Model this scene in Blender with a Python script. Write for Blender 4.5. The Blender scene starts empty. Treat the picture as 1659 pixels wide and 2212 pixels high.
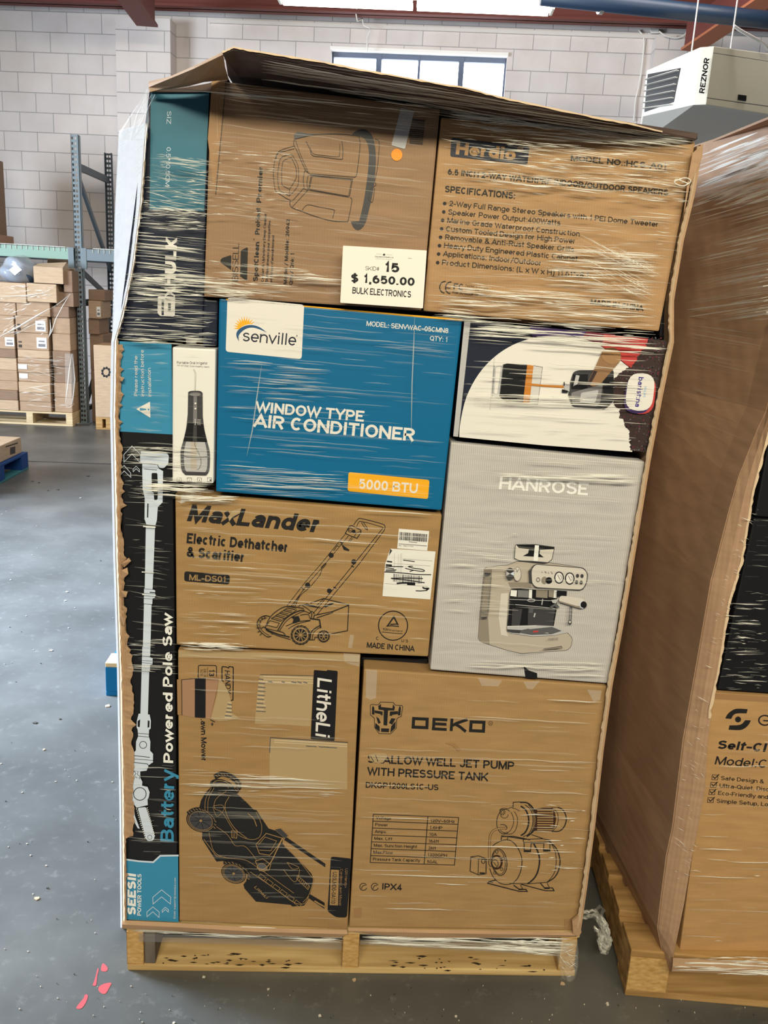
import bpy, bmesh, math, random
from mathutils import Vector, Matrix
from mathutils.geometry import tessellate_polygon
random.seed(7)
SC = bpy.context.scene
COL = SC.collection
# ------------------------------------------------------------------ camera
FPX, CX, CY, CAMH = 1850.0, 829.5, 1106.0, 1.6
_V = Vector(((440.0-CX)/FPX, (8250.0-CY)/FPX, 1.0)).normalized()      # world down in camera axes (x right, y down, z ahead)
_z = Vector((0, 0, 1)); _H = (_z-_V*_z.dot(_V)).normalized(); _R = _V.cross(_H)
_a = math.radians(3.0)
_X = _R*math.cos(_a)+_H*math.sin(_a); _Y = _H*math.cos(_a)-_R*math.sin(_a); _Z = -_V
W = Matrix((_X, _Y, _Z))                                              # camera axes -> world
EYE = Vector((0, 0, CAMH))
cam = bpy.data.objects.new('camera', bpy.data.cameras.new('camera')); COL.objects.link(cam)
cr, cd, cf = W @ Vector((1, 0, 0)), W @ Vector((0, 1, 0)), W @ Vector((0, 0, 1))
M = Matrix((cr, -cd, -cf)).transposed().to_4x4(); M.translation = EYE
cam.matrix_world = M
cam.data.sensor_fit = 'VERTICAL'; cam.data.sensor_height = 24.0; cam.data.lens = 24.0*FPX/2212.0
cam.data.clip_start = 0.05; cam.data.clip_end = 100
SC.camera = cam
# ------------------------------------------------------------------ exposure, world, large lights
vs = SC.view_settings; vs.view_transform = 'Standard'; vs.look = 'None'; vs.gamma = 1.0; vs.exposure = 0.0
SC.cycles.max_bounces = 8; SC.cycles.transparent_max_bounces = 24
SC.cycles.use_denoising = True
SC.cycles.sample_clamp_indirect = 6.0
SC.cycles.caustics_reflective = False; SC.cycles.caustics_refractive = False
wd = bpy.data.worlds.new('world'); SC.world = wd; wd.use_nodes = True
wd.node_tree.nodes['Background'].inputs[0].default_value = (0.80, 0.88, 1.0, 1); wd.node_tree.nodes['Background'].inputs[1].default_value = 0.11
def area(name, loc, aim, sx, sy, power, col):
    l = bpy.data.lights.new(name, 'AREA'); l.shape = 'RECTANGLE'; l.size = sx; l.size_y = sy; l.energy = power; l.color = col
    o = bpy.data.objects.new(name, l); COL.objects.link(o); o.location = loc
    o.rotation_euler = (Vector(aim)-Vector(loc)).to_track_quat('-Z', 'Y').to_euler(); return o
WARM = (1.0, 0.90, 0.64); COOL = (0.80, 0.90, 1.0)
area('ceiling_lamp_rear', (-0.6, -3.0, 4.0), (0.1, 1.7, 1.0), 2.6, 0.5, 245, WARM)
area('ceiling_lamp_side', (1.8, -2.2, 4.0), (0.4, 1.7, 1.2), 2.4, 0.4, 110, WARM)
area('dock_door_daylight', (-8.5, 4.6, 2.2), (-1.0, 5.6, 0.8), 3.6, 3.4, 820, COOL).data.spread = math.radians(120)
l_ = area('floor_fill_left', (-5.6, 4.4, 3.2), (-1.7, 3.9, 0.0), 2.2, 2.2, 310, (0.64, 0.81, 1.0)); l_.data.spread = math.radians(62)  # added cool fill light that brightens the floor at left
area('wall_fill_right', (2.2, 6.6, 4.3), (2.4, 9.9, 2.6), 3.0, 0.4, 55, (1.0, 0.93, 0.86))  # added fill light that brightens the right part of the wall
area('ceiling_lamp_far', (-1.5, 6.0, 4.15), (-1.5, 9.5, 1.0), 4.0, 0.5, 95, (1.0, 0.96, 0.9))

# ------------------------------------------------------------------ pixel -> world helpers (true depth planes)
def ray(x, y): return W @ Vector(((x-CX)/FPX, (y-CY)/FPX, 1.0))
def PY(x, y, Y): r = ray(x, y); return EYE+r*(Y/r.y)
def PZ(x, y, Z): r = ray(x, y); return EYE+r*((Z-CAMH)/r.z)
def PX(x, y, X): r = ray(x, y); return EYE+r*(X/r.x)
_b = math.radians(6.7)
WN = Vector((-math.sin(_b), -math.cos(_b), 0)); WU = Vector((math.cos(_b), -math.sin(_b), 0)); W0 = Vector((-2.7, 11.0, 0))
def PW(x, y, o=0.0):                                                   # back wall plane, o metres in front of it
    r = ray(x, y); return EYE+r*(((W0+WN*o)-EYE).dot(WN)/r.dot(WN))
def K(ox, oy, s): return lambda *p: [(ox+p[i]/s, oy+p[i+1]/s) for i in range(0, len(p), 2)]
# ------------------------------------------------------------------ materials
def lin(c):
    c /= 255.0; return c/12.92 if c <= 0.04045 else ((c+0.055)/1.055)**2.4
def A(r, g, b): return tuple(min(0.9, lin(v)/lin(w)*0.84) for v, w in zip((r, g, b), (244, 238, 214)))   # surface colour under the warm lamps
def N(r, g, b): return tuple(min(0.9, lin(v)/lin(238)*0.82) for v in (r, g, b))
MATS = {}
def base_mat(name, col, rough=0.6, spec=0.3, metal=0.0):
    m = bpy.data.materials.new(name); m.use_nodes = True; b = m.node_tree.nodes['Principled BSDF']
    b.inputs['Base Color'].default_value = (*col, 1); b.inputs['Roughness'].default_value = rough
    b.inputs['Specular IOR Level'].default_value = spec; b.inputs['Metallic'].default_value = metal
    MATS[name] = m; return m
def nd(m, t, **kw):
    n = m.node_tree.nodes.new(t)
    for k, v in kw.items():
        if hasattr(n, k): setattr(n, k, v)
        else: n.inputs[k].default_value = v
    return n
def lk(m, a, b): m.node_tree.links.new(a, b)
def textured(name, c1, c2, scale=(1, 1, 1), nscale=6.0, rough=0.7, spec=0.2, bump=0.0, detail=6.0, contrast=(0.35, 0.65), c3=None, wave=None):
    m = base_mat(name, c1, rough, spec); b = m.node_tree.nodes['Principled BSDF']
    tc = nd(m, 'ShaderNodeTexCoord'); mp = nd(m, 'ShaderNodeMapping'); mp.inputs['Scale'].default_value = scale
    lk(m, tc.outputs['Object'], mp.inputs['Vector'])
    n = nd(m, 'ShaderNodeTexNoise'); n.inputs['Scale'].default_value = nscale; n.inputs['Detail'].default_value = detail
    lk(m, mp.outputs[0], n.inputs['Vector'])
    r = nd(m, 'ShaderNodeValToRGB'); r.color_ramp.elements[0].position = contrast[0]; r.color_ramp.elements[1].position = contrast[1]
    r.color_ramp.elements[0].color = (*c1, 1); r.color_ramp.elements[1].color = (*c2, 1)
    if c3: e = r.color_ramp.elements.new((contrast[0]+contrast[1])/2); e.color = (*c3, 1)
    lk(m, n.outputs['Fac'], r.inputs[0]); out = r.outputs[0]; h = n.outputs['Fac']
    if wave:                                                           # vertical flutes of corrugated board
        w = nd(m, 'ShaderNodeTexWave'); w.inputs['Scale'].default_value = wave[0]; w.inputs['Distortion'].default_value = wave[2]
        w.inputs['Detail'].default_value = 1.0; lk(m, tc.outputs['Object'], w.inputs['Vector'])
        mx = nd(m, 'ShaderNodeMixRGB', blend_type='MULTIPLY'); mx.inputs[0].default_value = wave[1]
        lk(m, out, mx.inputs[1]); lk(m, w.outputs[0], mx.inputs[2]); out = mx.outputs[0]
    lk(m, out, b.inputs['Base Color'])
    if bump:
        bp = nd(m, 'ShaderNodeBump'); bp.inputs['Strength'].default_value = bump; bp.inputs['Distance'].default_value = 0.01
        lk(m, h, bp.inputs['Height']); lk(m, bp.outputs[0], b.inputs['Normal'])
    return m
def mul(c, k): return tuple(v*k for v in c)
def card(name, col, wave=(60, 0.05, 0.4), k=0.88, spec=0.25):
    return textured(name, mul(col, k), mul(col, 1.06), (1.5, 1.5, 9), 7, 0.62, spec, 0.05, 8, (0.3, 0.7), None, wave)
card('card_pump', A(176, 138, 86)); card('card_mower', A(172, 134, 82)); card('card_thatch', A(172, 135, 82))
card('card_cleaner', A(160, 126, 90)); card('card_speaker', A(182, 142, 94)); card('card_tray', A(186, 148, 106))
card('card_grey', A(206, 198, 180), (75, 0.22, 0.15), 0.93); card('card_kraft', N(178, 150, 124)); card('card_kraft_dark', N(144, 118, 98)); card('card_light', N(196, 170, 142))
card('card_right', A(192, 148, 92)); card('card_side', A(184, 146, 108), (40, 0.08, 0.4)); card('card_flap_shaded', A(96, 78, 66)); card('card_side_lit', N(165, 160, 158), (50, 0.06, 0.4), 0.95)
for nm, c in dict(ink=(34, 32, 30), ink_soft=(62, 52, 42), navy=(30, 36, 50), cream=(236, 228, 206), white=(246, 242, 226), teal=(62, 142, 168), teal_dark=(52, 112, 124), black=(26, 26, 27),
                  blue=(8, 104, 140), yellow=(252, 178, 32), orange=(255, 152, 36), grey=(128, 124, 116), light_grey=(190, 186, 174), silver=(214, 222, 220), dark_grey=(66, 64, 62),
                  red=(196, 66, 58), maroon=(112, 40, 54), purple=(66, 48, 92), brown=(58, 42, 38), wood_print=(150, 112, 74), beige=(190, 176, 150), beige_light=(216, 206, 182), beige_dark=(148, 136, 114),
                  torn=(182, 154, 106), torn_light=(214, 190, 142), inner=(172, 130, 94), tape=(164, 124, 78), logo_blue=(40, 84, 116), crema=(206, 128, 44), glass_print=(214, 208, 190), lilac=(70, 60, 130), sky=(150, 190, 206), board_edge=(224, 194, 150), gun=(92, 92, 88)).items():
    base_mat(nm, A(*c), 0.5 if nm not in ('black', 'navy', 'teal', 'blue') else 0.4, 0.35)
base_mat('paper', A(247, 240, 214), 0.5, 0.3); base_mat('label_paper', A(240, 234, 212), 0.5, 0.3)
base_mat('brown_print', A(64, 40, 26), 0.6, 0.2); base_mat('void', (0.012, 0.011, 0.01), 0.9, 0.05)
def film(name, fac, rough=0.22, col=(0.93, 0.93, 0.9), spec=0.9):
    m = bpy.data.materials.new(name); m.use_nodes = True; nt = m.node_tree; b = nt.nodes['Principled BSDF']
    b.inputs['Base Color'].default_value = (*col, 1); b.inputs['Roughness'].default_value = rough; b.inputs['Specular IOR Level'].default_value = spec
    t = nd(m, 'ShaderNodeBsdfTransparent'); mx = nd(m, 'ShaderNodeMixShader'); mx.inputs[0].default_value = fac
    lk(m, t.outputs[0], mx.inputs[1]); lk(m, b.outputs[0], mx.inputs[2]); lk(m, mx.outputs[0], nt.nodes['Material Output'].inputs[0])
    MATS[name] = m; return m
film('film_glint', 0.92, 0.18); film('film_mid', 0.5, 0.2); film('film_soft', 0.2, 0.25); film('film_haze', 0.075, 0.3); film('film_sheet', 0.16, 0.16)  # pale film folds: their glints are put into the colour
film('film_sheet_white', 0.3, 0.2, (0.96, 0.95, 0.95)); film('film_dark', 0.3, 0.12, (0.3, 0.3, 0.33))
film('bag_film', 0.35, 0.12, (0.85, 0.9, 0.97))
def wood(name, c1, c2, scale=(2, 2, 26)):
    return textured(name, c1, c2, scale, 2.2, 0.7, 0.2, 0.1, 5, (0.3, 0.72))
wood('pine', A(172, 134, 76), A(226, 192, 126), (1.2, 14, 26)); wood('pine_end', A(176, 134, 72), A(214, 172, 104), (26, 1, 60)); wood('pine_dark', A(92, 72, 50), A(150, 114, 68), (1.2, 10, 26)); wood('pine_grey', A(96, 86, 72), A(130, 116, 94), (10, 10, 3))
wood('pine_right', A(146, 108, 58), A(206, 162, 98), (1.2, 14, 26)); wood('pine_far', N(196, 172, 136), N(226, 206, 168))
base_mat('pallet_blue', N(14, 64, 128), 0.6, 0.3); base_mat('pallet_blue_light', N(0, 108, 168), 0.6, 0.3); base_mat('pallet_teal', N(60, 120, 128), 0.6, 0.3)
# ------------------------------------------------------------------ meshes
class MB:
    def __init__(s, mats): s.v = []; s.f = []; s.mi = []; s.m = list(mats)
    def idx(s, m):
        if m not in s.m: s.m.append(m)
        return s.m.index(m)
    def face(s, pts, m=None):
        i = len(s.v); s.v += [Vector(p) for p in pts]; s.f.append(tuple(range(i, i+len(pts)))); s.mi.append(s.idx(m) if m else 0)
    def hexa(s, a, b, m=None):                                         # a, b: matching rings
        i = len(s.v); n = len(a); s.v += [Vector(p) for p in a]+[Vector(p) for p in b]; k = s.idx(m) if m else 0
        s.f.append(tuple(range(i, i+n))); s.f.append(tuple(range(i+2*n-1, i+n-1, -1))); s.mi += [k, k]
        for j in range(n):
            q = (j+1) % n; s.f.append((i+q, i+j, i+n+j, i+n+q)); s.mi.append(k)
    def box(s, p, q, m=None):
        x0, y0, z0 = p; x1, y1, z1 = q
        s.hexa([(x0, y0, z0), (x1, y0, z0), (x1, y0, z1), (x0, y0, z1)], [(x0, y1, z0), (x1, y1, z0), (x1, y1, z1), (x0, y1, z1)], m)
    def obox(s, c, u, v, w, m=None):                                   # centre and three half vectors
        c, u, v, w = map(Vector, (c, u, v, w))
        s.hexa([c-u-v-w, c+u-v-w, c+u-v+w, c-u-v+w], [c-u+v-w, c+u+v-w, c+u+v+w, c-u+v+w], m)
    def bar(s, p, q, t, h, m=None, up=(0, 0, 1)):                      # rectangular bar from p to q
        p, q = Vector(p), Vector(q); d = q-p; a = d.cross(Vector(up))
        if a.length < 1e-5: a = d.cross(Vector((0, 1, 0)))
        a = a.normalized()*t/2; b = a.cross(d).normalized()*h/2
        s.obox((p+q)/2, d/2, a, b, m)
    def tube(s, pts, r, m=None, n=10, taper=None):
        pts = [Vector(p) for p in pts]; k = s.idx(m) if m else 0; i0 = len(s.v)
        up = Vector((0.13, 0.2, 1)).normalized()
        for j, p in enumerate(pts):
            d = (pts[min(j+1, len(pts)-1)]-pts[max(j-1, 0)]).normalized(); a = d.cross(up)
            if a.length < 1e-4: a = d.cross(Vector((1, 0, 0)))
            a.normalize(); b = d.cross(a); rr = r if taper is None else r*taper[j]
            for t in range(n): s.v.append(p+a*rr*math.cos(2*math.pi*t/n)+b*rr*math.sin(2*math.pi*t/n))
        for j in range(len(pts)-1):
            for t in range(n):
                q = (t+1) % n; s.f.append((i0+j*n+t, i0+j*n+q, i0+j*n+n+q, i0+j*n+n+t)); s.mi.append(k)
        s.f.append(tuple(i0+t for t in range(n))[::-1]); s.mi.append(k); e = i0+(len(pts)-1)*n
        s.f.append(tuple(e+t for t in range(n))); s.mi.append(k)
    def grid(s, rows, m=None):
        k = s.idx(m) if m else 0; i0 = len(s.v); w = len(rows[0])
        for r in rows: s.v += [Vector(p) for p in r]
        for j in range(len(rows)-1):
            for t in range(w-1): s.f.append((i0+j*w+t, i0+j*w+t+1, i0+(j+1)*w+t+1, i0+(j+1)*w+t)); s.mi.append(k)
    def build(s, name, parent=None, bevel=0.0, smooth=False, weld=False, solid=0.0):
        me = bpy.data.meshes.new(name); off = root_loc(parent)
        me.from_pydata([v-off for v in s.v], [], s.f)
        for m in s.m: me.materials.append(MATS[m])
        me.polygons.foreach_set('material_index', s.mi)
        if smooth: me.polygons.foreach_set('use_smooth', [True]*len(s.f))
        me.update(); o = bpy.data.objects.new(name, me); COL.objects.link(o)
        bm = bmesh.new(); bm.from_mesh(me)
        if weld: bmesh.ops.remove_doubles(bm, verts=bm.verts, dist=1e-5)
        if solid: bmesh.ops.solidify(bm, geom=bm.faces[:], thickness=solid)
        else: bmesh.ops.recalc_face_normals(bm, faces=bm.faces)
        if bevel: bmesh.ops.bevel(bm, geom=bm.edges[:], offset=bevel, segments=2, affect='EDGES', profile=0.6)
        bm.to_mesh(me); bm.free()
        if parent:
            o.parent = parent
        return o
def root_loc(p):
    v = Vector((0, 0, 0))
    while p is not None: v += p.location; p = p.parent
    return v
def thing(name, label, cat, loc, group=None):
    o = bpy.data.objects.new(name, None); COL.objects.link(o); o.location = loc; o.empty_display_size = 0.05
    o['label'] = label; o['category'] = cat
    if group: o['group'] = group
    return o
def tag(o, label, cat, group=None, kind=None):
    if label: o['label'] = label
    if cat: o['category'] = cat
    if group: o['group'] = group
    if kind: o['kind'] = kind
    return o
def struct(o): o['kind'] = 'structure'; return o
# ------------------------------------------------------------------ printing on faces
def ribbon(pts, w, closed=False):                                      # left and right edges of a stroke of width w
    n = len(pts); L, R = [], []
    if closed and pts[0] != pts[-1]: pts = pts[:-1]+[pts[0]]
    for i, p in enumerate(pts):
        if closed: a, b = pts[i-1] if i > 0 else pts[-2], pts[i+1] if i < n-1 else pts[1]
        else: a, b = pts[max(0, i-1)], pts[min(n-1, i+1)]
        d1 = Vector((p[0]-a[0], p[1]-a[1])); d2 = Vector((b[0]-p[0], b[1]-p[1]))
        if d1.length < 1e-7: d1 = d2
        if d2.length < 1e-7: d2 = d1
        d1 = d1.normalized(); d2 = d2.normalized(); t = d1+d2; t = d1 if t.length < 1e-3 else t.normalized(); k = 1/max(0.42, t.dot(d2))
        L.append((p[0]-t.y*k*w/2, p[1]+t.x*k*w/2)); R.append((p[0]+t.y*k*w/2, p[1]-t.x*k*w/2))
    return L, R
# ---- a plain grotesque drawn as strokes (no font file): levels B/T/I are inset by half the stroke, x 0..1 is inset, 2/-2 reach the glyph's edge
FB, FT, FI, XH = 10.0, 11.0, 12.0, 0.74
def _o(x0, y0, x1, y1, a0=90, a1=450): return [('a', x0, y0, x1, y1, a0, a1)]
_O = [_o(0, FB, 1, FI)]
GLY = {
 'A': (.78, [[(-2, 0), (.5, FT), (2, 0)], [(.18, .3), (.82, .3)]]), 'B': (.70, [[(0, FB), (0, FT), (.5, FT), ('a', .1, .53, .95, FT, 90, -90), (0, .53)], [(.5, .53), ('a', .05, FB, 1, .53, 90, -90), (0, FB), (0, .2)]]),
 'C': (.72, [[('a', 0, FB, 1, FT, 45, 315)]]), 'D': (.74, [[(0, .5), (0, FT), (.3, FT), ('a', -.15, FB, 1, FT, 90, -90), (0, FB), (0, .5)]]), 'E': (.62, [[(2, FT), (0, FT), (0, FB), (2, FB)], [(0, .52), (.92, .52)]]), 'F': (.60, [[(2, FT), (0, FT), (0, 0)], [(0, .5), (.9, .5)]]),
 'G': (.80, [[('a', 0, FB, 1, FT, 48, 335), (1, .46), (.55, .46)]]), 'H': (.74, [[(0, 0), (0, 1)], [(1, 0), (1, 1)], [(0, .52), (1, .52)]]), 'I': (.17, [[(.5, 0), (.5, 1)]]), 'J': (.55, [[(1, 1), ('a', 0, FB, 1, .6, 0, -170)]]),
 'K': (.74, [[(0, 0), (0, 1)], [(2, 1), (.08, .36)], [(.3, .58), (2, 0)]]), 'L': (.56, [[(0, 1), (0, FB), (2, FB)]]), 'M': (.88, [[(0, 0), (0, 1)], [(1, 0), (1, 1)], [(.04, FT), (.5, .1), (.96, FT)]]), 'N': (.74, [[(0, 0), (0, 1)], [(1, 0), (1, 1)], [(.02, FT), (.98, FB)]]),
 'O': (.82, [_o(0, FB, 1, FT)]), 'P': (.67, [[(0, 0), (0, FT), (.5, FT), ('a', .05, .44, 1, FT, 90, -90), (0, .44)]]), 'Q': (.82, [_o(0, FB, 1, FT), [(.6, .25), (2, -.04)]]), 'R': (.72, [[(0, 0), (0, FT), (.5, FT), ('a', .05, .47, .97, FT, 90, -90), (0, .47)], [(.5, .47), (.98, 0)]]),
 'S': (.68, [[('a', .03, .53, .96, FT, 22, 270), ('a', 0, FB, 1, .53, 90, -158)]]), 'T': (.66, [[(-2, FT), (2, FT)], [(.5, FT), (.5, 0)]]), 'U': (.74, [[(0, 1), ('a', 0, FB, 1, .7, 180, 360), (1, 1)]]), 'V': (.74, [[(-2, 1), (.5, FB), (2, 1)]]), 'W': (1.04, [[(-2, 1), (.24, FB), (.5, .86), (.76, FB), (2, 1)]]),
 'X': (.72, [[(-2, 0), (2, 1)], [(-2, 1), (2, 0)]]), 'Y': (.72, [[(-2, 1), (.5, .42), (2, 1)], [(.5, .46), (.5, 0)]]), 'Z': (.66, [[(-2, FT), (.97, FT), (.03, FB), (2, FB)]]),
 'a': (.56, [[('a', .08, .25, 1, FI, 158, 0), (1, 0)], [(1, .42), ('a', 0, FB, .95, .43, 90, 270), ('a', -.05, FB, 1, .7, 280, 350)]]), 'b': (.60, [[(0, 0), (0, 1)]]+_O), 'c': (.54, [[('a', 0, FB, 1, FI, 45, 315)]]), 'd': (.60, [[(1, 0), (1, 1)]]+_O), 'e': (.58, [[(.03, .36), (1, .36), ('a', 0, FB, 1, FI, 3, 318)]]),
 'f': (.34, [[(.38, 0), (.38, .72), ('a', .38, .56, 1.5, FT, 180, 92)], [(-2, .67), (2, .67)]]), 'g': (.60, [[(1, XH), (1, -.02), ('a', 0, -.24, 1, .2, 0, -155)]]+_O), 'h': (.58, [[(0, 0), (0, 1)], [(0, .4), ('a', 0, .18, 1, FI, 180, 0), (1, 0)]]), 'i': (.15, [[(.5, 0), (.5, XH)], [(.5, .86), (.5, 1)]]), 'j': (.2, [[(.7, XH), ('a', -1, -.24, .7, .1, 0, -80)], [(.7, .86), (.7, 1)]]),
 'k': (.56, [[(0, 0), (0, 1)], [(.95, XH), (.1, .26)], [(.36, .44), (2, 0)]]), 'l': (.15, [[(.5, 0), (.5, 1)]]), 'm': (.90, [[(0, 0), (0, XH)], [(0, .36), ('a', 0, .25, .5, FI, 180, 0), (.5, 0)], [(.5, .36), ('a', .5, .25, 1, FI, 180, 0), (1, 0)]]), 'n': (.58, [[(0, 0), (0, XH)], [(0, .4), ('a', 0, .18, 1, FI, 180, 0), (1, 0)]]), 'o': (.60, _O),
 'p': (.60, [[(0, XH), (0, -.27)]]+_O), 'q': (.60, [[(1, XH), (1, -.27)]]+_O), 'r': (.36, [[(0, 0), (0, XH)], [(0, .36), ('a', 0, .1, 1.7, FI, 175, 92)]]), 's': (.52, [[('a', .04, .39, .95, FI, 22, 270), ('a', 0, FB, 1, .39, 90, -158)]]), 't': (.34, [[(.4, .95), ('a', .4, FB, 1.5, .5, 180, 268)], [(-2, .67), (2, .67)]]), 'u': (.58, [[(0, XH), ('a', 0, FB, 1, .5, 180, 360), (1, .4)], [(1, 0), (1, XH)]]),
 'v': (.54, [[(-2, XH), (.5, FB), (2, XH)]]), 'w': (.80, [[(-2, XH), (.25, FB), (.5, .64), (.75, FB), (2, XH)]]), 'x': (.54, [[(-2, 0), (2, XH)], [(-2, XH), (2, 0)]]), 'y': (.54, [[(-2, XH), (.52, .06)], [(2, XH), (.42, -.24), (.1, -.24)]]), 'z': (.50, [[(-2, FI), (.95, FI), (.05, FB), (2, FB)]]),
 '0': (.58, [_o(0, FB, 1, FT)]), '1': (.40, [[(.1, .76), (.5, .82), (.72, 1), (.72, 0)]]), '2': (.58, [[('a', 0, .42, .97, FT, 165, -30), (.05, FB), (2, FB)]]), '3': (.58, [[('a', .05, .53, .94, FT, 155, -90), (.35, .53)], [(.4, .53), ('a', 0, FB, 1, .53, 90, -158)]]), '4': (.60, [[(2, .26), (.02, .26), (.72, FT), (.72, 0)]]),
 '5': (.58, [[(.93, FT), (.14, FT), (.05, .5), ('a', 0, FB, 1, .64, 128, -150)]]), '6': (.58, [_o(0, FB, 1, .63), [('a', 0, FB, 1.15, FT, 75, 190)]]), '7': (.56, [[(-2, FT), (.95, FT), (.35, 0)]]), '8': (.58, [_o(.05, .53, .95, FT), _o(0, FB, 1, .53)]), '9': (.58, [_o(0, .37, 1, FT), [('a', -.15, FB, 1, FT, -105, 10)]]),
 '.': (.16, [[(.5, 0), (.5, .16)]]), ',': (.16, [[(.62, .15), (.3, -.16)]]), ':': (.16, [[(.5, 0), (.5, .16)], [(.5, .52), (.5, .68)]]), '-': (.36, [[(-2, .38), (2, .38)]]), '/': (.36, [[(-2, -.05), (2, 1.05)]]), '(': (.28, [[('a', 0, -.25, 2.2, 1.05, 115, 245)]]), ')': (.28, [[('a', -1.2, -.25, 1, 1.05, 65, -65)]]), "'": (.12, [[(.5, .68), (.5, 1)]]), '"': (.28, [[(.1, .68), (.1, 1)], [(.9, .68), (.9, 1)]]),
 '&': (.74, [[(2, 0), (.2, .68), ('a', .15, .56, .66, FT, 190, -60), (.15, .42), ('a', 0, FB, .85, .5, 150, 300), (.95, .45)]]), '+': (.60, [[(-2, .38), (2, .38)], [(.5, .1), (.5, .66)]]), '~': (.56, [[(0, .36), ('a', 0, .25, .5, .5, 170, 10), ('a', .5, .25, 1, .5, 190, 350)]]), '#': (.62, [[(.25, 0), (.4, 1)], [(.65, 0), (.8, 1)], [(-2, .33), (2, .33)], [(-2, .67), (2, .67)]]), '$': (.62, [[('a', .03, .53, .96, FT, 22, 270), ('a', 0, FB, 1, .53, 90, -158)], [(.5, -.12), (.5, 1.12)]]),
 '*': (.4, [[(.5, .5), (.5, 1)], [(.05, .62), (.95, .88)], [(.05, .88), (.95, .62)]]), '@': (.9, [_o(0, -.15, 1, .95, 60, 330), _o(.25, .15, .72, .65)]), '™': (.5, [[(0, .95), (.4, .95)], [(.2, .95), (.2, .6)], [(.55, .6), (.55, 1), (.77, .7), (1, 1), (1, .6)]]),
}
GLY['è'] = (GLY['e'][0], GLY['e'][1]+[[(.3, 1.0), (.6, .84)]]); GLY['é'] = (GLY['e'][0], GLY['e'][1]+[[(.7, 1.0), (.4, .84)]]); GLY['Ü'] = (GLY['U'][0], GLY['U'][1]+[[(.25, 1.1), (.25, 1.25)], [(.75, 1.1), (.75, 1.25)]])
_tc = {}
def text_tris(s, w, shear):
    key = (s, w, shear)
    if key in _tc: return _tc[key]
    V, F = [], []; x = 0.0; G = []
    for ch in s:
        if ch == ' ': x += 0.34+w*0.2; continue
        gw, strokes = GLY[ch]; gw = gw+w*0.55; h = w/2
        def mx(u): return x if u == -2 else x+gw if u == 2 else x+h+u*(gw-w)
        def my(v): return h if v == FB else 1-h if v == FT else XH-h if v == FI else v
        for st in strokes:
            p = []
            for q in st:
                if q[0] == 'a':
                    _, x0, y0, x1, y1, a0, a1 = q; x0, x1, y0, y1 = mx(x0), mx(x1), my(y0), my(y1); n = max(4, int(abs(a1-a0)/22))
                    for i in range(n+1): t = math.radians(a0+(a1-a0)*i/n); p.append(((x0+x1)/2+(x1-x0)/2*math.cos(t), (y0+y1)/2+(y1-y0)/2*math.sin(t)))
                else: p.append((mx(q[0]), my(q[1])))
            p = [a for i, a in enumerate(p) if i == 0 or math.hypot(a[0]-p[i-1][0], a[1]-p[i-1][1]) > 1e-4]
            L, R = ribbon(p, w, math.hypot(p[0][0]-p[-1][0], p[0][1]-p[-1][1]) < 1e-3 and len(p) > 3)
            i0 = len(V); m = len(L); V += L+R; G.append((i0, len(V), [(i, i+1, m+i+1, m+i) for i in range(m-1)]))
        x += gw+0.105-w*0.12
    if shear: V = [(a+b*shear, b) for a, b in V]
    _tc[key] = (V, G); return V, G
CAP = 1.0
def smooth_pts(p, n=5, closed=False):
    out = []; m = len(p); g = (lambda i: p[i % m]) if closed else (lambda i: p[max(0, min(m-1, i))])
    for i in range(m if closed else m-1):
        a, b, c, d = g(i-1), g(i), g(i+1), g(i+2)
        for k in range(n):
            t = k/n; q = []
            for x in (0, 1): q.append(0.5*(2*b[x]+(c[x]-a[x])*t+(2*a[x]-5*b[x]+4*c[x]-d[x])*t*t+(3*b[x]-a[x]-3*c[x]+d[x])*t**3))
            out.append(tuple(q))
    if not closed: out.append(p[-1])
    return out
def ring(cx, cy, rx, ry=None, rot=0.0, n=28, a0=0, a1=360):
    ry = rx if ry is None else ry; c, s = math.cos(rot), math.sin(rot); out = []
    full = abs(a1-a0) >= 360
    for i in range(n if full else n+1):
        t = math.radians(a0+(a1-a0)*i/n); x, y = rx*math.cos(t), ry*math.sin(t); out.append((cx+x*c-y*s, cy+x*s+y*c))
    return out
def rounded(p, r, n=5):                                                # rounded corners for a px polygon
    out = []; m = len(p)
    for i in range(m):
        a, b, c = Vector(p[i-1]), Vector(p[i]), Vector(p[(i+1) % m]); u, w = (a-b), (c-b); k = min(r, u.length/2.1, w.length/2.1)
        s, e = b+u.normalized()*k, b+w.normalized()*k
        for t in range(n+1):
            f = t/n; q = s*(1-f)**2+b*2*f*(1-f)+e*f*f; out.append((q.x, q.y))
    return out
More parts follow.
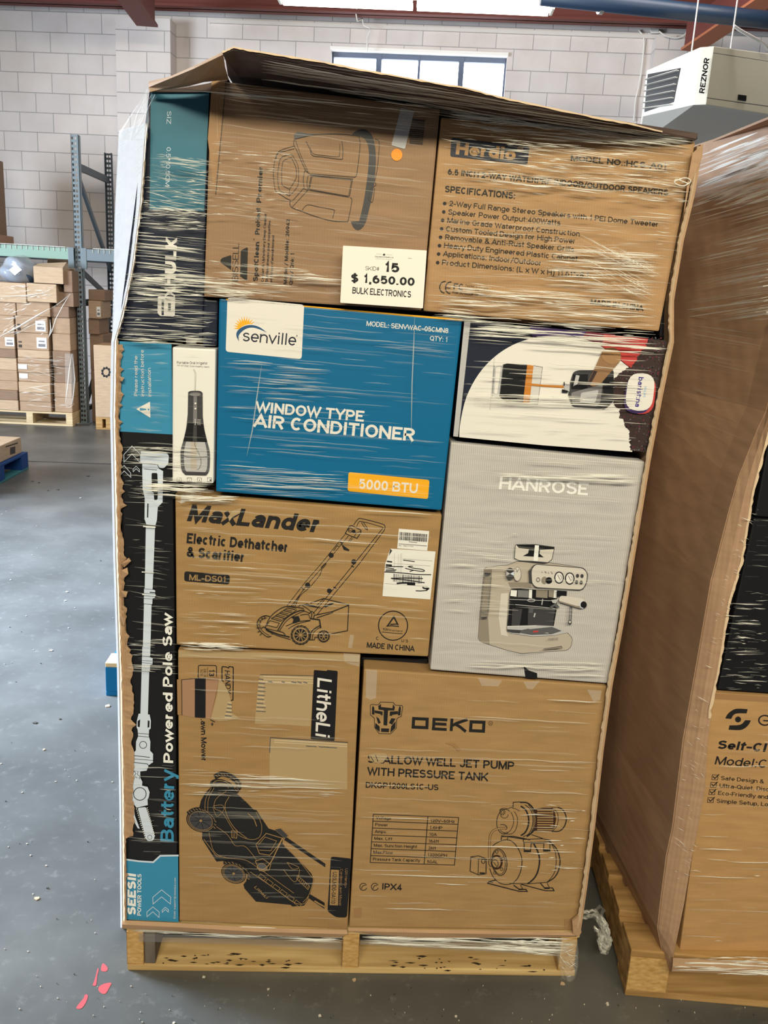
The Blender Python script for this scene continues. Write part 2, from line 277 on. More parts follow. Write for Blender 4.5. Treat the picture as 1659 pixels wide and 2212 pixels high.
class Art:
    def __init__(s, parent, name, Y=None, proj=None, e0=0.0006):
        s.c = 0; s.p = parent; s.n = name; s.mb = MB([]); s.e = e0; s.proj = proj or (lambda x, y, e: PY(x, y, Y-e))
    def _face(s, pts, tris, m):
        s.c = (s.c+1) % 7; e = s.e+s.c*0.00003; i = len(s.mb.v); s.mb.v += [s.proj(x, y, e) for x, y in pts]; k = s.mb.idx(m)   # overlapping strokes never share a plane
        for t in tris: s.mb.f.append(tuple(i+j for j in t)); s.mb.mi.append(k)
    def up(s): s.e += 0.00022; return s
    def poly(s, pts, m, up=True):
        tris = tessellate_polygon([[Vector((x, y, 0)) for x, y in pts]]); s._face(pts, tris, m)
        if up: s.up()
        return s
    def line(s, pts, w, m, closed=False, up=False, cap=True):
        pts = list(pts); n = len(pts)
        if closed: pts = pts+[pts[0]]
        L, R = [], []
        for i, p in enumerate(pts):
            if closed: a, b = pts[i-1] if i > 0 else pts[-2], pts[i+1] if i < len(pts)-1 else pts[1]
            else: a, b = pts[max(0, i-1)], pts[min(len(pts)-1, i+1)]
            d1 = Vector((p[0]-a[0], p[1]-a[1])); d2 = Vector((b[0]-p[0], b[1]-p[1]))
            if d1.length < 1e-6: d1 = d2
            if d2.length < 1e-6: d2 = d1
            if d1.length < 1e-6: d1 = d2 = Vector((1, 0))
            d1.normalize(); d2.normalize(); t = d1+d2
            t = d1 if t.length < 1e-3 else t.normalized(); k = 1/max(0.45, t.dot(d2)); nx, ny = -t.y*k*w/2, t.x*k*w/2
            ex = (0, 0)
            if cap and not closed and i in (0, len(pts)-1): e = (-0.3 if i == 0 else 0.3)*w; ex = (t.x*e, t.y*e)
            L.append((p[0]+nx+ex[0], p[1]+ny+ex[1])); R.append((p[0]-nx+ex[0], p[1]-ny+ex[1]))
        q = L+R; m_ = len(L); s._face(q, [(i, i+1, m_+i+1, m_+i) for i in range(m_-1)], m)
        if up: s.up()
        return s
    def curve(s, pts, w, m, closed=False): return s.line(smooth_pts(pts, 5, closed), w, m, closed)
    def text(s, t, p0, p1, cap, m='ink', bold=0.0, shear=0.0):
        w = 0.085 if bold < 0 else 0.105 if bold == 0 else 0.125+bold*2.9
        v, f = text_tris(t, min(0.25, w), shear)
        x0 = min(a[0] for a in v); x1 = max(a[0] for a in v); dx, dy = p1[0]-p0[0], p1[1]-p0[1]; L = math.hypot(dx, dy)
        ux, uy = dy/L*cap/CAP, -dx/L*cap/CAP; k = 1/(x1-x0)
        q = [(p0[0]+dx*(a-x0)*k+ux*b, p0[1]+dy*(a-x0)*k+uy*b) for a, b in v]
        for i, j, fs in f: s._face(q[i:j], fs, m)
        return s
    def nxt(s, name): s.done(); return Art(s.p, name, proj=s.proj, e0=s.e)
    def sub(s, name): o = s.done(); return Art(o, name, proj=s.proj, e0=s.e)
    def done(s): return s.mb.build(s.n, s.p) if s.mb.f else None
# ================================================================== ROOM
m = textured('concrete', N(112, 112, 110), N(156, 155, 152), (1, 1, 1), 2.1, 0.42, 0.5, 0.05, 12, (0.3, 0.72), N(132, 132, 130))
nt = m.node_tree; bs = nt.nodes['Principled BSDF']                     # worn, scuffed grey paint
tc = nd(m, 'ShaderNodeTexCoord'); sp = nd(m, 'ShaderNodeTexNoise'); sp.inputs['Scale'].default_value = 26; sp.inputs['Detail'].default_value = 10; sp.inputs['Roughness'].default_value = 0.75
lk(m, tc.outputs['Object'], sp.inputs['Vector']); rp = nd(m, 'ShaderNodeValToRGB'); rp.color_ramp.elements[0].position = 0.56; rp.color_ramp.elements[1].position = 0.80
lk(m, sp.outputs['Fac'], rp.inputs[0]); old = bs.inputs['Base Color'].links[0].from_socket
mx = nd(m, 'ShaderNodeMixRGB'); mx.inputs[2].default_value = (*N(186, 184, 178), 1); lk(m, rp.outputs[0], mx.inputs[0]); lk(m, old, mx.inputs[1])
hs = nd(m, 'ShaderNodeMixRGB', blend_type='MULTIPLY'); hs.inputs[0].default_value = 1; hs.inputs[2].default_value = (0.44, 0.44, 0.44, 1); lk(m, mx.outputs[0], hs.inputs[1]); lk(m, hs.outputs[0], bs.inputs['Base Color'])
rr = nd(m, 'ShaderNodeMapRange'); rr.inputs[3].default_value = 0.3; rr.inputs[4].default_value = 0.55; lk(m, sp.outputs['Fac'], rr.inputs[0]); lk(m, rr.outputs[0], bs.inputs['Roughness'])
b = MB(['concrete']); b.box((-10, -5, -0.1), (8, 12.5, 0)); floor = struct(b.build('floor'))
base_mat('joint', N(70, 70, 70), 0.8, 0.1); base_mat('red_paint', A(206, 84, 80), 0.55, 0.3)
jl = [PZ(-120, 990, 0.0015), PZ(700, 1018, 0.0015)]
b = MB(['joint']); b.bar(jl[0], jl[1], 0.012, 0.002); b.build('expansion_joint', floor)
kk = K(0, 1500, 3.107)
for pts in (kk(690, 1805, 722, 1835, 712, 1858, 678, 1852), kk(655, 1840, 642, 1890, 630, 1930, 622, 1952, 645, 1950, 652, 1890, 662, 1850),
            kk(690, 1945, 745, 1935, 735, 1965, 705, 2010, 670, 1998, 660, 1970), kk(570, 2015, 590, 2022, 575, 2070, 545, 2108, 512, 2105, 535, 2070, 560, 2040)):
    a = Art(floor, 'paint_mark', proj=lambda x, y, e: PZ(x, y, e)); a.poly(smooth_pts(pts, 4, True), 'red_paint').done()
# back wall of painted concrete block, with a window hole
m = base_mat('block_wall', N(206, 202, 198), 0.75, 0.2); bs = m.node_tree.nodes['Principled BSDF']
tc = nd(m, 'ShaderNodeTexCoord'); br = nd(m, 'ShaderNodeTexBrick'); br.offset = 0.5
for k_, v_ in (('Scale', 1.0), ('Mortar Size', 0.005), ('Mortar Smooth', 0.4), ('Bias', 0.0), ('Brick Width', 0.41), ('Row Height', 0.216)): br.inputs[k_].default_value = v_
br.inputs['Color1'].default_value = (*N(214, 205, 201), 1); br.inputs['Color2'].default_value = (*N(206, 199, 197), 1); br.inputs['Mortar'].default_value = (*N(166, 163, 163), 1)
mp = nd(m, 'ShaderNodeMapping'); mp.inputs['Location'].default_value = (0.06, 0.045, 0); lk(m, tc.outputs['UV'], mp.inputs[0]); lk(m, mp.outputs[0], br.inputs['Vector'])
no = nd(m, 'ShaderNodeTexNoise'); no.inputs['Scale'].default_value = 3.0; no.inputs['Detail'].default_value = 8; lk(m, tc.outputs['Object'], no.inputs['Vector'])
mx = nd(m, 'ShaderNodeMixRGB', blend_type='OVERLAY'); mx.inputs[0].default_value = 0.2; lk(m, br.outputs['Color'], mx.inputs[1]); lk(m, no.outputs['Fac'], mx.inputs[2]); lk(m, mx.outputs[0], bs.inputs['Base Color'])
n2 = nd(m, 'ShaderNodeTexNoise'); n2.inputs['Scale'].default_value = 45; n2.inputs['Detail'].default_value = 6; lk(m, tc.outputs['Object'], n2.inputs['Vector'])
sb = nd(m, 'ShaderNodeMath', operation='MULTIPLY_ADD'); sb.inputs[1].default_value = -1.0; sb.inputs[2].default_value = 1.0; lk(m, br.outputs['Fac'], sb.inputs[0])
ad = nd(m, 'ShaderNodeMath', operation='MULTIPLY_ADD'); ad.inputs[1].default_value = 0.25; lk(m, n2.outputs['Fac'], ad.inputs[0]); lk(m, sb.outputs[0], ad.inputs[2])
bp = nd(m, 'ShaderNodeBump'); bp.inputs['Strength'].default_value = 0.6; bp.inputs['Distance'].default_value = 0.012; lk(m, ad.outputs[0], bp.inputs['Height']); lk(m, bp.outputs[0], bs.inputs['Normal'])
base_mat('wall_paint', N(210, 205, 202), 0.75, 0.2); base_mat('steel_red', N(104, 52, 46), 0.6, 0.3); base_mat('steel_lit_orange', N(172, 104, 72), 0.6, 0.25)
def wl(u, z, o=0.0): return W0+WU*u+WN*o+Vector((0, 0, z))
def wu(p): return (p-W0).dot(WU)
def wall_uv(o):
    uv = o.data.uv_layers.new(name='UVMap')
    for lp in o.data.loops:
        p = o.data.vertices[lp.vertex_index].co; uv.data[lp.index].uv = ((p-W0).dot(WU)+(0.0 if abs((p-W0).dot(WN)) < 0.02 else (p-W0).dot(WN)), p.z)
wa, wb = PW(716, 98), PW(1096, 118); WX0, WX1 = wu(wa), wu(wb); WZ1 = (wa.z+wb.z)/2; WZ0 = WZ1-1.0
b = MB(['block_wall'])
def wquad(u0, u1, z0, z1): b.hexa([wl(u0, z0), wl(u1, z0), wl(u1, z1), wl(u0, z1)], [wl(u0, z0, -0.25), wl(u1, z0, -0.25), wl(u1, z1, -0.25), wl(u0, z1, -0.25)])
wquad(-6.5, WX0, 0, 5.1); wquad(WX1, 8.5, 0, 5.1); wquad(WX0, WX1, 0, WZ0); wquad(WX0, WX1, WZ1, 5.1)
wall = b.build('wall_back'); wall_uv(wall); struct(wall)
# pilasters
for i, (x0, x1, dep) in enumerate(((250, 368, 0.22), (1416, 1496, 0.2))):
    u0, u1 = wu(PW(x0, 100, dep)), wu(PW(x1, 100, dep)); b = MB(['block_wall'])
    b.hexa([wl(u0, 0, dep), wl(u1, 0, dep), wl(u1, 4.4, dep), wl(u0, 4.4, dep)], [wl(u0, 0, 0.001), wl(u1, 0, 0.001), wl(u1, 4.4, 0.001), wl(u0, 4.4, 0.001)])
    o = b.build('trim_%d' % (i+1)); wall_uv(o); struct(o)
zl = PW(830, 60).z
b = MB(['wall_paint']); b.hexa([wl(1.0, zl-0.02, 0.03), wl(6.2, zl-0.02, 0.03), wl(6.2, zl+0.02, 0.03), wl(1.0, zl+0.02, 0.03)], [wl(1.0, zl-0.02, 0), wl(6.2, zl-0.02, 0), wl(6.2, zl+0.02, 0), wl(1.0, zl+0.02, 0)]); struct(b.build('trim_3'))
# window
base_mat('window_metal', N(86, 96, 118), 0.5, 0.4); base_mat('sill_white', N(236, 234, 230), 0.6, 0.3)
m = base_mat('pane_daylight', (0.9, 0.95, 1), 0.3); m.node_tree.nodes['Principled BSDF'].inputs['Emission Color'].default_value = (0.86, 0.94, 1.0, 1); m.node_tree.nodes['Principled BSDF'].inputs['Emission Strength'].default_value = 5.0
def wbox(b, u0, u1, z0, z1, o0, o1, m=None): b.hexa([wl(u0, z0, o1), wl(u1, z0, o1), wl(u1, z1, o1), wl(u0, z1, o1)], [wl(u0, z0, o0), wl(u1, z0, o0), wl(u1, z1, o0), wl(u0, z1, o0)], m)
b = MB(['pane_daylight']); wbox(b, WX0+0.001, WX1-0.001, WZ0+0.001, WZ1-0.001, -0.16, -0.14); win = struct(b.build('window_1'))
b = MB(['window_metal']); t = 0.055
wbox(b, WX0, WX1, WZ1-0.085, WZ1-0.03, -0.13, -0.08); wbox(b, WX0, WX1, WZ0, WZ0+t, -0.13, -0.08); wbox(b, WX0, WX0+0.02, WZ0, WZ1, -0.13, -0.08); wbox(b, WX1-0.02, WX1, WZ0, WZ1, -0.13, -0.08)
for x in (818, 905, 996):
    u = wu(PW(x, 150, -0.1)); k = 0.03 if x != 905 else 0.012; wbox(b, u-k, u+k, WZ0, WZ1, -0.13, -0.075)
b.build('window_frame', win)
b = MB(['sill_white']); wbox(b, WX0-0.01, WX1+0.01, WZ1-0.035, WZ1+0.0, -0.07, 0.03); b.build('window_head', win)
# ceiling and steel
base_mat('ceiling_deck', N(70, 48, 46), 0.8, 0.1)
b = MB(['ceiling_deck']); b.box((-10, -5, 5.1), (8, 12.5, 5.2)); struct(b.build('ceiling'))
def beam_w(name, label, o, z0, z1, u0, u1, m, fl=0.16):
    b = MB([m]); wbox(b, u0, u1, z0, z0+0.025, o-fl/2, o+fl/2); wbox(b, u0, u1, z1-0.025, z1, o-fl/2, o+fl/2); wbox(b, u0, u1, z0, z1, o-0.012, o+0.012)
    o_ = b.build(name); tag(o_, label, 'beam'); return o_
beam_w('roof_beam', 'long dark red steel beam running along the top of the block wall', 0.32, PW(250, 14, 0.32).z, 5.0, -5.5, 7.2, 'steel_red', 0.2)
def joist(x, y, Yw, w, h, z, mats, label):
    p = PY(x, y, Yw); b = MB(mats); d = Vector((0.02, -1, 0)).normalized(); L = 7.0
    c = Vector((p.x, Yw, z+h/2))+d*L/2; s = Vector((d.y, -d.x, 0))*-1
    b.obox(c, d*L/2, s*w/2, Vector((0, 0, h/2))); b.obox(c+Vector((0, 0, -h/2-0.012)), d*L/2, s*(w/2+0.03), Vector((0, 0, 0.012)), mats[-1])
    o = b.build('roof_joist'); return tag(o, label, 'beam', 'red steel joists under the ceiling')
joist(318, 52, 10.0, 0.16, 0.24, PY(318, 52, 10.0).z, ['steel_red'], 'dark red steel joist above the block pilaster beside the storage rack')
joist(1492, 105, 9.4, 0.14, 0.24, PY(1492, 105, 9.4).z, ['steel_red', 'steel_lit_orange'], 'red steel joist, flange coloured as if lit orange, above the hanging unit heater')  # orange light put into the flange colour
# dark pipe below the beams
base_mat('pipe_blue', N(26, 44, 66), 0.45, 0.4); base_mat('galvanised', N(190, 190, 190), 0.4, 0.5, 0.6)
t = thing('ceiling_pipe', 'dark blue horizontal pipe under the red roof steel', 'pipe', PZ(1430, 15, 3.75))
pa, pb = PZ(1170, -8, 3.75), PZ(1800, 58, 3.75); b = MB(['pipe_blue']); b.tube([pa, pb], 0.062, n=16); b.build('pipe_body', t, smooth=True)
q = PZ(1299, 8, 3.75); d = (pb-pa).normalized(); b = MB(['galvanised']); b.tube([q-d*0.015, q+d*0.015], 0.072, n=16); b.bar(q+Vector((0, 0, 0.06)), q+Vector((0, 0, 1.14)), 0.014, 0.014); b.build('hanger_ring', t)
# fluorescent fixture seen
la, lb = PZ(606, 0, 3.9), PZ(1190, 24, 3.9); d = (lb-la).normalized(); s = Vector((-d.y, d.x, 0))
m = base_mat('lamp_tube', (1, 1, 1), 0.4); m.node_tree.nodes['Principled BSDF'].inputs['Emission Color'].default_value = (1.0, 0.97, 0.88, 1); m.node_tree.nodes['Principled BSDF'].inputs['Emission Strength'].default_value = 9.0
base_mat('lamp_housing', N(226, 226, 220), 0.4, 0.4)
t = thing('ceiling_light', 'bright white fluorescent strip light under the ceiling above the window', 'ceiling light', (la+lb)/2)
b = MB(['lamp_housing']); c = (la+lb)/2; b.obox(c+Vector((0, 0, 0.10)), d*(lb-la).length/2, s*0.09, Vector((0, 0, 0.035))); b.obox(la-d*0.01+Vector((0, 0, 0.05)), d*0.012, s*0.09, Vector((0, 0, 0.06))); b.obox(lb+d*0.01+Vector((0, 0, 0.05)), d*0.012, s*0.09, Vector((0, 0, 0.06))); b.build('housing', t, 0.004)
for k in (-0.045, 0.045):
    for i in (0, 1):
        e0, e1 = la+(lb-la)*(0.5*i+0.008), la+(lb-la)*(0.5*i+0.492); b = MB(['lamp_tube']); b.tube([e0+s*k, e1+s*k], 0.026, n=12); b.build('fluorescent_tube', t, smooth=True)
for k in (0.2, 0.8):
    b = MB(['lamp_housing']); p = la+(lb-la)*k+Vector((0, 0, 0.13)); b.bar(p, Vector((p.x, p.y, 5.1)), 0.02, 0.02); b.build('hanger', t)
# conduits, wires, plates
base_mat('conduit_white', N(214, 212, 208), 0.5, 0.3); base_mat('wire_white', N(226, 224, 218), 0.5, 0.3)
def wire(name, label, cat, pts, r, mat_): b = MB([mat_]); b.tube([Vector(p) for p in pts], r, n=8); o = b.build(name, smooth=True); return tag(o, label, cat)
wire('cable', 'white cable hanging down the block wall beside the pilaster', 'cable', [PW(x, y, 0.02) for x, y in smooth_pts([(1380, 65), (1389, 78), (1391, 95), (1386, 150), (1379, 190), (1373, 215), (1371, 240), (1369, 262)], 3)], 0.008, 'wire_white')
b = MB(['conduit_white']); b.hexa([PW(1406, 72, 0.06), PW(1424, 72, 0.06), PW(1424, 63, 0.06), PW(1404, 63, 0.06)], [PW(1406, 72, 0.0), PW(1424, 72, 0.0), PW(1424, 63, 0.0), PW(1404, 63, 0.0)]); tag(b.build('junction_box', None, 0.006), 'small white junction box on the wall where the cables meet', 'electrical box')
wire('hanging_wire', 'thin pale wire dangling in front of the window head', 'wire', [PW(x, y, 0.35) for x, y in smooth_pts([(772, 12), (769, 28), (772, 46)], 4)]+[PW(x, y, 0.12) for x, y in smooth_pts([(783, 40), (786, 55), (800, 62), (794, 80), (793, 112)], 3)], 0.007, 'wire_white')
wire('cable_loop', 'pale cable drooping from the junction box below the dark pipe', 'cable', [PW(x, y, 0.25) for x, y in smooth_pts([(1424, 68), (1440, 78), (1462, 82), (1478, 76), (1486, 62), (1488, 44)], 4)], 0.008, 'conduit_white')
pts = smooth_pts([(1585, 56), (1600, 66), (1625, 80), (1645, 92), (1662, 112)], 4)
wire('gas_line', 'thin silver line curving down to the unit heater top', 'pipe', [PY(x, y, 6.6) for x, y in pts], 0.011, 'galvanised')
b = MB(['sill_white']); b.hexa([PW(1486, 312, 0.02), PW(1515, 314, 0.02), PW(1514, 286, 0.02), PW(1488, 284, 0.02)], [PW(1486, 312, 0), PW(1515, 314, 0), PW(1514, 286, 0), PW(1488, 284, 0)]); tag(b.build('wall_plate', None, 0.002), 'small white plate on the block wall below the unit heater', 'plate')
# ------------------------------------------------------------------ unit heater
base_mat('heater_cream', N(226, 224, 212), 0.45, 0.4); base_mat('heater_shade', N(206, 204, 196), 0.5, 0.3); base_mat('louver_dark', (0.012, 0.012, 0.014), 0.5, 0.3); base_mat('louver_steel', N(196, 196, 192), 0.4, 0.5); base_mat('heater_ink', N(40, 24, 26), 0.5, 0.2)
hx = [(1397, 152, 1388, 251, 7.5), (1512, 102, 1497, 227, 6.6), (1542.5, 99.5, 1525, 226, 6.55), (1780, 131, 1752, 262, 7.0)]
top = [PY(x, y, Y) for x, y, _, _, Y in hx]; bot = [PY(x, y, Y) for _, _, x, y, Y in hx]
zt = sum(p.z for p in top[1:3])/2; zb = sum(p.z for p in bot[1:3])/2
back = [Vector((top[3].x-0.35, 8.25, 0)), Vector((top[0].x+0.25, 8.3, 0))]
T = top+[Vector((p.x, p.y, zt)) for p in back]; B_ = bot+[Vector((p.x, p.y, zb)) for p in back]
t = thing('unit_heater', 'cream unit heater with black louvers hanging below the roof', 'heater', Vector((T[2].x+0.3, 7.2, zb)))
b = MB(['heater_cream', 'heater_shade']); b.hexa(B_, T); b.mi[0] = 1; b.build('heater_casing', t, 0.006)
def hface(u, v, e):                                                    # louver face, u from far to near, v from top to bottom
    p = (T[0]*(1-u)+T[1]*u)*(1-v)+(B_[0]*(1-u)+B_[1]*u)*v; n = (T[1]-T[0]).cross(B_[0]-T[0]).normalized()
    if n.dot(EYE-p) < 0: n = -n
    return p+n*e
b = MB(['louver_dark']); q = [(0.04, 0.1), (0.7, 0.24), (0.64, 0.86), (0.04, 0.92)]; b.hexa([hface(u, v, 0.004) for u, v in q], [hface(u, v, -0.02) for u, v in q]); b.build('louver_opening', t)
for i in range(6):
    v = 0.20+0.125*i; b = MB(['louver_steel']); b.hexa([hface(0.03, v+0.015, 0.03), hface(0.68-0.01*i, v+0.08, 0.03), hface(0.68-0.01*i, v+0.092, 0.005), hface(0.03, v+0.028, 0.005)], [hface(0.03, v, 0.024), hface(0.68-0.01*i, v+0.065, 0.024), hface(0.68-0.01*i, v+0.076, 0.001), hface(0.03, v+0.012, 0.001)]); b.build('louver_blade', t)
def cface(x, y, e): return PY(x, y, 6.56-e)
a = Art(t, 'printed_lettering', proj=lambda x, y, e: cface(x, y, e+0.012)); a.text('REZNOR', (1521.3, 202), (1532.7, 126), 11.5, 'heater_ink', 0.03).done()
n_ = (top[3]-top[2]).cross(Vector((0, 0, 1))).normalized()
if n_.dot(EYE-top[2]) < 0: n_ = -n_
def rface(x, y, e):
    r = ray(x, y); k = (top[2]+n_*e-EYE).dot(n_)/r.dot(n_); return EYE+r*k
b = MB(['louver_dark']); q = [(1595, 204), (1613, 206.5), (1612, 217.5), (1594, 215)]; b.hexa([rface(x, y, 0.012) for x, y in q], [rface(x, y, -0.01) for x, y in q]); b.build('control_window', t)
a = Art(t, 'panel_seam', proj=lambda x, y, e: rface(x, y, e+0.004)); a.line([(1527, 211), (1758, 243)], 1.4, 'grey').line([(1541, 114), (1775, 150)], 1.0, 'grey').done()
for x, y, Y in ((1495, 100, 7.0), (1578, 103, 6.8)):
    p = PY(x, y+4, Y); b = MB(['galvanised']); b.tube([Vector((p.x, p.y, zt)), Vector((p.x, p.y, 5.1))], 0.006, n=8); b.build('hanger_rod', t)
# ================================================================== STORAGE RACK, left rear
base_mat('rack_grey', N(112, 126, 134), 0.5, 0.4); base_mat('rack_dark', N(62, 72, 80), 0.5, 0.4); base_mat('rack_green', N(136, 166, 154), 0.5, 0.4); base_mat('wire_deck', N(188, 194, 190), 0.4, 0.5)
HR = PY(150, 290, 9.53).z; RF = Vector((-2.905, 9.53, 0)); pb_ = PZ(240, 335, HR); RB = Vector((PY(225, 345, min(pb_.y, 10.72)).x, min(pb_.y, 10.72), 0))
t = thing('pallet_rack', 'tall grey steel pallet rack with punched posts at the block wall', 'rack', Vector((RF.x, RF.y, 0)))
def post(x, y, w, d, m_, sgn):
    b = MB([m_]); pitch = 0.0508; hw = 0.02; cols = (0.018, 0.047); z0 = 0.0
    xs = [0, cols[0]-hw/2, cols[0]+hw/2, cols[1]-hw/2, cols[1]+hw/2, w]; yf = y if sgn > 0 else y+d; th = 0.004
    for i in (0, 2, 4): b.box((x+xs[i], yf, 0), (x+xs[i+1], yf+th*sgn, HR))
    n = int(HR/pitch)
    for i in (1, 3):
        for k in range(n+1):
            za, zb_ = k*pitch, min(HR, k*pitch+pitch*0.5); b.box((x+xs[i], yf, za), (x+xs[i+1], yf+th*sgn, zb_))
    b.box((x, y, 0), (x+th, y+d, HR)); b.box((x+w-th, y, 0), (x+w, y+d, HR)); b.box((x-0.02, y-0.02, 0), (x+w+0.02, y+d+0.02, 0.006))
    return b.build('upright_post', t)
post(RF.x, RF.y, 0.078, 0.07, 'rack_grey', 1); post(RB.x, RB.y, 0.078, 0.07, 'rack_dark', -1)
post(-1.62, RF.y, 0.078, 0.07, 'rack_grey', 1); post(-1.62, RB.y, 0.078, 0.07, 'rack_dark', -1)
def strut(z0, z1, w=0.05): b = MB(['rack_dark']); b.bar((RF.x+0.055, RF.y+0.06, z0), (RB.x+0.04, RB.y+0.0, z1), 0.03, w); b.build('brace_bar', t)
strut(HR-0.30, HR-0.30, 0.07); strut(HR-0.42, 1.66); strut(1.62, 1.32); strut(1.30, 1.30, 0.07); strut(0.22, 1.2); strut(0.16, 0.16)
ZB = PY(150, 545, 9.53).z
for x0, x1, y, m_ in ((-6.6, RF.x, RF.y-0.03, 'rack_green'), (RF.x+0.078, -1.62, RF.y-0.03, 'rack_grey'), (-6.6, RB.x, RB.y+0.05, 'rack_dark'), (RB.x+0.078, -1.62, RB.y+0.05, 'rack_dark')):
    b = MB([m_]); b.box((x0, y, ZB-0.075), (x1, y+0.045, ZB+0.04)); b.build('load_beam', t, 0.004)
for x0, x1 in ((-6.5, RF.x-0.09), (RF.x+0.2, -1.66)):
    b = MB(['wire_deck']); n = int((x1-x0)/0.055)
    for i in range(n+1):
        x = x0+(x1-x0)*i/n; b.box((x-0.003, RF.y-0.036, ZB+0.042), (x+0.003, RB.y+0.09, ZB+0.048)); b.box((x-0.003, RF.y-0.036, ZB+0.005), (x+0.003, RF.y-0.031, ZB+0.046))
    for k in range(9): y = RF.y-0.03+k*0.11; b.box((x0, y, ZB+0.048), (x1, y+0.006, ZB+0.054))
    b.build('wire_deck', t)
b = MB(['rack_grey']); b.box((RF.x-0.06, RF.y-0.034, ZB-0.16), (RF.x+0.0, RF.y+0.0, ZB+0.05)); b.build('beam_connector', t, 0.003)
b = MB(['rack_grey']); b.box((RF.x+0.078, RF.y-0.034, ZB-0.16), (RF.x+0.13, RF.y+0.0, ZB+0.05)); b.build('beam_connector', t, 0.003)
# cartons up on the deck at the left frame edge
def plain_carton(name, label, x0, x1, y0, y1, z0, z1, m_='card_kraft', group=None, cat='carton', tape=True, sticker=None, seam='x'):
    t = thing(name, label, cat, Vector(((x0+x1)/2, (y0+y1)/2, z0)), group)
    b = MB([m_]); b.box((x0, y0, z0), (x1, y1, z1)); b.build('carton_body', t, 0.006)
    if tape: b = MB(['tape']); zc = z1; b.box(((x0+x1)/2-0.025 if seam == 'x' else x0+0.008, y0+0.008, z1-0.001), ((x0+x1)/2+0.025 if seam == 'x' else x1-0.008, y1-0.008, z1+0.001)); b.build('packing_tape', t)
    return t
ZD = ZB+0.054
xa = PY(15, 500, 10.28).x
plain_carton('carton', 'tall brown carton standing on the rack deck at the frame edge', xa-0.55, xa, 9.72, 10.28, ZD+0.1, PY(5, 335, 9.7).z, 'card_kraft_dark', None)
plain_carton('flat_carton', 'low reddish brown carton under the tall one on the rack deck', xa-0.55, PY(30, 520, 10.3).x, 9.62, 10.30, ZD, ZD+0.098, 'inner', None)
# ================================================================== PALLETS
def pallet(name, label, x0, x1, y0, y1, wood_, h=0.13, stringer_x=None, ang=0.0, block=None, group=None, deck=None, top=None, nb=6, sw=0.038, bottoms=(0.0, 0.5, 1.0), pivot=None):
    t = thing(name, label, 'pallet', Vector(((x0+x1)/2, (y0+y1)/2, 0)), group); c = Vector(pivot) if pivot else Vector(((x0+x1)/2, (y0+y1)/2, 0)); R = Matrix.Rotation(ang, 3, 'Z')
    def add(nm, p, q, m_, bv=0.003):
        b = MB([m_]); b.box(p, q); b.v = [c+R@(v-c) for v in b.v]; return b.build(nm, t, bv)
    bt = 0.018; L = y1-y0
    for k in bottoms: yy = y0+k*(L-0.09); add('bottom_board', (x0, yy, 0.0), (x1, yy+0.09, bt), deck or wood_)
    for sx in (stringer_x or (x0, (x0+x1)/2-sw/2, x1-sw)): add('stringer', (sx, y0, bt), (sx+sw, y1, h-bt), block or wood_)
    for k in range(nb):
        yy = y0+k*(L-0.095)/(nb-1); add('deck_board', (x0, yy, h-bt), (x1, yy+0.095, h), top or deck or wood_)
    return t
YF = 1.715                                                              # front plane of the main load
PF = 1.722
xs0 = PY(274, 2055, PF).x; xs1 = PY(1246, 2075, PF).x; xc = PY(757, 2065, PF).x
t = pallet('wooden_pallet', 'pale wooden pallet carrying the tall wrapped load of boxes', xs0, xs1, PF, PF+1.0, 'pine', 0.13, (xs0, xc-0.02, xs1-0.045), 0, None, None, None, None, 7, 0.04)
def pbox(nm, x0, x1, y0, y1, z0, z1, m_): b = MB([m_]); b.box((x0, y0, z0), (x1, y1, z1)); return b.build(nm, t, 0.003)
pbox('repair_block', xs0+0.041, xs0+0.066, PF+0.002, PF+0.3, 0.0182, 0.1, 'pine_grey')
for sx, w in ((xs0, 0.04), (xc-0.02, 0.04), (xs1-0.045, 0.04)): pbox('end_grain', sx+0.0005, sx+w-0.0005, PF-0.0012, PF+0.001, 0.0185, 0.1115, 'pine_end')
base_mat('scuff', A(58, 46, 34), 0.8, 0.1)
a = Art(t, 'dirt_stain', proj=lambda x, y, e: PZ(x, y, 0.0184+e))
for i in range(70):
    x = random.choice((random.uniform(345, 640), random.uniform(830, 1180))); y = 2052+0.022*(x-300)+random.gauss(18, 8); w = random.uniform(4, 26); hh = random.uniform(1.0, 3.2)
    if y < 2086+0.02*(x-300): a.poly([(x, y), (x+w*0.5, y-hh*0.6), (x+w, y), (x+w*0.6, y+hh)], 'scuff', False)
a.done()['kind'] = 'stuff'
# ================================================================== MAIN LOAD: cartons
def carton(name, label, quad, depth, mat_, Y=YF, side=None, cat='carton', bevel=0.004, group=None):
    f = [PY(x, y, Y) for x, y in quad]                                  # TL TR BR BL
    t = thing(name, label, cat, Vector(((f[0].x+f[1].x)/2, Y+depth/2, min(f[2].z, f[3].z))), group)
    b = MB([mat_]); b.hexa([f[3], f[2], f[1], f[0]], [p+Vector((0, depth, 0)) for p in (f[3], f[2], f[1], f[0])]); b.build('carton_body', t, bevel); return t
INK = 'ink'
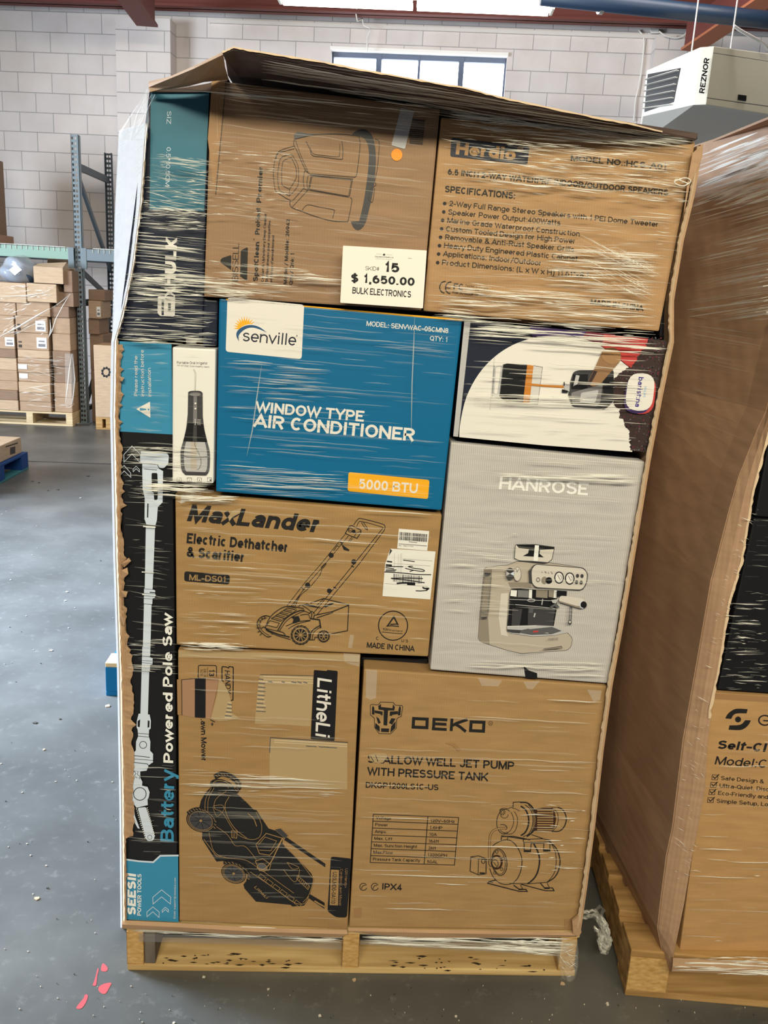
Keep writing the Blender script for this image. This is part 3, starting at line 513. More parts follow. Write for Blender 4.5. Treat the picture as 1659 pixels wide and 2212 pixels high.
# ---- pole saw carton (tall, left)
t = carton('tool_carton', 'tall narrow black and teal pole saw carton along the left side', [(259, 736), (370, 742), (384.5, 1992), (272, 1986)], 0.16, 'black', YF+0.001)
a = Art(t, 'teal_panel', YF+0.001); k = K(230, 700, 5.528)
a.poly([(258, 737), (370.5, 742.5), (373, 938.5), (259, 932)], 'teal'); k2 = K(250, 1640, 5.98)
a.done(); a = Art(t, 'teal_panel', YF+0.001); a.poly(k2(112, 1290, 485, 1330, 575, 1248, 806, 1245, 812, 2105, 130, 2070), 'teal').done()
a = Art(t, 'white_stripe', YF+0.001, e0=0.0014); a.line(k2(112, 1293, 300, 1318, 485, 1330, 575, 1248, 806, 1244), 3.6, 'silver').done()
a = Art(t, 'printed_warning', YF+0.001, e0=0.0014)
a.text('Please read the', (297.2, 855.5), (297, 768.7), 7.4, 'cream').text('instruction before', (311.6, 856), (310.4, 755.7), 7.4, 'cream').text('installation', (327, 856.5), (325.6, 795), 7.4, 'cream')
a.poly(k(355, 1015, 520, 926, 525, 1120), 'cream'); a.poly(k(398, 1003, 405, 1000, 475, 1012, 476, 1026, 405, 1034, 398, 1028), 'teal', False); a.poly(ring(*k(502, 1020)[0], 2.0), 'teal', False).done()
def chevron(a, kf, pts, w, m_): a.line(kf(*pts), w, m_, True)
a = Art(t, 'chevron_mark', YF+0.001, e0=0.0014); k3 = K(220, 920, 4.4222)
for pts in ((210, 275, 287, 192, 368, 272, 368, 352, 287, 268, 212, 345), (160, 435, 213, 378, 275, 450, 277, 492, 213, 430, 162, 488), (298, 415, 327, 385, 358, 415, 360, 440, 327, 408, 300, 438)): chevron(a, k3, pts, 1.1, 'silver')
for pts in ((478, 1785, 592, 1688, 710, 1782, 706, 1870, 592, 1778, 482, 1870), (402, 1975, 480, 1908, 562, 1975, 560, 2045, 480, 1970, 404, 2035), (598, 1950, 640, 1912, 682, 1945, 680, 1975, 640, 1940, 602, 1978)): chevron(a, k2, pts, 1.2, 'silver')
a.done()
a = Art(t, 'printed_picture', YF+0.001, e0=0.0016)                      # the pole saw
S_ = 'silver'; k4 = K(220, 1400, 3.568)
a.poly(rounded(k3(372, 238, 622, 262, 640, 282, 635, 362, 590, 405, 545, 400, 530, 366, 370, 352), 3), S_)
a.poly(k3(386, 360, 530, 372, 545, 408, 585, 432, 580, 730, 535, 775, 526, 900, 512, 950, 425, 942, 408, 890, 410, 690, 390, 600, 386, 420), S_)
a.poly(rounded(k3(475, 450, 530, 450, 537, 600, 532, 705, 500, 712, 495, 632, 476, 630), 3), 'black'); a.line(k3(370, 356, 530, 369, 548, 404, 586, 412), 1.2, 'black').line(k3(440, 745, 437, 872), 2.6, 'black').line(k3(404, 410, 526, 422), 1.0, 'black')
a.poly(k3(420, 966, 508, 974, 492, 1400, 485, 1550, 475, 1705, 462, 2200, 390, 2200, 402, 1705, 410, 1550, 413, 1390), S_)
for y, x0, x1, w in ((958, 398, 508, 3.2), (1395, 384, 495, 2.2), (1608, 390, 510, 3.0)): a.line(k3(x0, y, x1, y+10), w, 'white')
a.poly(k3(404, 1552, 485, 1562, 510, 1572, 508, 1640, 484, 1650, 482, 1702, 400, 1696), S_)
for y in (975, 1402, 1556, 1598, 1622, 1648, 1700): a.line(k3(396, y, 508, y+8), 0.9, 'black')
a.line(k3(460, 1590, 508, 1594), 2.0, 'black')
a.poly(k4(312, -10, 371, -10, 355, 515, 297, 515), S_); a.poly(k4(312, 62, 372, 70, 392, 78, 390, 125, 372, 130, 370, 178, 306, 170), S_)
for y in (62, 95, 112, 130, 178): a.line(k4(300, y, 388, y+6), 0.9, 'black')
a.poly(k4(284, 505, 368, 512, 378, 560, 376, 620, 364, 630, 362, 680, 374, 720, 372, 790, 395, 815, 394, 885, 360, 908, 345, 945, 300, 950, 232, 945, 226, 860, 232, 815, 262, 790, 264, 720, 280, 680, 276, 630, 268, 610, 270, 560), S_)
a.poly(k4(276, 562, 296, 548, 292, 610, 276, 606), 'black', False); a.poly(k4(354, 556, 368, 562, 366, 610, 352, 614), 'black'); a.line(k4(276, 656, 362, 664), 1.1, 'black').line(k4(280, 678, 362, 686), 1.1, 'black')
a.line(ring(*k4(318, 746)[0], 7.6), 1.3, 'black', True).line(k4(244, 828, 368, 842), 1.4, 'black').line(k4(226, 852, 394, 866), 1.0, 'black').line(k4(230, 880, 350, 892, 360, 906, 392, 884), 1.4, 'black')
a.poly(k4(240, 950, 296, 950, 296, 1000, 312, 1030, 310, 1060, 352, 1070, 368, 1110, 362, 1150, 352, 1165, 354, 1210, 268, 1230, 236, 1190, 228, 1120, 236, 1060), S_); a.line(ring(*k4(293, 1124)[0], 13.6), 1.6, 'black', True)
a.curve(k4(246, 950, 262, 965, 252, 985, 272, 1000), 1.0, 'black').curve(k4(280, 952, 274, 975, 290, 985, 288, 1010), 1.0, 'black')
a.poly(k4(232, 1180, 248, 1215, 254, 1290, 292, 1392, 276, 1388, 246, 1330), S_)
a.poly(rounded(k4(276, 1232, 340, 1224, 408, 1450, 398, 1484, 355, 1488, 340, 1470), 4), S_); a.line(ring(*k4(369, 1458)[0], 4.6), 1.0, 'black', True)
for i in range(15):
    f = i/14; x, y = 268+f*66, 1240+f*222; a.poly(ring(*k4(x, y)[0], 1.2, n=8), 'white', False); x, y = 350+f*56, 1232+f*215; a.poly(ring(*k4(x, y)[0], 1.2, n=8), 'white', False)
a.done()
a = Art(t, 'printed_title', YF+0.001, e0=0.0026)
a.text('Powered Pole Saw', (374, 1648.5), (371.5, 1322.5), 21, 'white', 0.025, 0.05).text('Battery', (375.3, 1819), (376.5, 1661), 29, 'teal', 0.02, 0.05).done()
a = Art(t, 'printed_logo', YF+0.001, e0=0.0026)
a.text('SEESII', (293.5, 1976), (294, 1886), 18.5, 'white', 0.045, 0.12); a = a.nxt('printed_text'); a.text('POWER TOOLS', (305, 1978), (305.5, 1888), 8.6, 'white', 0.02, 0.05); a = a.nxt('printed_contact'); a.text('Email: support@seesiius.com', (378.8, 1984.5), (380, 1896), 4.0, 'cream').done()
# ---- lower right: pump carton
t = carton('pump_carton', 'large brown well pump carton in the bottom row under the grey espresso carton', [(786, 1445), (1312, 1482), (1246, 2011), (754, 2003)], 0.55, 'card_pump')
k = K(780, 1500, 5.53); a = Art(t, 'printed_logo', YF)
a.line(k(130, 120, 205, 125, 232, 92, 385, 97, 410, 130, 490, 135, 498, 150, 480, 265, 445, 275, 425, 300, 420, 405, 352, 472, 215, 468, 162, 395, 158, 285, 125, 255, 112, 245, 110, 130), 1.3, INK, True)
a.poly(k(237, 112, 205, 140, 210, 182, 272, 190, 268, 368, 312, 372, 322, 192, 398, 192, 404, 150, 382, 120, 375, 165, 238, 150), INK, False)
for pts in ((130, 160, 142, 135, 158, 160, 160, 242, 130, 238), (160, 190, 258, 205, 256, 250, 238, 248, 232, 236, 165, 222), (452, 160, 465, 135, 476, 165, 468, 252, 438, 248), (345, 205, 440, 200, 440, 235, 372, 245, 368, 258, 342, 255), (180, 265, 215, 290, 235, 340, 205, 352), (362, 285, 412, 290, 372, 362, 332, 342), (172, 340, 222, 385, 222, 450, 168, 400), (412, 320, 408, 402, 348, 460, 360, 380), (240, 405, 335, 408, 332, 452, 240, 448)): a.poly(k(*pts), INK, False)
def lw(p, w, c=False): a.line(k(*p), w, INK, c, cap=False)
lw((628, 288, 790, 296, 786, 398, 622, 390), 6.6, True)
for p in ((872, 282, 864, 428), (858, 296, 1030, 305), (858, 350, 1020, 358), (846, 410, 1022, 420), (1086, 290, 1076, 438), (1092, 372, 1140, 345, 1272, 300), (1120, 352, 1178, 385, 1252, 445)): lw(p, 6.2)
lw((1315, 328, 1468, 334, 1462, 440, 1308, 432), 6.6, True); a.line(ring(*k(1547, 345)[0], 4.6), 0.8, INK, True); a.text('R', k(1536, 362)[0], k(1560, 363)[0], 5, INK).done()
k = K(740, 1420, 2.812); a = Art(t, 'printed_title', YF)
a.text('SHALLOW WELL JET PUMP', k(152, 640)[0], k(1042, 683)[0], 17.6, INK, 0.02).text('WITH PRESSURE TANK', k(147, 715)[0], k(885, 752)[0], 17.6, INK, 0.02); a = a.nxt('printed_model'); a.text('DKGP1200LS1C-US', k(140, 792)[0], k(582, 808)[0], 12.6, INK, 0.015)
a = a.nxt('printed_rating'); a.text('IPX4', k(240, 1410)[0], k(360, 1416)[0], 13.6, INK, 0.02)
for cx in (126, 196):
    c = k(cx, 1394)[0]; a.line(ring(*c, 7.6, a0=20, a1=330), 1.6, INK); a.curve([(c[0]-4, c[1]+4), (c[0]-1, c[1]-2), (c[0]+4, c[1]-3)], 1.6, INK)
a.done()
a = Art(t, 'printed_table', YF); rows = ['Voltage|120V~60Hz', 'Power|1.6HP', 'Amps|10A', 'Max. Lift|164ft', 'Max. Sunction Height|26ft', 'Max.Flow|1320GPH', 'Pressure Tank Capacity|5GAL']
TL, TR, BR, BL = (187, 953), (705, 973), (680, 1262), (168, 1246)
def tp(u, v): return ((TL[0]*(1-u)+TR[0]*u)*(1-v)+(BL[0]*(1-u)+BR[0]*u)*v, (TL[1]*(1-u)+TR[1]*u)*(1-v)+(BL[1]*(1-u)+BR[1]*u)*v)
for i in range(8): a.line(k(*tp(0, i/7), *tp(1, i/7)), 1.6, INK)
for u in (0, 0.64, 1): a.line(k(*tp(u, 0), *tp(u, 1)), 1.6, INK)
for i, r in enumerate(rows):
    l, q = r.split('|'); v = (i+0.70)/7
    wl_ = {0: 95, 1: 76, 2: 68, 3: 110, 4: 265, 5: 120, 6: 290}[i]; wr = {0: 148, 1: 76, 2: 46, 3: 62, 4: 48, 5: 118, 6: 64}[i]
    a.text(l, k(*tp(0.03, v))[0], k(*tp(0.03+wl_/518, v))[0], 6.6, INK, 0.012).text(q, k(*tp(0.675, v+0.02))[0], k(*tp(0.675+wr/518, v+0.02))[0], 6.6, INK, 0.012)
a.done()
k = K(1000, 1720, 6.9125); a = Art(t, 'printed_picture', YF)
def L(w, *p, c=False): a.line(k(*p), w, INK, c)
def Cv(w, *p, c=False): a.curve(k(*p), w, INK, c)
def El(w, cx, cy, rx, ry, rot=0.0, a0=0, a1=360):
    c = k(cx, cy)[0]; a.line(ring(c[0], c[1], rx/6.9125, ry/6.9125, rot, 36, a0, a1), w, INK, a1-a0 >= 360)
El(1.5, 625, 380, 120, 185, 0.08, 60, 300); Cv(1.2, 720, 240, 755, 330, 750, 430, 690, 530, 600, 545); Cv(1.2, 770, 230, 815, 330, 800, 470, 740, 555, 640, 560, 560, 510)
Cv(1.2, 545, 210, 590, 180, 680, 185, 720, 165, 745, 180, 790, 190, 845, 220); El(1.2, 590, 235, 38, 42); El(0.9, 590, 235, 20, 24); El(1.2, 620, 275, 55, 52, 0, 0, 180)
L(1.8, 748, 165, 752, 90, 850, 85, 960, 100); Cv(3.0, 860, 92, 960, 100, 1040, 170, 1085, 280, 1090, 400, 1050, 520, 960, 600); Cv(3.2, 870, 150, 940, 210, 980, 320, 975, 440, 930, 540, 870, 585); Cv(1.6, 930, 130, 1010, 200, 1045, 320, 1035, 450, 985, 560, 900, 605)
Cv(1.4, 980, 130, 1040, 210, 1065, 320, 1055, 460, 1000, 580)
a.poly(k(1060, 190, 1200, 172, 1320, 172, 1370, 230, 1392, 340, 1370, 460, 1330, 520, 1060, 520, 1095, 360), 'brown_print')
for i in range(9): yy = 210+i*36; a.line(k(1115, yy, 1345, yy+2), 2.6, 'card_pump')
a.up(); Cv(1.2, 1320, 172, 1400, 230, 1425, 340, 1395, 460, 1330, 520); Cv(2.2, 1420, 165, 1500, 210, 1545, 330, 1515, 450, 1440, 520, 1330, 522); L(1.0, 1320, 172, 1425, 165)
Cv(4.8, 640, 478, 560, 480, 470, 505, 415, 570, 400, 680, 395, 800, 392, 960); a.up(); a.curve(k(655, 478, 560, 480, 470, 505, 415, 570, 400, 680, 395, 800, 392, 960), 3.2, 'card_pump'); a.up(); Cv(1.4, 560, 425, 620, 425, 660, 470, 640, 495)
L(1.6, 570, 655, 580, 590, 900, 640, 905, 690); L(1.2, 660, 655, 670, 615); L(1.6, 900, 645, 1190, 635, 1300, 655, 1300, 820, 1205, 820, 1210, 705, 1020, 705, 1010, 830, 915, 828, 915, 690, 1300, 680); L(1.6, 1030, 575, 1190, 630); L(2.2, 590, 600, 760, 600, 1000, 650)
a.poly(k(925, 800, 1010, 805, 1008, 830, 920, 828), INK, False); a.poly(k(1205, 795, 1300, 798, 1298, 825, 1205, 822), INK, False)
Cv(1.6, 445, 740, 520, 690, 640, 650, 740, 680, 830, 790, 880, 930, 870, 1090, 820, 1220, 760, 1285); Cv(1.6, 400, 1080, 450, 1200, 540, 1290, 640, 1318, 760, 1300); Cv(3.0, 1060, 715, 1120, 830, 1145, 960, 1120, 1120, 1060, 1230, 970, 1305); L(1.5, 700, 1305, 970, 1308, 1260, 1285)
Cv(1.2, 1310, 700, 1370, 800, 1395, 950, 1375, 1120, 1310, 1230, 1260, 1280); Cv(2.2, 1310, 690, 1400, 790, 1450, 950, 1430, 1100, 1370, 1210, 1260, 1285)
El(1.6, 545, 985, 112, 200, -0.12); El(1.0, 540, 985, 92, 180, -0.12); a.poly(ring(*k(505, 985)[0], 13, 16), 'brown_print'); a.poly(ring(*k(500, 985)[0], 9, 12), 'card_pump'); El(1.6, 478, 1010, 48, 60); L(1.4, 460, 985, 500, 1040); El(1.2, 425, 990, 40, 60, 0, 90, 270)
for cx, cy in ((508, 832), (580, 1090), (475, 1145), (600, 930)): El(1.0, cx, cy, 18, 22)
L(1.6, 120, 905, 235, 890, 350, 935, 345, 1160, 235, 1175, 108, 1120, c=True); L(1.2, 235, 935, 228, 1165); L(1.2, 125, 910, 240, 935, 350, 940); El(1.4, 305, 970, 26, 34); a.poly(k(250, 1135, 330, 1140, 325, 1160, 250, 1160), INK, False)
L(2.2, 480, 1255, 390, 1275, 372, 1300, 840, 1420, 960, 1422, 940, 1390, 840, 1390, 760, 1330); L(1.2, 390, 1278, 450, 1290); L(1.2, 860, 1325, 890, 1375); L(2.0, 870, 1315, 1230, 1410, 1362, 1412, 1340, 1370, 1215, 1365, 1160, 1300); L(1.2, 1260, 1300, 1290, 1360); a.poly(k(830, 1380, 900, 1378, 905, 1400, 835, 1402), INK, False); a.poly(k(1215, 1365, 1290, 1362, 1295, 1385, 1220, 1388), INK, False)
a.done()
a = Art(t, 'packing_tape', YF, e0=0.0009); a.poly([(765, 1962), (781, 1960), (780, 1983), (764, 1983)], 'tape'); a = a.nxt('packing_tape'); a.poly([(1220, 1985), (1238, 1985), (1236, 2008), (1219, 2006)], 'tape'); a = a.nxt('tape_patch'); a.poly([(791, 1446), (815, 1448), (812, 1508), (800, 1512), (790, 1506)], 'film_soft', False); a = a.nxt('tape_patch'); a.poly([(1268, 1490), (1300, 1492), (1296, 1512), (1282, 1516)], 'film_soft', False); a.done()
a = Art(t, 'torn_patch', YF, e0=0.0019); k = K(740, 1420, 2.812); a.poly(k(160, 590, 200, 580, 262, 582, 275, 600, 245, 640, 190, 640, 165, 622), 'torn'); a = a.nxt('torn_patch'); a.poly(k(620, 520, 680, 522, 718, 560, 705, 572, 670, 538), 'tape', False); a.line(k(170, 600, 190, 635), 1.5, 'ink_soft').line(k(200, 595, 215, 632), 1.5, 'ink_soft').done()
# ---- lower left: mower carton
t = carton('mower_carton', 'tall brown lawn mower carton with torn patches beside the pump carton', [(384, 1404), (779, 1415), (751, 2008), (387, 1990)], 0.6, 'card_mower')
a = Art(t, 'top_fold', YF); a.poly([(386, 1405), (777, 1416), (776, 1430), (650, 1424), (386, 1420)], 'torn'); a.line([(386, 1421), (650, 1425), (775, 1431)], 1.0, 'tape').done()
k = K(370, 1380, 3.457); a = Art(t, 'logo_panel', YF); a.poly(rounded(k(1065, 232, 1160, 240, 1165, 232, 1243, 240, 1219, 762, 1041, 750), 3), 'black'); a = a.sub('lettering'); a.text('LitheLi', k(1092, 290)[0], k(1076, 735)[0], 31, 'cream', 0.012, 0.12).done()
a = Art(t, 'torn_patch', YF); a.poly(k(660, 272, 1060, 272, 1050, 500, 1040, 655, 830, 640, 624, 634, 640, 420), 'torn'); a = a.nxt('torn_patch'); a.poly(k(735, 738, 1040, 752, 1316, 776, 1314, 1126, 1040, 1115, 733, 1090), 'torn')
for i in range(17): y = 300+i*15; a.line(k(655-i*1.2, y, 692+random.uniform(-8, 14), y+4), 1.9, 'torn_light' if i % 2 else 'gun')
for y in (280, 300, 318): a.line(k(690, y, 1058, y+14), 1.6, 'torn_light')
a.line(k(665, 268, 1060, 276), 1.3, 'dark_grey').line(k(740, 738, 1318, 774), 1.8, 'dark_grey').line(k(740, 740, 735, 850), 1.8, 'gun')
for y in (756, 772): a.line(k(770, y, 1312, y+32), 1.7, 'torn_light')
for i in range(9): x = random.uniform(780, 1240); y = 785+(x-760)*0.06; a.line(k(x, y, x+random.uniform(15, 45), y+4), 1.7, 'gun')
for i in range(7): x = random.uniform(720, 1000); y = 318+(x-700)*0.02; a.line(k(x, y, x+random.uniform(10, 35), y+5), 2.0, 'gun')
a.done()
k = K(380, 1410, 8.85); a = Art(t, 'printed_badge', YF, e0=0.0008)
a.line(k(445, 480, 425, 475, 430, 255, 450, 240, 755, 245, 775, 262, 777, 450), 1.7, INK); a.line(k(605, 285, 600, 460), 0.8, INK); a.text('13', k(634, 325)[0], k(630, 450)[0], 11.5, INK, 0.03).text('DECK', k(530, 312)[0], k(532, 470)[0], 5.2, INK).text('SIZE', k(466, 318)[0], k(468, 445)[0], 5.2, INK)
a = a.nxt('printed_badge'); a.line(k(905, 545, 880, 520, 880, 285, 890, 265, 960, 272, 1008, 292, 1018, 262, 1090, 275, 1098, 300, 1090, 905, 1045, 912), 2.2, INK); a.text('HANDY', k(928, 335)[0], k(955, 800)[0], 11.5, INK, 0.012, 0.18); a = a.nxt('printed_title'); a.text('.awn Mower', k(474, 1268)[0], k(486, 2062)[0], 12.2, INK, 0.02).text('/+', k(662, 1275)[0], k(664, 1400)[0], 9, INK, 0.02).done()
a = Art(t, 'torn_hole', YF, e0=0.0016); a.poly(k(100, 515, 360, 492, 570, 480, 780, 450, 828, 490, 660, 1262, 360, 1238, 108, 1190), 'inner'); a.poly(k(362, 490, 570, 480, 566, 1252, 360, 1236), 'black'); a.poly(k(580, 478, 780, 450, 825, 490, 812, 530, 580, 520), 'wood_print', False); a.poly(k(20, 510, 100, 518, 108, 1190, 30, 1185), 'tape', False)
a.poly(k(822, 495, 880, 540, 950, 640, 1005, 760, 1035, 850, 1070, 1000, 1070, 1150, 1230, 1260, 980, 1300, 830, 1312, 660, 1262, 780, 800), 'torn')
for i in range(9): y = 950+i*36; a.line(k(1000-i*8, y, 1062, y+10), 2.0, 'torn_light' if i % 2 == 0 else 'gun')
a.line(k(108, 515, 115, 1190), 1.6, 'ink_soft').line(k(106, 516, 360, 494), 1.4, 'ink_soft').line(k(820, 495, 780, 800, 660, 1262), 1.4, 'tape').done()
k = K(370, 1640, 4.046); a = Art(t, 'printed_picture', YF); P_ = 'ink'; G = 'card_mower'
def wheel(cx, cy, rx, ry, rot):
    c = k(cx, cy)[0]; q = lambda f: ring(c[0], c[1], rx*f/4.046, ry*f/4.046, rot)
    a.poly(q(1.0), P_); a.line(q(0.9), 1.0, G, True); a.poly(q(0.78), 'dark_grey'); a.line(q(0.8), 0.9, G, True)
    for i in range(8):
        t_ = i*math.pi/4+0.3; e = (c[0]+(rx*0.74*math.cos(t_)*math.cos(rot)-ry*0.74*math.sin(t_)*math.sin(rot))/4.046, c[1]+(rx*0.74*math.cos(t_)*math.sin(rot)+ry*0.74*math.sin(t_)*math.cos(rot))/4.046); a.line([c, e], 1.3, P_)
    a.up(); a.poly(ring(c[0], c[1], 3, 2.6), G)
def tread(pts, n, w):
    p = smooth_pts(k(*pts), 8); a.line(p, w, P_)
    a.up()
    for i in range(2, len(p)-2, 3): x, y = p[i]; a.line([(x-2.2, y-1.8+1.2*(i % 2)), (x+1.6, y+2.2)], 1.1, G)
    a.up()
a.poly(k(1005, 680, 1348, 915, 1345, 945, 985, 705), P_, False)
a.poly(k(345, 245, 460, 245, 560, 290, 650, 370, 720, 440, 745, 445, 800, 530, 850, 605, 960, 640, 980, 680, 970, 735, 1060, 830, 1160, 930, 1225, 1000, 1245, 1060, 1215, 1170, 1195, 1230, 1160, 1280, 1060, 1288, 1000, 1240, 860, 1150, 720, 1050, 640, 990, 560, 930, 470, 890, 395, 895, 270, 700, 270, 640, 390, 600, 380, 500, 240, 440, 260, 360, 300, 290), P_)
a.poly(k(690, 1025, 1060, 1275, 740, 1245, 640, 1130, 630, 1095), P_, False); a.poly(k(830, 955, 1340, 1255, 1338, 1308, 1200, 1215, 820, 985), P_, False)
wheel(258, 538, 130, 98, 0.32); tread((150, 470, 200, 440, 270, 440, 340, 480, 385, 540, 375, 610), 9, 8); wheel(545, 1000, 112, 82, 0.42); tread((465, 905, 540, 905, 620, 940, 680, 1000, 670, 1060), 8, 7)
tread((390, 150, 440, 128, 510, 145, 575, 195, 590, 240, 565, 280), 9, 11); a.poly(ring(*k(445, 235)[0], 27, 14, 0.3), P_); a.line(ring(*k(448, 232)[0], 20, 10, 0.3, 24, 170, 340), 1.2, G); a.line(ring(*k(450, 240)[0], 12, 7, 0.3, 24, 150, 360), 1.0, G); a.poly(k(345, 262, 460, 252, 560, 292, 480, 330, 330, 320), P_)
def g(w, *p): a.curve(k(*p), w, G)
g(1.0, 350, 250, 300, 350, 295, 450); g(1.0, 375, 250, 325, 350, 320, 470); g(1.0, 480, 280, 390, 350, 380, 430, 450, 470, 560, 640, 680, 700, 770, 680, 790, 580, 740, 460); g(1.2, 505, 330, 470, 400, 490, 500, 560, 610, 660, 690); g(1.6, 670, 475, 720, 520, 745, 585); g(0.9, 410, 295, 520, 320); g(0.9, 365, 410, 440, 400, 460, 440, 400, 500, 365, 420)
a.line(k(525, 625, 575, 630, 572, 690, 528, 685), 1.2, G, True).line(k(540, 645, 540, 680), 1.2, G).line(k(555, 645, 555, 680), 1.2, G); g(1.0, 395, 590, 480, 650, 520, 700, 560, 755, 640, 760, 700, 820, 750, 890); g(1.0, 330, 640, 370, 800, 470, 860, 640, 880, 760, 950, 1070, 1170)
a.line(k(285, 700, 395, 850, 470, 855), 1.2, G); a.line(k(740, 745, 830, 648, 970, 690, 930, 760, 860, 840, 770, 825, 740, 745), 1.5, G); a.line(k(760, 750, 820, 680, 920, 715, 870, 800, 770, 795), 1.1, G); g(2.2, 975, 690, 920, 800, 870, 900, 810, 960, 750, 950)
a.line(k(735, 890, 800, 870, 870, 920, 855, 970, 770, 975), 1.4, G, True); a.poly(ring(*k(795, 945)[0], 11, 8, 0.4), 'gun'); a.line(ring(*k(795, 945)[0], 11, 8, 0.4), 1.0, G, True)
g(1.0, 990, 760, 1110, 880, 1220, 1020, 1240, 1060, 1200, 1190, 1150, 1250); g(1.0, 1010, 900, 1060, 960, 1115, 945, 1010, 900); g(1.0, 980, 965, 1070, 1070, 1110, 1030, 1120, 960); a.line(k(1105, 1015, 1210, 1110, 1195, 1140, 1095, 1045), 1.1, G, True)
for i in range(7): a.line(k(1115+i*14, 1025+i*13, 1105+i*14, 1050+i*13), 1.0, G)
for i in range(6): x = 780+i*62; y = 1000+i*46; a.line(k(x, y, x+48, y+36, x+30, y+62, x-18, y+26), 1.0, G, True)
g(1.2, 690, 985, 830, 1080, 960, 1170, 1080, 1255, 1160, 1262, 1200, 1200); a.poly(k(905, 615, 955, 605, 1020, 670, 990, 690), 'dark_grey', False); a.line(k(905, 615, 955, 605, 1020, 670, 990, 690), 1.0, G, True); a.line(k(1255, 1240, 1290, 1262, 1340, 1290), 3.2, G); a.text('LitheLi', k(722, 1120)[0], k(835, 1225)[0], 6, G, 0.01, 0.2).done()
a = Art(t, 'model_panel', YF); k = K(370, 1640, 4.046); a.poly(rounded(k(1395, 850, 1575, 868, 1535, 1385, 1440, 1382, 1365, 1330), 6), 'black'); a.poly(k(1395, 965, 1466, 968, 1457, 1278, 1384, 1275), G); a = a.sub('lettering')
a.text('U20LMD0-0A110', k(1412, 985)[0], k(1396, 1262)[0], 9, INK, 0.01).text('Cordless Lawn Mower', k(1476, 960)[0], k(1464, 1280)[0], 6.2, 'tape').text('U20 Handy+', k(1520, 955)[0], k(1514, 1125)[0], 5.6, 'tape').done()
a = Art(t, 'packing_tape', YF); a.poly([(711, 1994), (748, 1995), (747, 2007), (709, 2005)], 'tape'); a = a.nxt('tape_patch'); a.poly([(742, 1411), (778, 1414), (776, 1440), (760, 1436), (744, 1430)], 'film_soft').done()
# ---- dethatcher carton
t = carton('dethatcher_carton', 'wide brown dethatcher carton below the blue box, with shipping labels', [(378, 1066), (955, 1111), (925, 1419), (381, 1393)], 0.5, 'card_thatch')
k = K(370, 1050, 2.812); a = Art(t, 'printed_logo', YF)
a.text('MaxLander', k(94, 212)[0], k(893, 283)[0], 37, INK, 0.036, 0.22); a.up(); a.poly(k(345, 185, 372, 150, 425, 132, 415, 165, 370, 190, 352, 215), 'torn', False); a.done()
a = Art(t, 'printed_title', YF); a.text('Electric Dethatcher', k(92, 347)[0], k(702, 402)[0], 22.5, INK, 0.035).text('& Scarifier', k(92, 430)[0], k(438, 461)[0], 22.5, INK, 0.035); a = a.nxt('printed_origin'); a.text('MADE IN CHINA', k(1187, 981)[0], k(1478, 1005)[0], 12, INK, 0.02).text('C', k(1243, 934)[0], k(1258, 935)[0], 7, INK, 0.01).text('U S', k(1398, 948)[0], k(1438, 950)[0], 6.4, INK, 0.01).done()
a = Art(t, 'model_panel', YF); a.poly(rounded(k(80, 517, 356, 540, 353, 598, 78, 578), 6), INK); a = a.sub('lettering'); a.text('ML-DS01', k(108, 572)[0], k(328, 586)[0], 13, 'card_thatch', 0.012).done()
a = Art(t, 'certification_mark', YF); c = k(1347, 848)[0]; a.line(ring(*c, 31.5), 2.2, INK, True); k2 = K(820, 1130, 7.629)
a.line(k2(130, 1695, 235, 1545, 305, 1680), 3.0, INK, cap=False).line(k2(115, 1698, 200, 1692, 315, 1704), 2.2, INK).line(k2(180, 1668, 295, 1662), 2.4, INK).line(k2(40, 1795, 375, 1825), 1.2, INK)
a.text('TÜV', k2(50, 1768)[0], k2(140, 1775)[0], 5, INK, 0.02).text('Rheinland', k2(145, 1776)[0], k2(375, 1794)[0], 3.8, INK).done()
a = Art(t, 'barcode_label', YF, e0=0.0009); a.poly(k2(318, 92, 818, 132, 785, 455, 290, 415), 'label_paper'); a = a.sub('barcode')
x = 330
rnd = random.Random(3)
while x < 790:
    w = rnd.choice((4, 6, 9, 14)); f = (x-330)/470; y0 = 145+f*40; y1 = 275+f*38; a.poly(k2(x, y0, min(794, x+w), y0+1, min(788, x+w-8), y1+1, x-8, y1), INK, False); x += w+rnd.choice((4, 6, 8))
a.done(); a = a.__class__(a.p, 'printed_text', proj=a.proj, e0=a.e); a.line(k2(482, 308, 615, 320), 1.4, 'grey').line(k2(318, 342, 775, 376), 1.5, 'grey').text('New - Made in China', k2(315, 378)[0], k2(555, 392)[0], 2.6, INK).done()
a = Art(t, 'shipping_label', YF, e0=0.0009); a.poly(rounded(k2(175, 420, 922, 468, 835, 1258, 47, 1203, 90, 680), 1.2), 'label_paper'); a.poly(k2(175, 420, 208, 455, 150, 545), 'dark_grey', False); a = a.sub('barcode')
x = 225
while x < 700:
    w = rnd.choice((4, 6, 10)); f = (x-225)/475; y0 = 835+f*40; a.poly(k2(x, y0, x+w, y0, x+w-5, y0+128, x-5, y0+128), 'dark_grey', False); x += w+rnd.choice((5, 8, 14))
for p in ((230, 665, 840, 708), (85, 995, 800, 1045), (385, 590, 870, 625)): a.line(k2(*p), 0.6, 'grey')
for x in (310, 365, 245, 345): a.line(k2(x, 480+random.uniform(0, 60), x-8, 880), 0.8, 'light_grey')
a.up(); a.done(); a = Art(a.p, 'pen_scribble', proj=a.proj, e0=a.e)
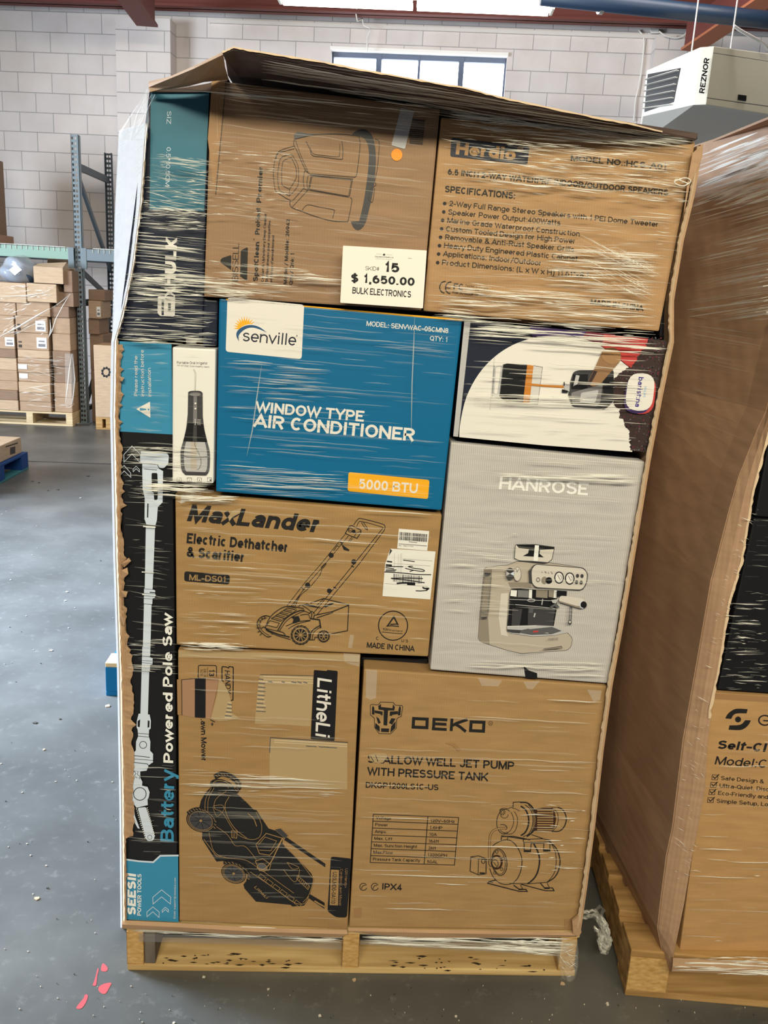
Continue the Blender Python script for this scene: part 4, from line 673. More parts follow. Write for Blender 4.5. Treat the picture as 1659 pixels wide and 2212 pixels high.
for w, p in ((3.0, (125, 630, 200, 640)), (3.4, (110, 690, 195, 695)), (1.8, (105, 715, 245, 715, 385, 718)), (1.8, (100, 735, 230, 752)), (1.8, (105, 770, 275, 772)), (1.6, (100, 788, 255, 790)), (2.0, (85, 806, 330, 818, 600, 845, 845, 850)), (1.8, (392, 610, 470, 620, 575, 634)), (1.8, (545, 710, 475, 715, 570, 745, 690, 760, 740, 785, 700, 795, 550, 775, 425, 745)), (1.8, (500, 795, 560, 778)), (2.0, (190, 910, 450, 905, 710, 914)), (2.0, (200, 915, 420, 935, 600, 962, 738, 982)), (3.6, (290, 992, 400, 985, 580, 990)), (3.0, (460, 1010, 580, 1014)), (3.2, (712, 1060, 740, 1075, 805, 1078, 770, 1105)), (2.0, (600, 1115, 680, 1118, 780, 1108))): a.line(smooth_pts(k2(*p), 4), w, 'black')
a.done()
k = K(540, 1110, 5.53); a = Art(t, 'printed_picture', YF)
def L(w, *p, c=False): a.line(k(*p), w, INK, c)
def Cv(w, *p, c=False): a.curve(k(*p), w, INK, c)
def disc(cx, cy, r, m_=INK, up=True): a.poly(ring(*k(cx, cy)[0], r/5.53), m_, up)
L(1.3, 445, 1095, 665, 810, 830, 620, 1140, 240); L(1.3, 490, 1105, 720, 800, 850, 655, 1175, 265); Cv(1.3, 540, 1100, 600, 980, 700, 890, 780, 800, 840, 720, 860, 650); L(1.0, 515, 1100, 640, 900)
L(1.5, 755, 1190, 1020, 870, 1290, 540, 1580, 180); L(1.5, 800, 1205, 1060, 890, 1310, 590, 1605, 195); Cv(1.6, 1605, 195, 1612, 150, 1575, 120, 1340, 58, 1290, 65, 1240, 130); Cv(1.3, 1580, 175, 1570, 155, 1340, 92, 1300, 100, 1275, 150)
L(1.8, 1140, 230, 1190, 145, 1220, 140, 1325, 195, 1325, 220, 1280, 292, 1240, 280, 1150, 240, c=True); L(1.2, 1180, 190, 1270, 230, 1325, 205); L(1.2, 1270, 230, 1240, 280); a.line(ring(*k(1200, 195)[0], 4.6), 1.4, INK, True); disc(1240, 210, 22)
L(1.3, 1330, 100, 1385, 185, 1405, 190, 1400, 165, 1355, 100); L(1.3, 1215, 280, 1175, 330, 1190, 338, 1225, 295); a.poly(k(1090, 360, 1190, 430, 1180, 445, 1120, 430), INK)
L(2.4, 1065, 325, 1100, 350); L(1.4, 1000, 440, 1040, 380, 1060, 390); L(1.4, 850, 640, 900, 590, 910, 600, 870, 650); L(2.0, 620, 885, 650, 905); L(2.0, 1000, 875, 1030, 890); L(2.0, 1210, 620, 1240, 635)
for cx, cy, r in ((970, 495, 30), (688, 850, 30), (1240, 572, 30), (948, 918, 28)): disc(cx, cy, r)
L(1.6, 725, 1065, 880, 1010, 1180, 1085, 1165, 1395, 955, 1435); L(2.0, 1180, 1090, 990, 1165); L(1.4, 880, 1015, 800, 1090); a.poly(k(625, 1085, 680, 1070, 870, 1130, 800, 1120, 740, 1110), INK); a.poly(k(880, 1100, 985, 1060, 1005, 1070, 900, 1118), INK)
Cv(1.6, 180, 1365, 230, 1250, 300, 1175, 400, 1115, 500, 1105, 640, 1130); Cv(2.2, 330, 1395, 400, 1280, 480, 1210, 580, 1160, 650, 1150); Cv(1.3, 350, 1400, 430, 1285, 520, 1220, 640, 1165, 720, 1190); L(1.3, 180, 1365, 330, 1400); L(1.2, 210, 1310, 240, 1275, 350, 1305, 320, 1360, 205, 1330, c=True)
for i in range(5): L(1.5, 255+i*48, 1250-i*32, 360+i*45, 1280-i*34); L(1.1, 270+i*48, 1235-i*32, 372+i*45, 1262-i*34)
L(1.2, 255, 1250, 450, 1120); L(1.2, 360, 1285, 560, 1145); Cv(1.4, 580, 1105, 620, 1090, 720, 1160, 740, 1200); L(1.3, 700, 1195, 740, 1160, 770, 1190); L(1.6, 775, 1210, 990, 1165, 985, 1180, 800, 1240); L(2.6, 720, 1250, 830, 1265, 845, 1360); L(1.6, 740, 1195, 730, 1255); L(1.6, 770, 1205, 755, 1260)
a.poly(k(490, 1230, 580, 1220, 600, 1270, 560, 1300, 505, 1310, 520, 1260), INK); Cv(1.4, 430, 1340, 560, 1290, 720, 1270); Cv(1.3, 460, 1370, 560, 1315, 720, 1275); Cv(2.0, 715, 1505, 740, 1400, 840, 1330); Cv(1.2, 740, 1505, 765, 1410, 845, 1350); L(1.5, 710, 1505, 770, 1505, 775, 1475, 815, 1475); L(2.6, 190, 1380, 340, 1440, 470, 1470); L(1.5, 200, 1395, 330, 1455, 480, 1500); Cv(1.6, 340, 1400, 400, 1420, 420, 1450); Cv(1.2, 600, 1210, 690, 1200, 715, 1245)
def dwheel(cx, cy, r, sp):
    c = k(cx, cy)[0]; q = r/5.53; a.poly(ring(*c, q), INK); a.poly(ring(*c, q*0.9), 'card_thatch'); a.line(ring(*c, q*0.84), 1.4, INK, True); a.poly(ring(*c, q*0.66), INK)
    for i in range(sp): t_ = i*2*math.pi/sp; a.line([(c[0]+math.cos(t_)*q*0.2, c[1]+math.sin(t_)*q*0.2), (c[0]+math.cos(t_)*q*0.6, c[1]+math.sin(t_)*q*0.6)], 1.6, 'card_thatch')
    for i in range(16): t_ = i*2*math.pi/16; a.line([(c[0]+math.cos(t_)*q*0.86, c[1]+math.sin(t_)*q*0.86), (c[0]+math.cos(t_+0.12)*q*1.02, c[1]+math.sin(t_+0.12)*q*1.02)], 1.5, INK)
    a.up(); a.poly(ring(*c, q*0.16), 'card_thatch')
dwheel(605, 1448, 116, 10); dwheel(880, 1462, 70, 6)
Cv(1.6, 250, 1460, 200, 1465, 120, 1400, 85, 1320, 110, 1250, 180, 1215, 235, 1225); Cv(1.2, 225, 1450, 150, 1400, 115, 1330, 140, 1260, 200, 1240); Cv(1.4, 130, 1370, 170, 1350, 230, 1400, 270, 1440)
for i in range(7): t_ = 2.2+i*0.42; L(1.4, 175+95*math.cos(t_), 1350+125*math.sin(t_), 175+62*math.cos(t_), 1350+92*math.sin(t_))
a.done()
a = Art(t, 'packing_tape', YF, e0=0.0009); a.poly([(756, 1371), (765, 1372), (760, 1400), (752, 1399)], 'film_soft', False); a = a.nxt('tape_patch'); a.poly([(392, 1068), (420, 1070), (415, 1078), (390, 1088)], 'film_mid', False); a.done()
# ---- oral irrigator box
t = carton('irrigator_box', 'slim cream box showing a water bottle irrigator, left of the blue box', [(372, 749), (466, 754), (461, 1045), (372, 1042)], 0.12, 'label_paper', YF-0.012)
YI = YF-0.012; k = K(230, 700, 5.528); a = Art(t, 'printed_picture', YI)
a.line(smooth_pts(k(1045, 545, 1055, 570, 1062, 600, 1060, 700, 1056, 800), 4), 2.6, 'grey').up(); a.line(smooth_pts(k(1045, 545, 1055, 570, 1062, 600, 1060, 700, 1056, 800), 4), 1.4, 'label_paper').up()
a.poly(smooth_pts(k(975, 815, 1000, 800, 1060, 796, 1120, 800, 1148, 822), 3)+smooth_pts(k(1150, 1100, 1170, 1260, 1205, 1410), 4)+smooth_pts(k(915, 1400, 950, 1250, 970, 1080), 4), 'dark_grey'); a.poly(k(1040, 860, 1080, 862, 1082, 1400, 1030, 1396), 'grey'); a.poly(ring(*k(1060, 838)[0], 12, 4), 'grey'); a.poly(k(975, 1180, 1150, 1185, 1205, 1410, 915, 1400), 'black'); a.poly(k(1040, 1190, 1078, 1190, 1080, 1402, 1030, 1398), 'dark_grey')
a.poly(smooth_pts(k(915, 1402, 888, 1500, 885, 1600, 895, 1740, 940, 1800), 4)+smooth_pts(k(1190, 1806, 1225, 1750, 1236, 1600, 1228, 1500, 1205, 1412), 4), 'gun'); a.poly(smooth_pts(k(950, 1404, 930, 1500, 925, 1600, 935, 1720, 960, 1770), 4)+smooth_pts(k(1180, 1772, 1200, 1720, 1205, 1600, 1195, 1500, 1175, 1410), 4), 'light_grey'); a.poly(k(1010, 1406, 1080, 1408, 1075, 1740, 1005, 1730), 'beige'); a.poly(smooth_pts(k(890, 1560, 960, 1580, 1080, 1588, 1234, 1575), 4)+k(1234, 1590, 1080, 1600, 960, 1592, 888, 1572), 'gun')
a.curve(k(1055, 1408, 1060, 1460, 1110, 1560, 1130, 1650, 1110, 1720, 1080, 1740), 1.0, 'gun'); a.poly(k(905, 1760, 1215, 1770, 1190, 1806, 940, 1800), 'dark_grey')
for cy in (948, 1010): a.poly(ring(*k(1062, cy)[0], 2.2), 'cream', False)
for cy in (1140, 1155, 1170, 1185, 1200): a.poly(ring(*k(1060, cy)[0], 1.0, n=8), 'white', False); a.line(k(1085, cy, 1125, cy+4), 0.6, 'cream')
a.done()
a = Art(t, 'printed_text', YI); a.text('Portable Oral Irrigator', k(840, 474)[0], k(1205, 482)[0], 5.6, 'gun').text('All will start from healthy teeth', k(842, 500)[0], k(1228, 522)[0], 3.2, 'grey')
a = a.nxt('handling_symbol')
for cx, s in ((868, 'll'), (990, '?'), (1110, '^'), (1230, 'o')): c = k(cx, 1860)[0]; a.line([(c[0]-4.5, c[1]-4.5), (c[0]+4.5, c[1]-4), (c[0]+4.5, c[1]+4.5), (c[0]-4.5, c[1]+4)], 0.7, 'dark_grey', True); a.poly(ring(c[0]+(2 if s == 'o' else 0), c[1]+1, 2.0 if s == 'o' else 1.3, n=10), 'dark_grey', False)
a.done()
# ---- blue air conditioner box
t = carton('conditioner_box', 'bright blue window air conditioner box in the middle of the load', [(473, 645), (999, 690), (954, 1103), (466, 1062)], 0.45, 'blue', YF-0.004)
YB = YF-0.004; a = Art(t, 'top_edge', YB); a.poly([(488, 645.5), (999, 689.5), (998, 693.5), (640, 661), (489, 648)], 'yellow').done()
k = K(470, 640, 8.295); a = Art(t, 'logo_panel', YB); a.poly(rounded(k(177, 18, 1552, 152, 1506, 1128, 145, 992), 7), 'cream'); a = a.sub('sun_emblem')
sun = []
for i in range(25):
    t_ = math.radians(168+i*7.6); r = 205 if i % 2 else 118; sun.append(k(490+r*math.cos(t_)*1.02, 565+r*math.sin(t_)*1.02)[0])
a.poly(sun, 'yellow'); a.poly(smooth_pts(k(330, 720, 352, 640, 420, 560, 520, 508, 640, 500, 760, 545, 880, 640), 4)+k(700, 700, 500, 760), 'cream')
a.poly(smooth_pts(k(385, 808, 340, 720, 345, 640, 410, 570, 520, 522, 640, 518, 760, 558, 882, 648), 4)+smooth_pts(k(760, 595, 640, 562, 530, 575, 440, 630, 378, 710, 385, 808), 4), 'logo_blue')
a.done(); a = Art(a.p, 'lettering', proj=a.proj, e0=a.e); a.text('senville', k(448, 800)[0], k(1402, 885)[0], 25, 'navy', 0.0).poly(ring(*k(1422, 705)[0], 1.6), 'grey', False).done()
k = K(440, 620, 2.86); a = Art(t, 'printed_title', YB); a.text('WINDOW TYPE', k(315, 772)[0], k(988, 833)[0], 23.5, 'cream', 0.025).text('AIR CONDITIONER', k(302, 862)[0], k(1300, 954)[0], 28, 'cream', 0.025).done()
a = Art(t, 'printed_model', YB); a.text('MODEL: SENVWAC-05CMN8', k(1005, 240)[0], k(1510, 286)[0], 10.8, 'cream', 0.008).text('QTY: 1', k(1397, 330)[0], k(1503, 340)[0], 10.4, 'cream', 0.008).done()
a = Art(t, 'rating_panel', YB); a.poly(rounded(k(895, 1143, 1395, 1192, 1386, 1310, 889, 1261), 5), 'yellow'); a = a.sub('lettering'); a.text('5000 BTU', k(958, 1246)[0], k(1320, 1276)[0], 21.5, 'cream', 0.02).done()
# ---- grey espresso carton
t = carton('espresso_carton', 'tall pale grey espresso machine carton on the right side of the load', [(974, 955), (1394, 997), (1313, 1477), (929, 1447)], 0.4, 'card_grey', YF-0.002)
YE = YF-0.002; k = K(900, 940, 3.19); a = Art(t, 'printed_logo', YE); a.text('HANROSE', k(566, 372)[0], k(1182, 416)[0], 27, 'white', 0.02, 0.03).done()
a = Art(t, 'torn_patch', YE); a.poly(k(738, 1592, 775, 1622, 830, 1640, 832, 1680, 750, 1672), 'black'); a = a.nxt('tape_patch'); a.poly(k(735, 1700, 850, 1692, 800, 1752, 762, 1748), 'film_soft'); a = a.nxt('tape_patch'); a.poly(k(420, 1672, 590, 1690, 560, 1732, 450, 1728), 'film_soft').done()
k = K(1000, 1160, 5.72); a = Art(t, 'printed_picture', YE)
def P(m_, *p, r=0): q = k(*p); a.poly(rounded(q, r) if r else q, m_)
P('beige', 270, 375, 560, 345, 660, 300, 1060, 315, 1490, 380, 1545, 450, 1530, 570, 1480, 655, 1300, 660, 870, 630, 600, 640, 575, 700, 545, 1090, 548, 1165, 860, 1225, 1120, 1130, 1290, 1180, 1355, 1250, 1340, 1350, 1290, 1400, 1000, 1420, 720, 1440, 530, 1395, 230, 1300, 188, 1260, 200, 1060, 235, 640, r=5)
a.line(rounded(k(270, 375, 560, 345, 660, 300, 1060, 315, 1490, 380, 1545, 450, 1530, 570, 1480, 655, 1300, 660, 870, 630, 600, 640, 575, 700, 545, 1090, 548, 1165, 860, 1225, 1120, 1130, 1290, 1180, 1355, 1250, 1340, 1350, 1290, 1400, 1000, 1420, 720, 1440, 530, 1395, 230, 1300, 188, 1260, 200, 1060, 235, 640), 5), 1.0, 'gun', True).up(); P('beige_dark', 200, 1060, 235, 640, 262, 400, 360, 395, 335, 800, 310, 1000, 330, 1330, 230, 1300, 188, 1260); P('beige_light', 470, 700, 560, 690, 530, 1150, 560, 1230, 470, 1210, 440, 1000); P('beige_dark', 560, 560, 830, 560, 850, 625, 600, 640)
P('black', 590, 645, 700, 640, 1165, 660, 1160, 890, 1120, 1110, 545, 1130, 570, 880, 578, 740)
P('white', 592, 655, 668, 660, 662, 738, 586, 728); P('grey', 680, 655, 812, 660, 806, 750, 676, 742); P('white', 818, 652, 856, 654, 852, 758, 812, 752); P('beige_dark', 905, 655, 1050, 662, 1045, 755, 902, 745); P('beige_dark', 1060, 660, 1130, 664, 1125, 750, 1058, 742); P('white', 1128, 660, 1160, 662, 1156, 755, 1120, 752); P('dark_grey', 610, 880, 735, 890, 700, 1100, 600, 1105); P('dark_grey', 805, 870, 1140, 890, 1110, 1100, 800, 1085); P('gun', 820, 880, 870, 885, 862, 940, 815, 935)
a.line(k(580, 770, 1160, 790), 1.2, 'light_grey').line(k(650, 835, 1160, 885), 1.4, 'light_grey').line(k(985, 770, 975, 835), 2.2, 'light_grey').line(k(890, 945, 880, 985), 3.0, 'light_grey'); a.line(ring(*k(845, 782)[0], 8, 3), 1.4, 'light_grey', True)
P('light_grey', 545, 1100, 900, 1090, 1120, 1100, 1290, 1180, 1140, 1215, 860, 1228, 600, 1190, 548, 1165); P('dark_grey', 545, 1140, 720, 1150, 830, 1130, 700, 1192, 600, 1182, 548, 1165); P('gun', 720, 1150, 1100, 1110, 1220, 1160, 1100, 1200, 850, 1210, 700, 1185); P('red', 868, 1160, 935, 1155, 932, 1175, 866, 1180); P('light_grey', 1000, 1185, 1050, 1180, 1060, 1192); a.line(k(548, 1105, 900, 1100), 1.2, 'white')
P('beige_light', 650, 100, 1125, 140, 1105, 270, 1050, 318, 700, 290, 636, 260); a.line(k(650, 100, 636, 262, 700, 292, 1050, 316, 1100, 275, 1128, 140), 1.2, 'dark_grey'); P('black', 650, 85, 780, 82, 980, 95, 1132, 120, 1125, 150, 900, 160, 690, 135); P('black', 820, 140, 955, 150, 945, 205, 1000, 252, 740, 235, 805, 200); P('white', 890, 100, 940, 104, 925, 300, 870, 296); P('dark_grey', 690, 290, 870, 296, 1042, 312, 1020, 325, 860, 312); a.line(k(655, 88, 900, 86, 1132, 118), 1.2, 'light_grey')
P('dark_grey', 812, 420, 870, 350, 905, 335, 860, 400, 850, 570, 820, 560); P('dark_grey', 838, 420, 862, 365, 900, 332, 1490, 380, 1545, 450, 1530, 575, 1480, 660, 1330, 655, 900, 630, 848, 575, r=9); P('beige_light', 848, 425, 870, 370, 905, 342, 1485, 388, 1536, 452, 1522, 570, 1474, 650, 1330, 645, 905, 620, 856, 572, r=9)
for cx, cy in ((1188, 502), (1320, 513)): c = k(cx, cy)[0]; a.poly(ring(*c, 10.4, 13.2), 'black'); a.poly(ring(*c, 8, 10.8), 'cream'); a.line([(c[0]-3, c[1]-6), (c[0]+2, c[1]+4)], 1.0, 'black'); a.line(ring(c[0]+2, c[1], 3.4, 5, 0, 16, 270, 450), 0.8, 'dark_grey'); a.up()
for cx, cy in ((1416, 480), (1472, 482), (1405, 558), (1462, 562)): a.poly(ring(*k(cx, cy)[0], 3.4, 4.2), 'dark_grey', False)
a.up(); a.poly(ring(*k(1008, 535)[0], 6.4, 8), 'beige_dark'); a.poly(ring(*k(1062, 537)[0], 7.2, 7), 'black'); a.line(ring(*k(930, 527)[0], 3.4, 4.2), 1.2, 'gun', True).line(k(975, 430, 985, 440), 0.8, 'gun').line(k(1015, 425, 1030, 445), 1.2, 'gun').line(k(1055, 435, 1062, 455), 0.8, 'gun').line(k(1092, 430, 1105, 455), 1.0, 'gun')
a.poly(ring(*k(672, 458)[0], 8.0, 15), 'beige_light'); a.line(ring(*k(672, 458)[0], 8.0, 15), 0.7, 'gun', True); a.up(); a.poly(ring(*k(583, 455)[0], 9.0, 13.4), 'dark_grey'); a.poly([k(583, 455)[0], k(535, 420)[0], k(535, 480)[0]], 'light_grey', False); a.poly([k(583, 455)[0], k(630, 425)[0], k(632, 480)[0]], 'silver'); a.line(k(655, 390, 670, 430, 690, 400), 0.9, 'gun')
P('beige_light', 1185, 758, 1215, 722, 1480, 762, 1525, 815, 1512, 868, 1460, 885, 1400, 868, 1190, 800, r=4); P('beige_dark', 1195, 790, 1400, 850, 1500, 860, 1460, 885, 1400, 870, 1192, 805); a.poly(ring(*k(1492, 838)[0], 6.8, 7.6), 'black'); a.line(ring(*k(1484, 835)[0], 6.8, 7.8, 0, 18, 90, 270), 1.6, 'silver'); P('black', 1160, 660, 1285, 668, 1280, 730, 1210, 725, 1165, 740); P('gun', 1075, 860, 1150, 815, 1195, 865, 1170, 880, 1130, 855, 1090, 885); P('light_grey', 1090, 780, 1180, 765, 1150, 820, 1110, 815)
a.line(k(1338, 860, 1325, 1045), 4.6, 'dark_grey').up(); a.line(k(1334, 880, 1325, 1030), 1.4, 'light_grey').up(); a.poly(ring(*k(1322, 1055)[0], 3.8, 5.2), 'dark_grey'); a.poly(ring(*k(1322, 1050)[0], 1.8, 2.4), 'cream')
a.line(k(268, 440, 240, 700, 215, 990), 1.0, 'gun').line(k(352, 480, 330, 700, 305, 945), 1.0, 'gun').line(k(218, 922, 305, 950), 1.2, 'gun').line(k(215, 995, 300, 990), 1.0, 'dark_grey'); P('dark_grey', 265, 440, 355, 445, 320, 478, 262, 470); P('dark_grey', 212, 990, 300, 985, 290, 1008, 240, 1004)
P('beige_dark', 985, 1385, 1220, 1345, 1228, 1372, 1000, 1390); a.line(k(1000, 1382, 1215, 1350, 1228, 1370), 1.0, 'dark_grey'); a.text('HANROSE', k(1055, 1272)[0], k(1178, 1268)[0], 4.2, 'dark_grey').line(k(530, 1395, 720, 1445, 1000, 1420), 0.8, 'gun').done()
# ---- coffee machine box, above the espresso carton
t = carton('coffee_box', 'white and dark coffee machine box with a cup picture above the grey carton', [(1004, 693), (1440, 735), (1396, 975), (979, 943)], 0.35, 'navy', YF-0.003)
YC = YF-0.003; k = K(960, 670, 3.253); a = Art(t, 'printed_picture', YC)
def P(m_, *p, r=0): q = k(*p); a.poly(rounded(q, r) if r else q, m_)
P('light_grey', 140, 76, 184, 80, 96, 890, 62, 886); P('purple', 600, 112, 900, 140, 1110, 165, 1100, 262, 900, 190, 760, 178, 620, 192); P('maroon', 1000, 150, 1200, 172, 1260, 380, 1110, 262, 960, 200); P('red', 1120, 170, 1432, 200, 1412, 290, 1380, 315, 1310, 410, 1230, 340, 1110, 255)
P('cream', *[v for p in smooth_pts(list(zip((104, 112, 155, 240, 350, 480, 620, 760, 900, 1020, 1110, 1310), (892, 790, 610, 450, 330, 245, 196, 178, 186, 216, 260, 412))), 4) for v in p], 1320, 996, 700, 950)
edge = [(1432, 196), (1410, 260), (1385, 300), (1350, 345), (1310, 405), (1250, 430), (1205, 462), (1185, 520), (1180, 600), (1190, 660), (1225, 700), (1240, 760), (1280, 815), (1300, 880), (1305, 930), (1300, 992)]
e2 = []
rr_ = random.Random(5)
for i in range(len(edge)-1):
    for j in range(5): f = j/5; e2.append((edge[i][0]*(1-f)+edge[i+1][0]*f+rr_.uniform(-12, 12), edge[i][1]*(1-f)+edge[i+1][1]*f+rr_.uniform(-9, 9)))
P('brown', *[v for p in e2 for v in p], 1420, 1000, 1565, 215)
for i in range(420):
    f = rr_.random(); j = min(len(e2)-1, int(f*len(e2))); x = e2[j][0]+rr_.random()**0.8*(1560-f*140-e2[j][0]); y = e2[j][1]+rr_.uniform(-8, 8); r = rr_.uniform(0.9, 2.4)
    if x < 1560-(y-200)*0.185: a.poly(ring(*k(x, y)[0], r, r*0.7, rr_.uniform(0, 3), 7), rr_.choice(('black', 'gun', 'dark_grey', 'brown', 'brown_print', 'maroon')), False)
a.up()
P('glass_print', 352, 392, 410, 385, 690, 400, 655, 662, 440, 655, 336, 600, r=6); P('light_grey', 350, 400, 412, 388, 385, 600, 340, 596, r=5); P('cream', 362, 400, 398, 395, 370, 590, 350, 585, r=4); P('black', 412, 382, 440, 375, 582, 382, 552, 656, 440, 648, 385, 608); P('crema', 582, 382, 626, 390, 598, 660, 552, 656)
a.line(k(626, 388, 690, 400, 656, 662, 600, 660), 0.8, 'grey').line(k(350, 390, 336, 610), 1.0, 'gun').line(k(415, 385, 388, 605), 1.0, 'gun').line(k(352, 330, 320, 700), 0.6, 'light_grey')
P('crema', 600, 514, 700, 524, 838, 530, 838, 546, 700, 538, 600, 530)
P('dark_grey', 868, 600, 885, 500, 905, 435, 940, 422, 1190, 420, 1188, 640, 1140, 690, 1085, 690, 900, 678, r=6); P('black', 905, 450, 1010, 450, 1005, 560, 890, 555); P('grey', 890, 580, 1112, 520, 1096, 645, 1070, 680, 900, 668, r=4); P('light_grey', 960, 580, 1085, 560, 1060, 650, 950, 650, r=4); P('black', 1115, 470, 1190, 470, 1188, 600, 1118, 600); P('light_grey', 925, 455, 950, 460, 935, 520, 905, 535); P('dark_grey', 1080, 670, 1150, 660, 1165, 640, 1125, 695); P('light_grey', 838, 512, 882, 522, 878, 572, 846, 562); P('black', 838, 505, 846, 505, 846, 530, 838, 530); P('black', 826, 555, 868, 566, 866, 582, 826, 578)
P('wood_print', 1005, 510, 1060, 400, 1105, 300, 1140, 265, 1195, 262, 1242, 300, 1238, 355, 1100, 515, 1040, 540, r=5); P('brown', 1005, 515, 1050, 425, 1075, 430, 1020, 535); a.poly(ring(*k(1172, 322)[0], 22, 17, 0.4), 'tape')
c = k(1375, 573)[0]
def pill(dx, dy, s=1.0): return rounded([(c[0]-28*s+dx+4, c[1]-42*s+dy), (c[0]+31*s+dx+3, c[1]-38*s+dy), (c[0]+28*s+dx-3, c[1]+43*s+dy), (c[0]-32*s+dx-2, c[1]+39*s+dy)], 30)
a.poly(pill(3, 7), 'red'); a.poly(pill(-4, 6), 'purple'); a.poly(pill(0, 0), 'cream'); a.text('barist:na', k(1366, 468)[0], k(1340, 678)[0], 11, 'lilac', 0.02).text('PHILIPS', k(1404, 536)[0], k(1396, 612)[0], 5, 'sky', 0.01).done()
# ---- speaker carton, top right
t = carton('speaker_carton', 'large brown speaker carton with printed specification list in the top row', [(953, 253), (1503, 305), (1424, 716), (914, 672)], 0.5, 'card_speaker')
k = K(900, 230, 2.592); a = Art(t, 'logo_panel', YF); a.poly(rounded(k(195, 175, 632, 225, 620, 326, 188, 280), 5), 'navy'); a = a.sub('lettering'); a.text('Herdio', k(218, 268)[0], k(552, 302)[0], 27, 'card_speaker', 0.045).line(ring(*k(580, 238)[0], 5.4), 1.0, 'card_speaker', True).text('R', k(572, 246)[0], k(590, 248)[0], 6, 'card_speaker').done()
a = Art(t, 'printed_title', YF); a = a.nxt('printed_model'); a.text('MODEL NO.:HCS-A01', k(862, 303)[0], k(1395, 354)[0], 12.4, INK, 0.02); a = a.nxt('printed_title'); a.text('6.5 INCH 2-WAY WATERPRF INDOOR/OUTDOOR SPEAKERS', k(174, 381)[0], k(1408, 499)[0], 12.6, INK, 0.025); a = a.nxt('printed_heading'); a.text('SPECIFICATIONS:', k(157, 479)[0], k(550, 518)[0], 14, INK, 0.025).done()
a = Art(t, 'printed_text', YF)
for s, x0, y0, x1, y1, bx, by in (('2-Way Full Range Stereo Speakers with 1 PEI Dome Tweeter', 180, 556, 1350, 674, 157, 543), ('Speaker Power Output:400Watts', 176, 604, 804, 666, 152, 590), ('Marine Grade Waterproof Construction', 171, 651, 912, 728, 146, 637), ('Custom Tooled Design for High Power', 164, 698, 886, 768, 140, 685), ('Removable & Anti-Rust Speaker Grills', 159, 745, 881, 815, 134, 732), ('Heavy Duty Engineered Plastic Cabinet', 153, 791, 901, 866, 128, 779), ('Applications: Indoor/Outdoor', 146, 837, 695, 891, 123, 826), ('Product Dimensions: (L x W x H) 11.61"x8.1', 141, 886, 960, 962, 118, 874)):
    a.text(s, k(x0, y0)[0], k(x1, y1)[0], 11.4, INK, 0.006); a.poly(ring(*k(bx, by)[0], 3.8), INK, False)
a = a.nxt('approval_mark'); a.line(ring(*k(158, 1012)[0], 11, 12.5, 0.1, 20, 90, 270), 2.2, INK).line(ring(*k(190, 1015)[0], 11, 12.5, 0.1, 20, 90, 270), 2.2, INK).line(k(165, 1015, 188, 1018), 2.0, INK).text('FC', k(206, 1026)[0], k(258, 1030)[0], 14, INK, 0.01).text('FOR OUTDOOR OR INDOOR', k(202, 1047)[0], k(412, 1068)[0], 4.6, INK, 0.01).text('Tested to Comply', k(272, 1008)[0], k(402, 1020)[0], 4.4, 'ink_soft').text('With FCC', k(272, 1028)[0], k(350, 1034)[0], 4.4, 'ink_soft'); a = a.nxt('printed_origin'); a.text('MADE IN CHINA', k(973, 1108)[0], k(1270, 1145)[0], 12, INK, 0.025).done()
# ---- carpet cleaner carton, top middle
t = carton('cleaner_carton', 'brown carpet cleaner carton with line drawing in the top row beside the speaker carton', [(456, 172), (951, 234), (911, 671), (440, 641)], 0.5, 'card_cleaner', YF+0.001)
YK = YF+0.001; k = K(470, 440, 7.213); a = Art(t, 'printed_logo', YK); a.poly(smooth_pts(k(45, 905, 50, 870, 75, 845), 3)+k(200, 803, 214, 815, 210, 1032, 60, 925), INK); a.poly(rounded(k(362, 728, 450, 682, 472, 688, 460, 1190, 440, 1190, 352, 1130), 1.5), INK); a.text('BISSELL', k(318, 1207)[0], k(332, 622)[0], 13, INK, -0.004).done()
a = Art(t, 'printed_text', YK)
for s, x0, y0, x1, y1, cp, bd in (('SpotClean', 625, 1212, 652, 595, 10.2, 0.035), ('™', 590, 572, 592, 545, 4, 0.0), ('ProHeat', 655, 480, 672, 60, 10.2, 0.03), ('Carpet & Upholstery Deep Cleaner', 716, 1218, 764, 155, 5.4, 0.012), ('Shampouineuse pour moquettes', 783, 1222, 828, 265, 5.4, 0.012), ("et tissus d'ameublement", 853, 1225, 886, 488, 5.4, 0.012), ('Model / Modèle: 26942', 1080, 1255, 1126, 243, 7.6, 0.02), ('Qty / Qté: 1', 1168, 1268, 1196, 775, 7.6, 0.02)): a.text(s, k(x0, y0)[0], k(x1, y1)[0], cp, INK, bd)
a.text('Premier', (564, 438), (568, 361), 10.2, INK, 0.03).done()
k = K(580, 270, 6.381); a = Art(t, 'printed_picture', YK); IS = 'ink_soft'
a.poly(smooth_pts(k(1150, 130, 1210, 80, 1300, 60, 1370, 85, 1430, 150, 1465, 280, 1480, 450, 1470, 680, 1440, 920, 1390, 1150, 1340, 1340, 1290, 1420, 1230, 1450, 1170, 1410, 1135, 1330), 4)+smooth_pts(k(1250, 1325, 1300, 1120, 1345, 850, 1375, 600, 1385, 400, 1365, 260, 1310, 175, 1250, 158), 4), 'dark_grey')
def Cv(w, *p): a.curve(k(*p), w, IS)
def Ln(w, *p): a.line(k(*p), w, IS)
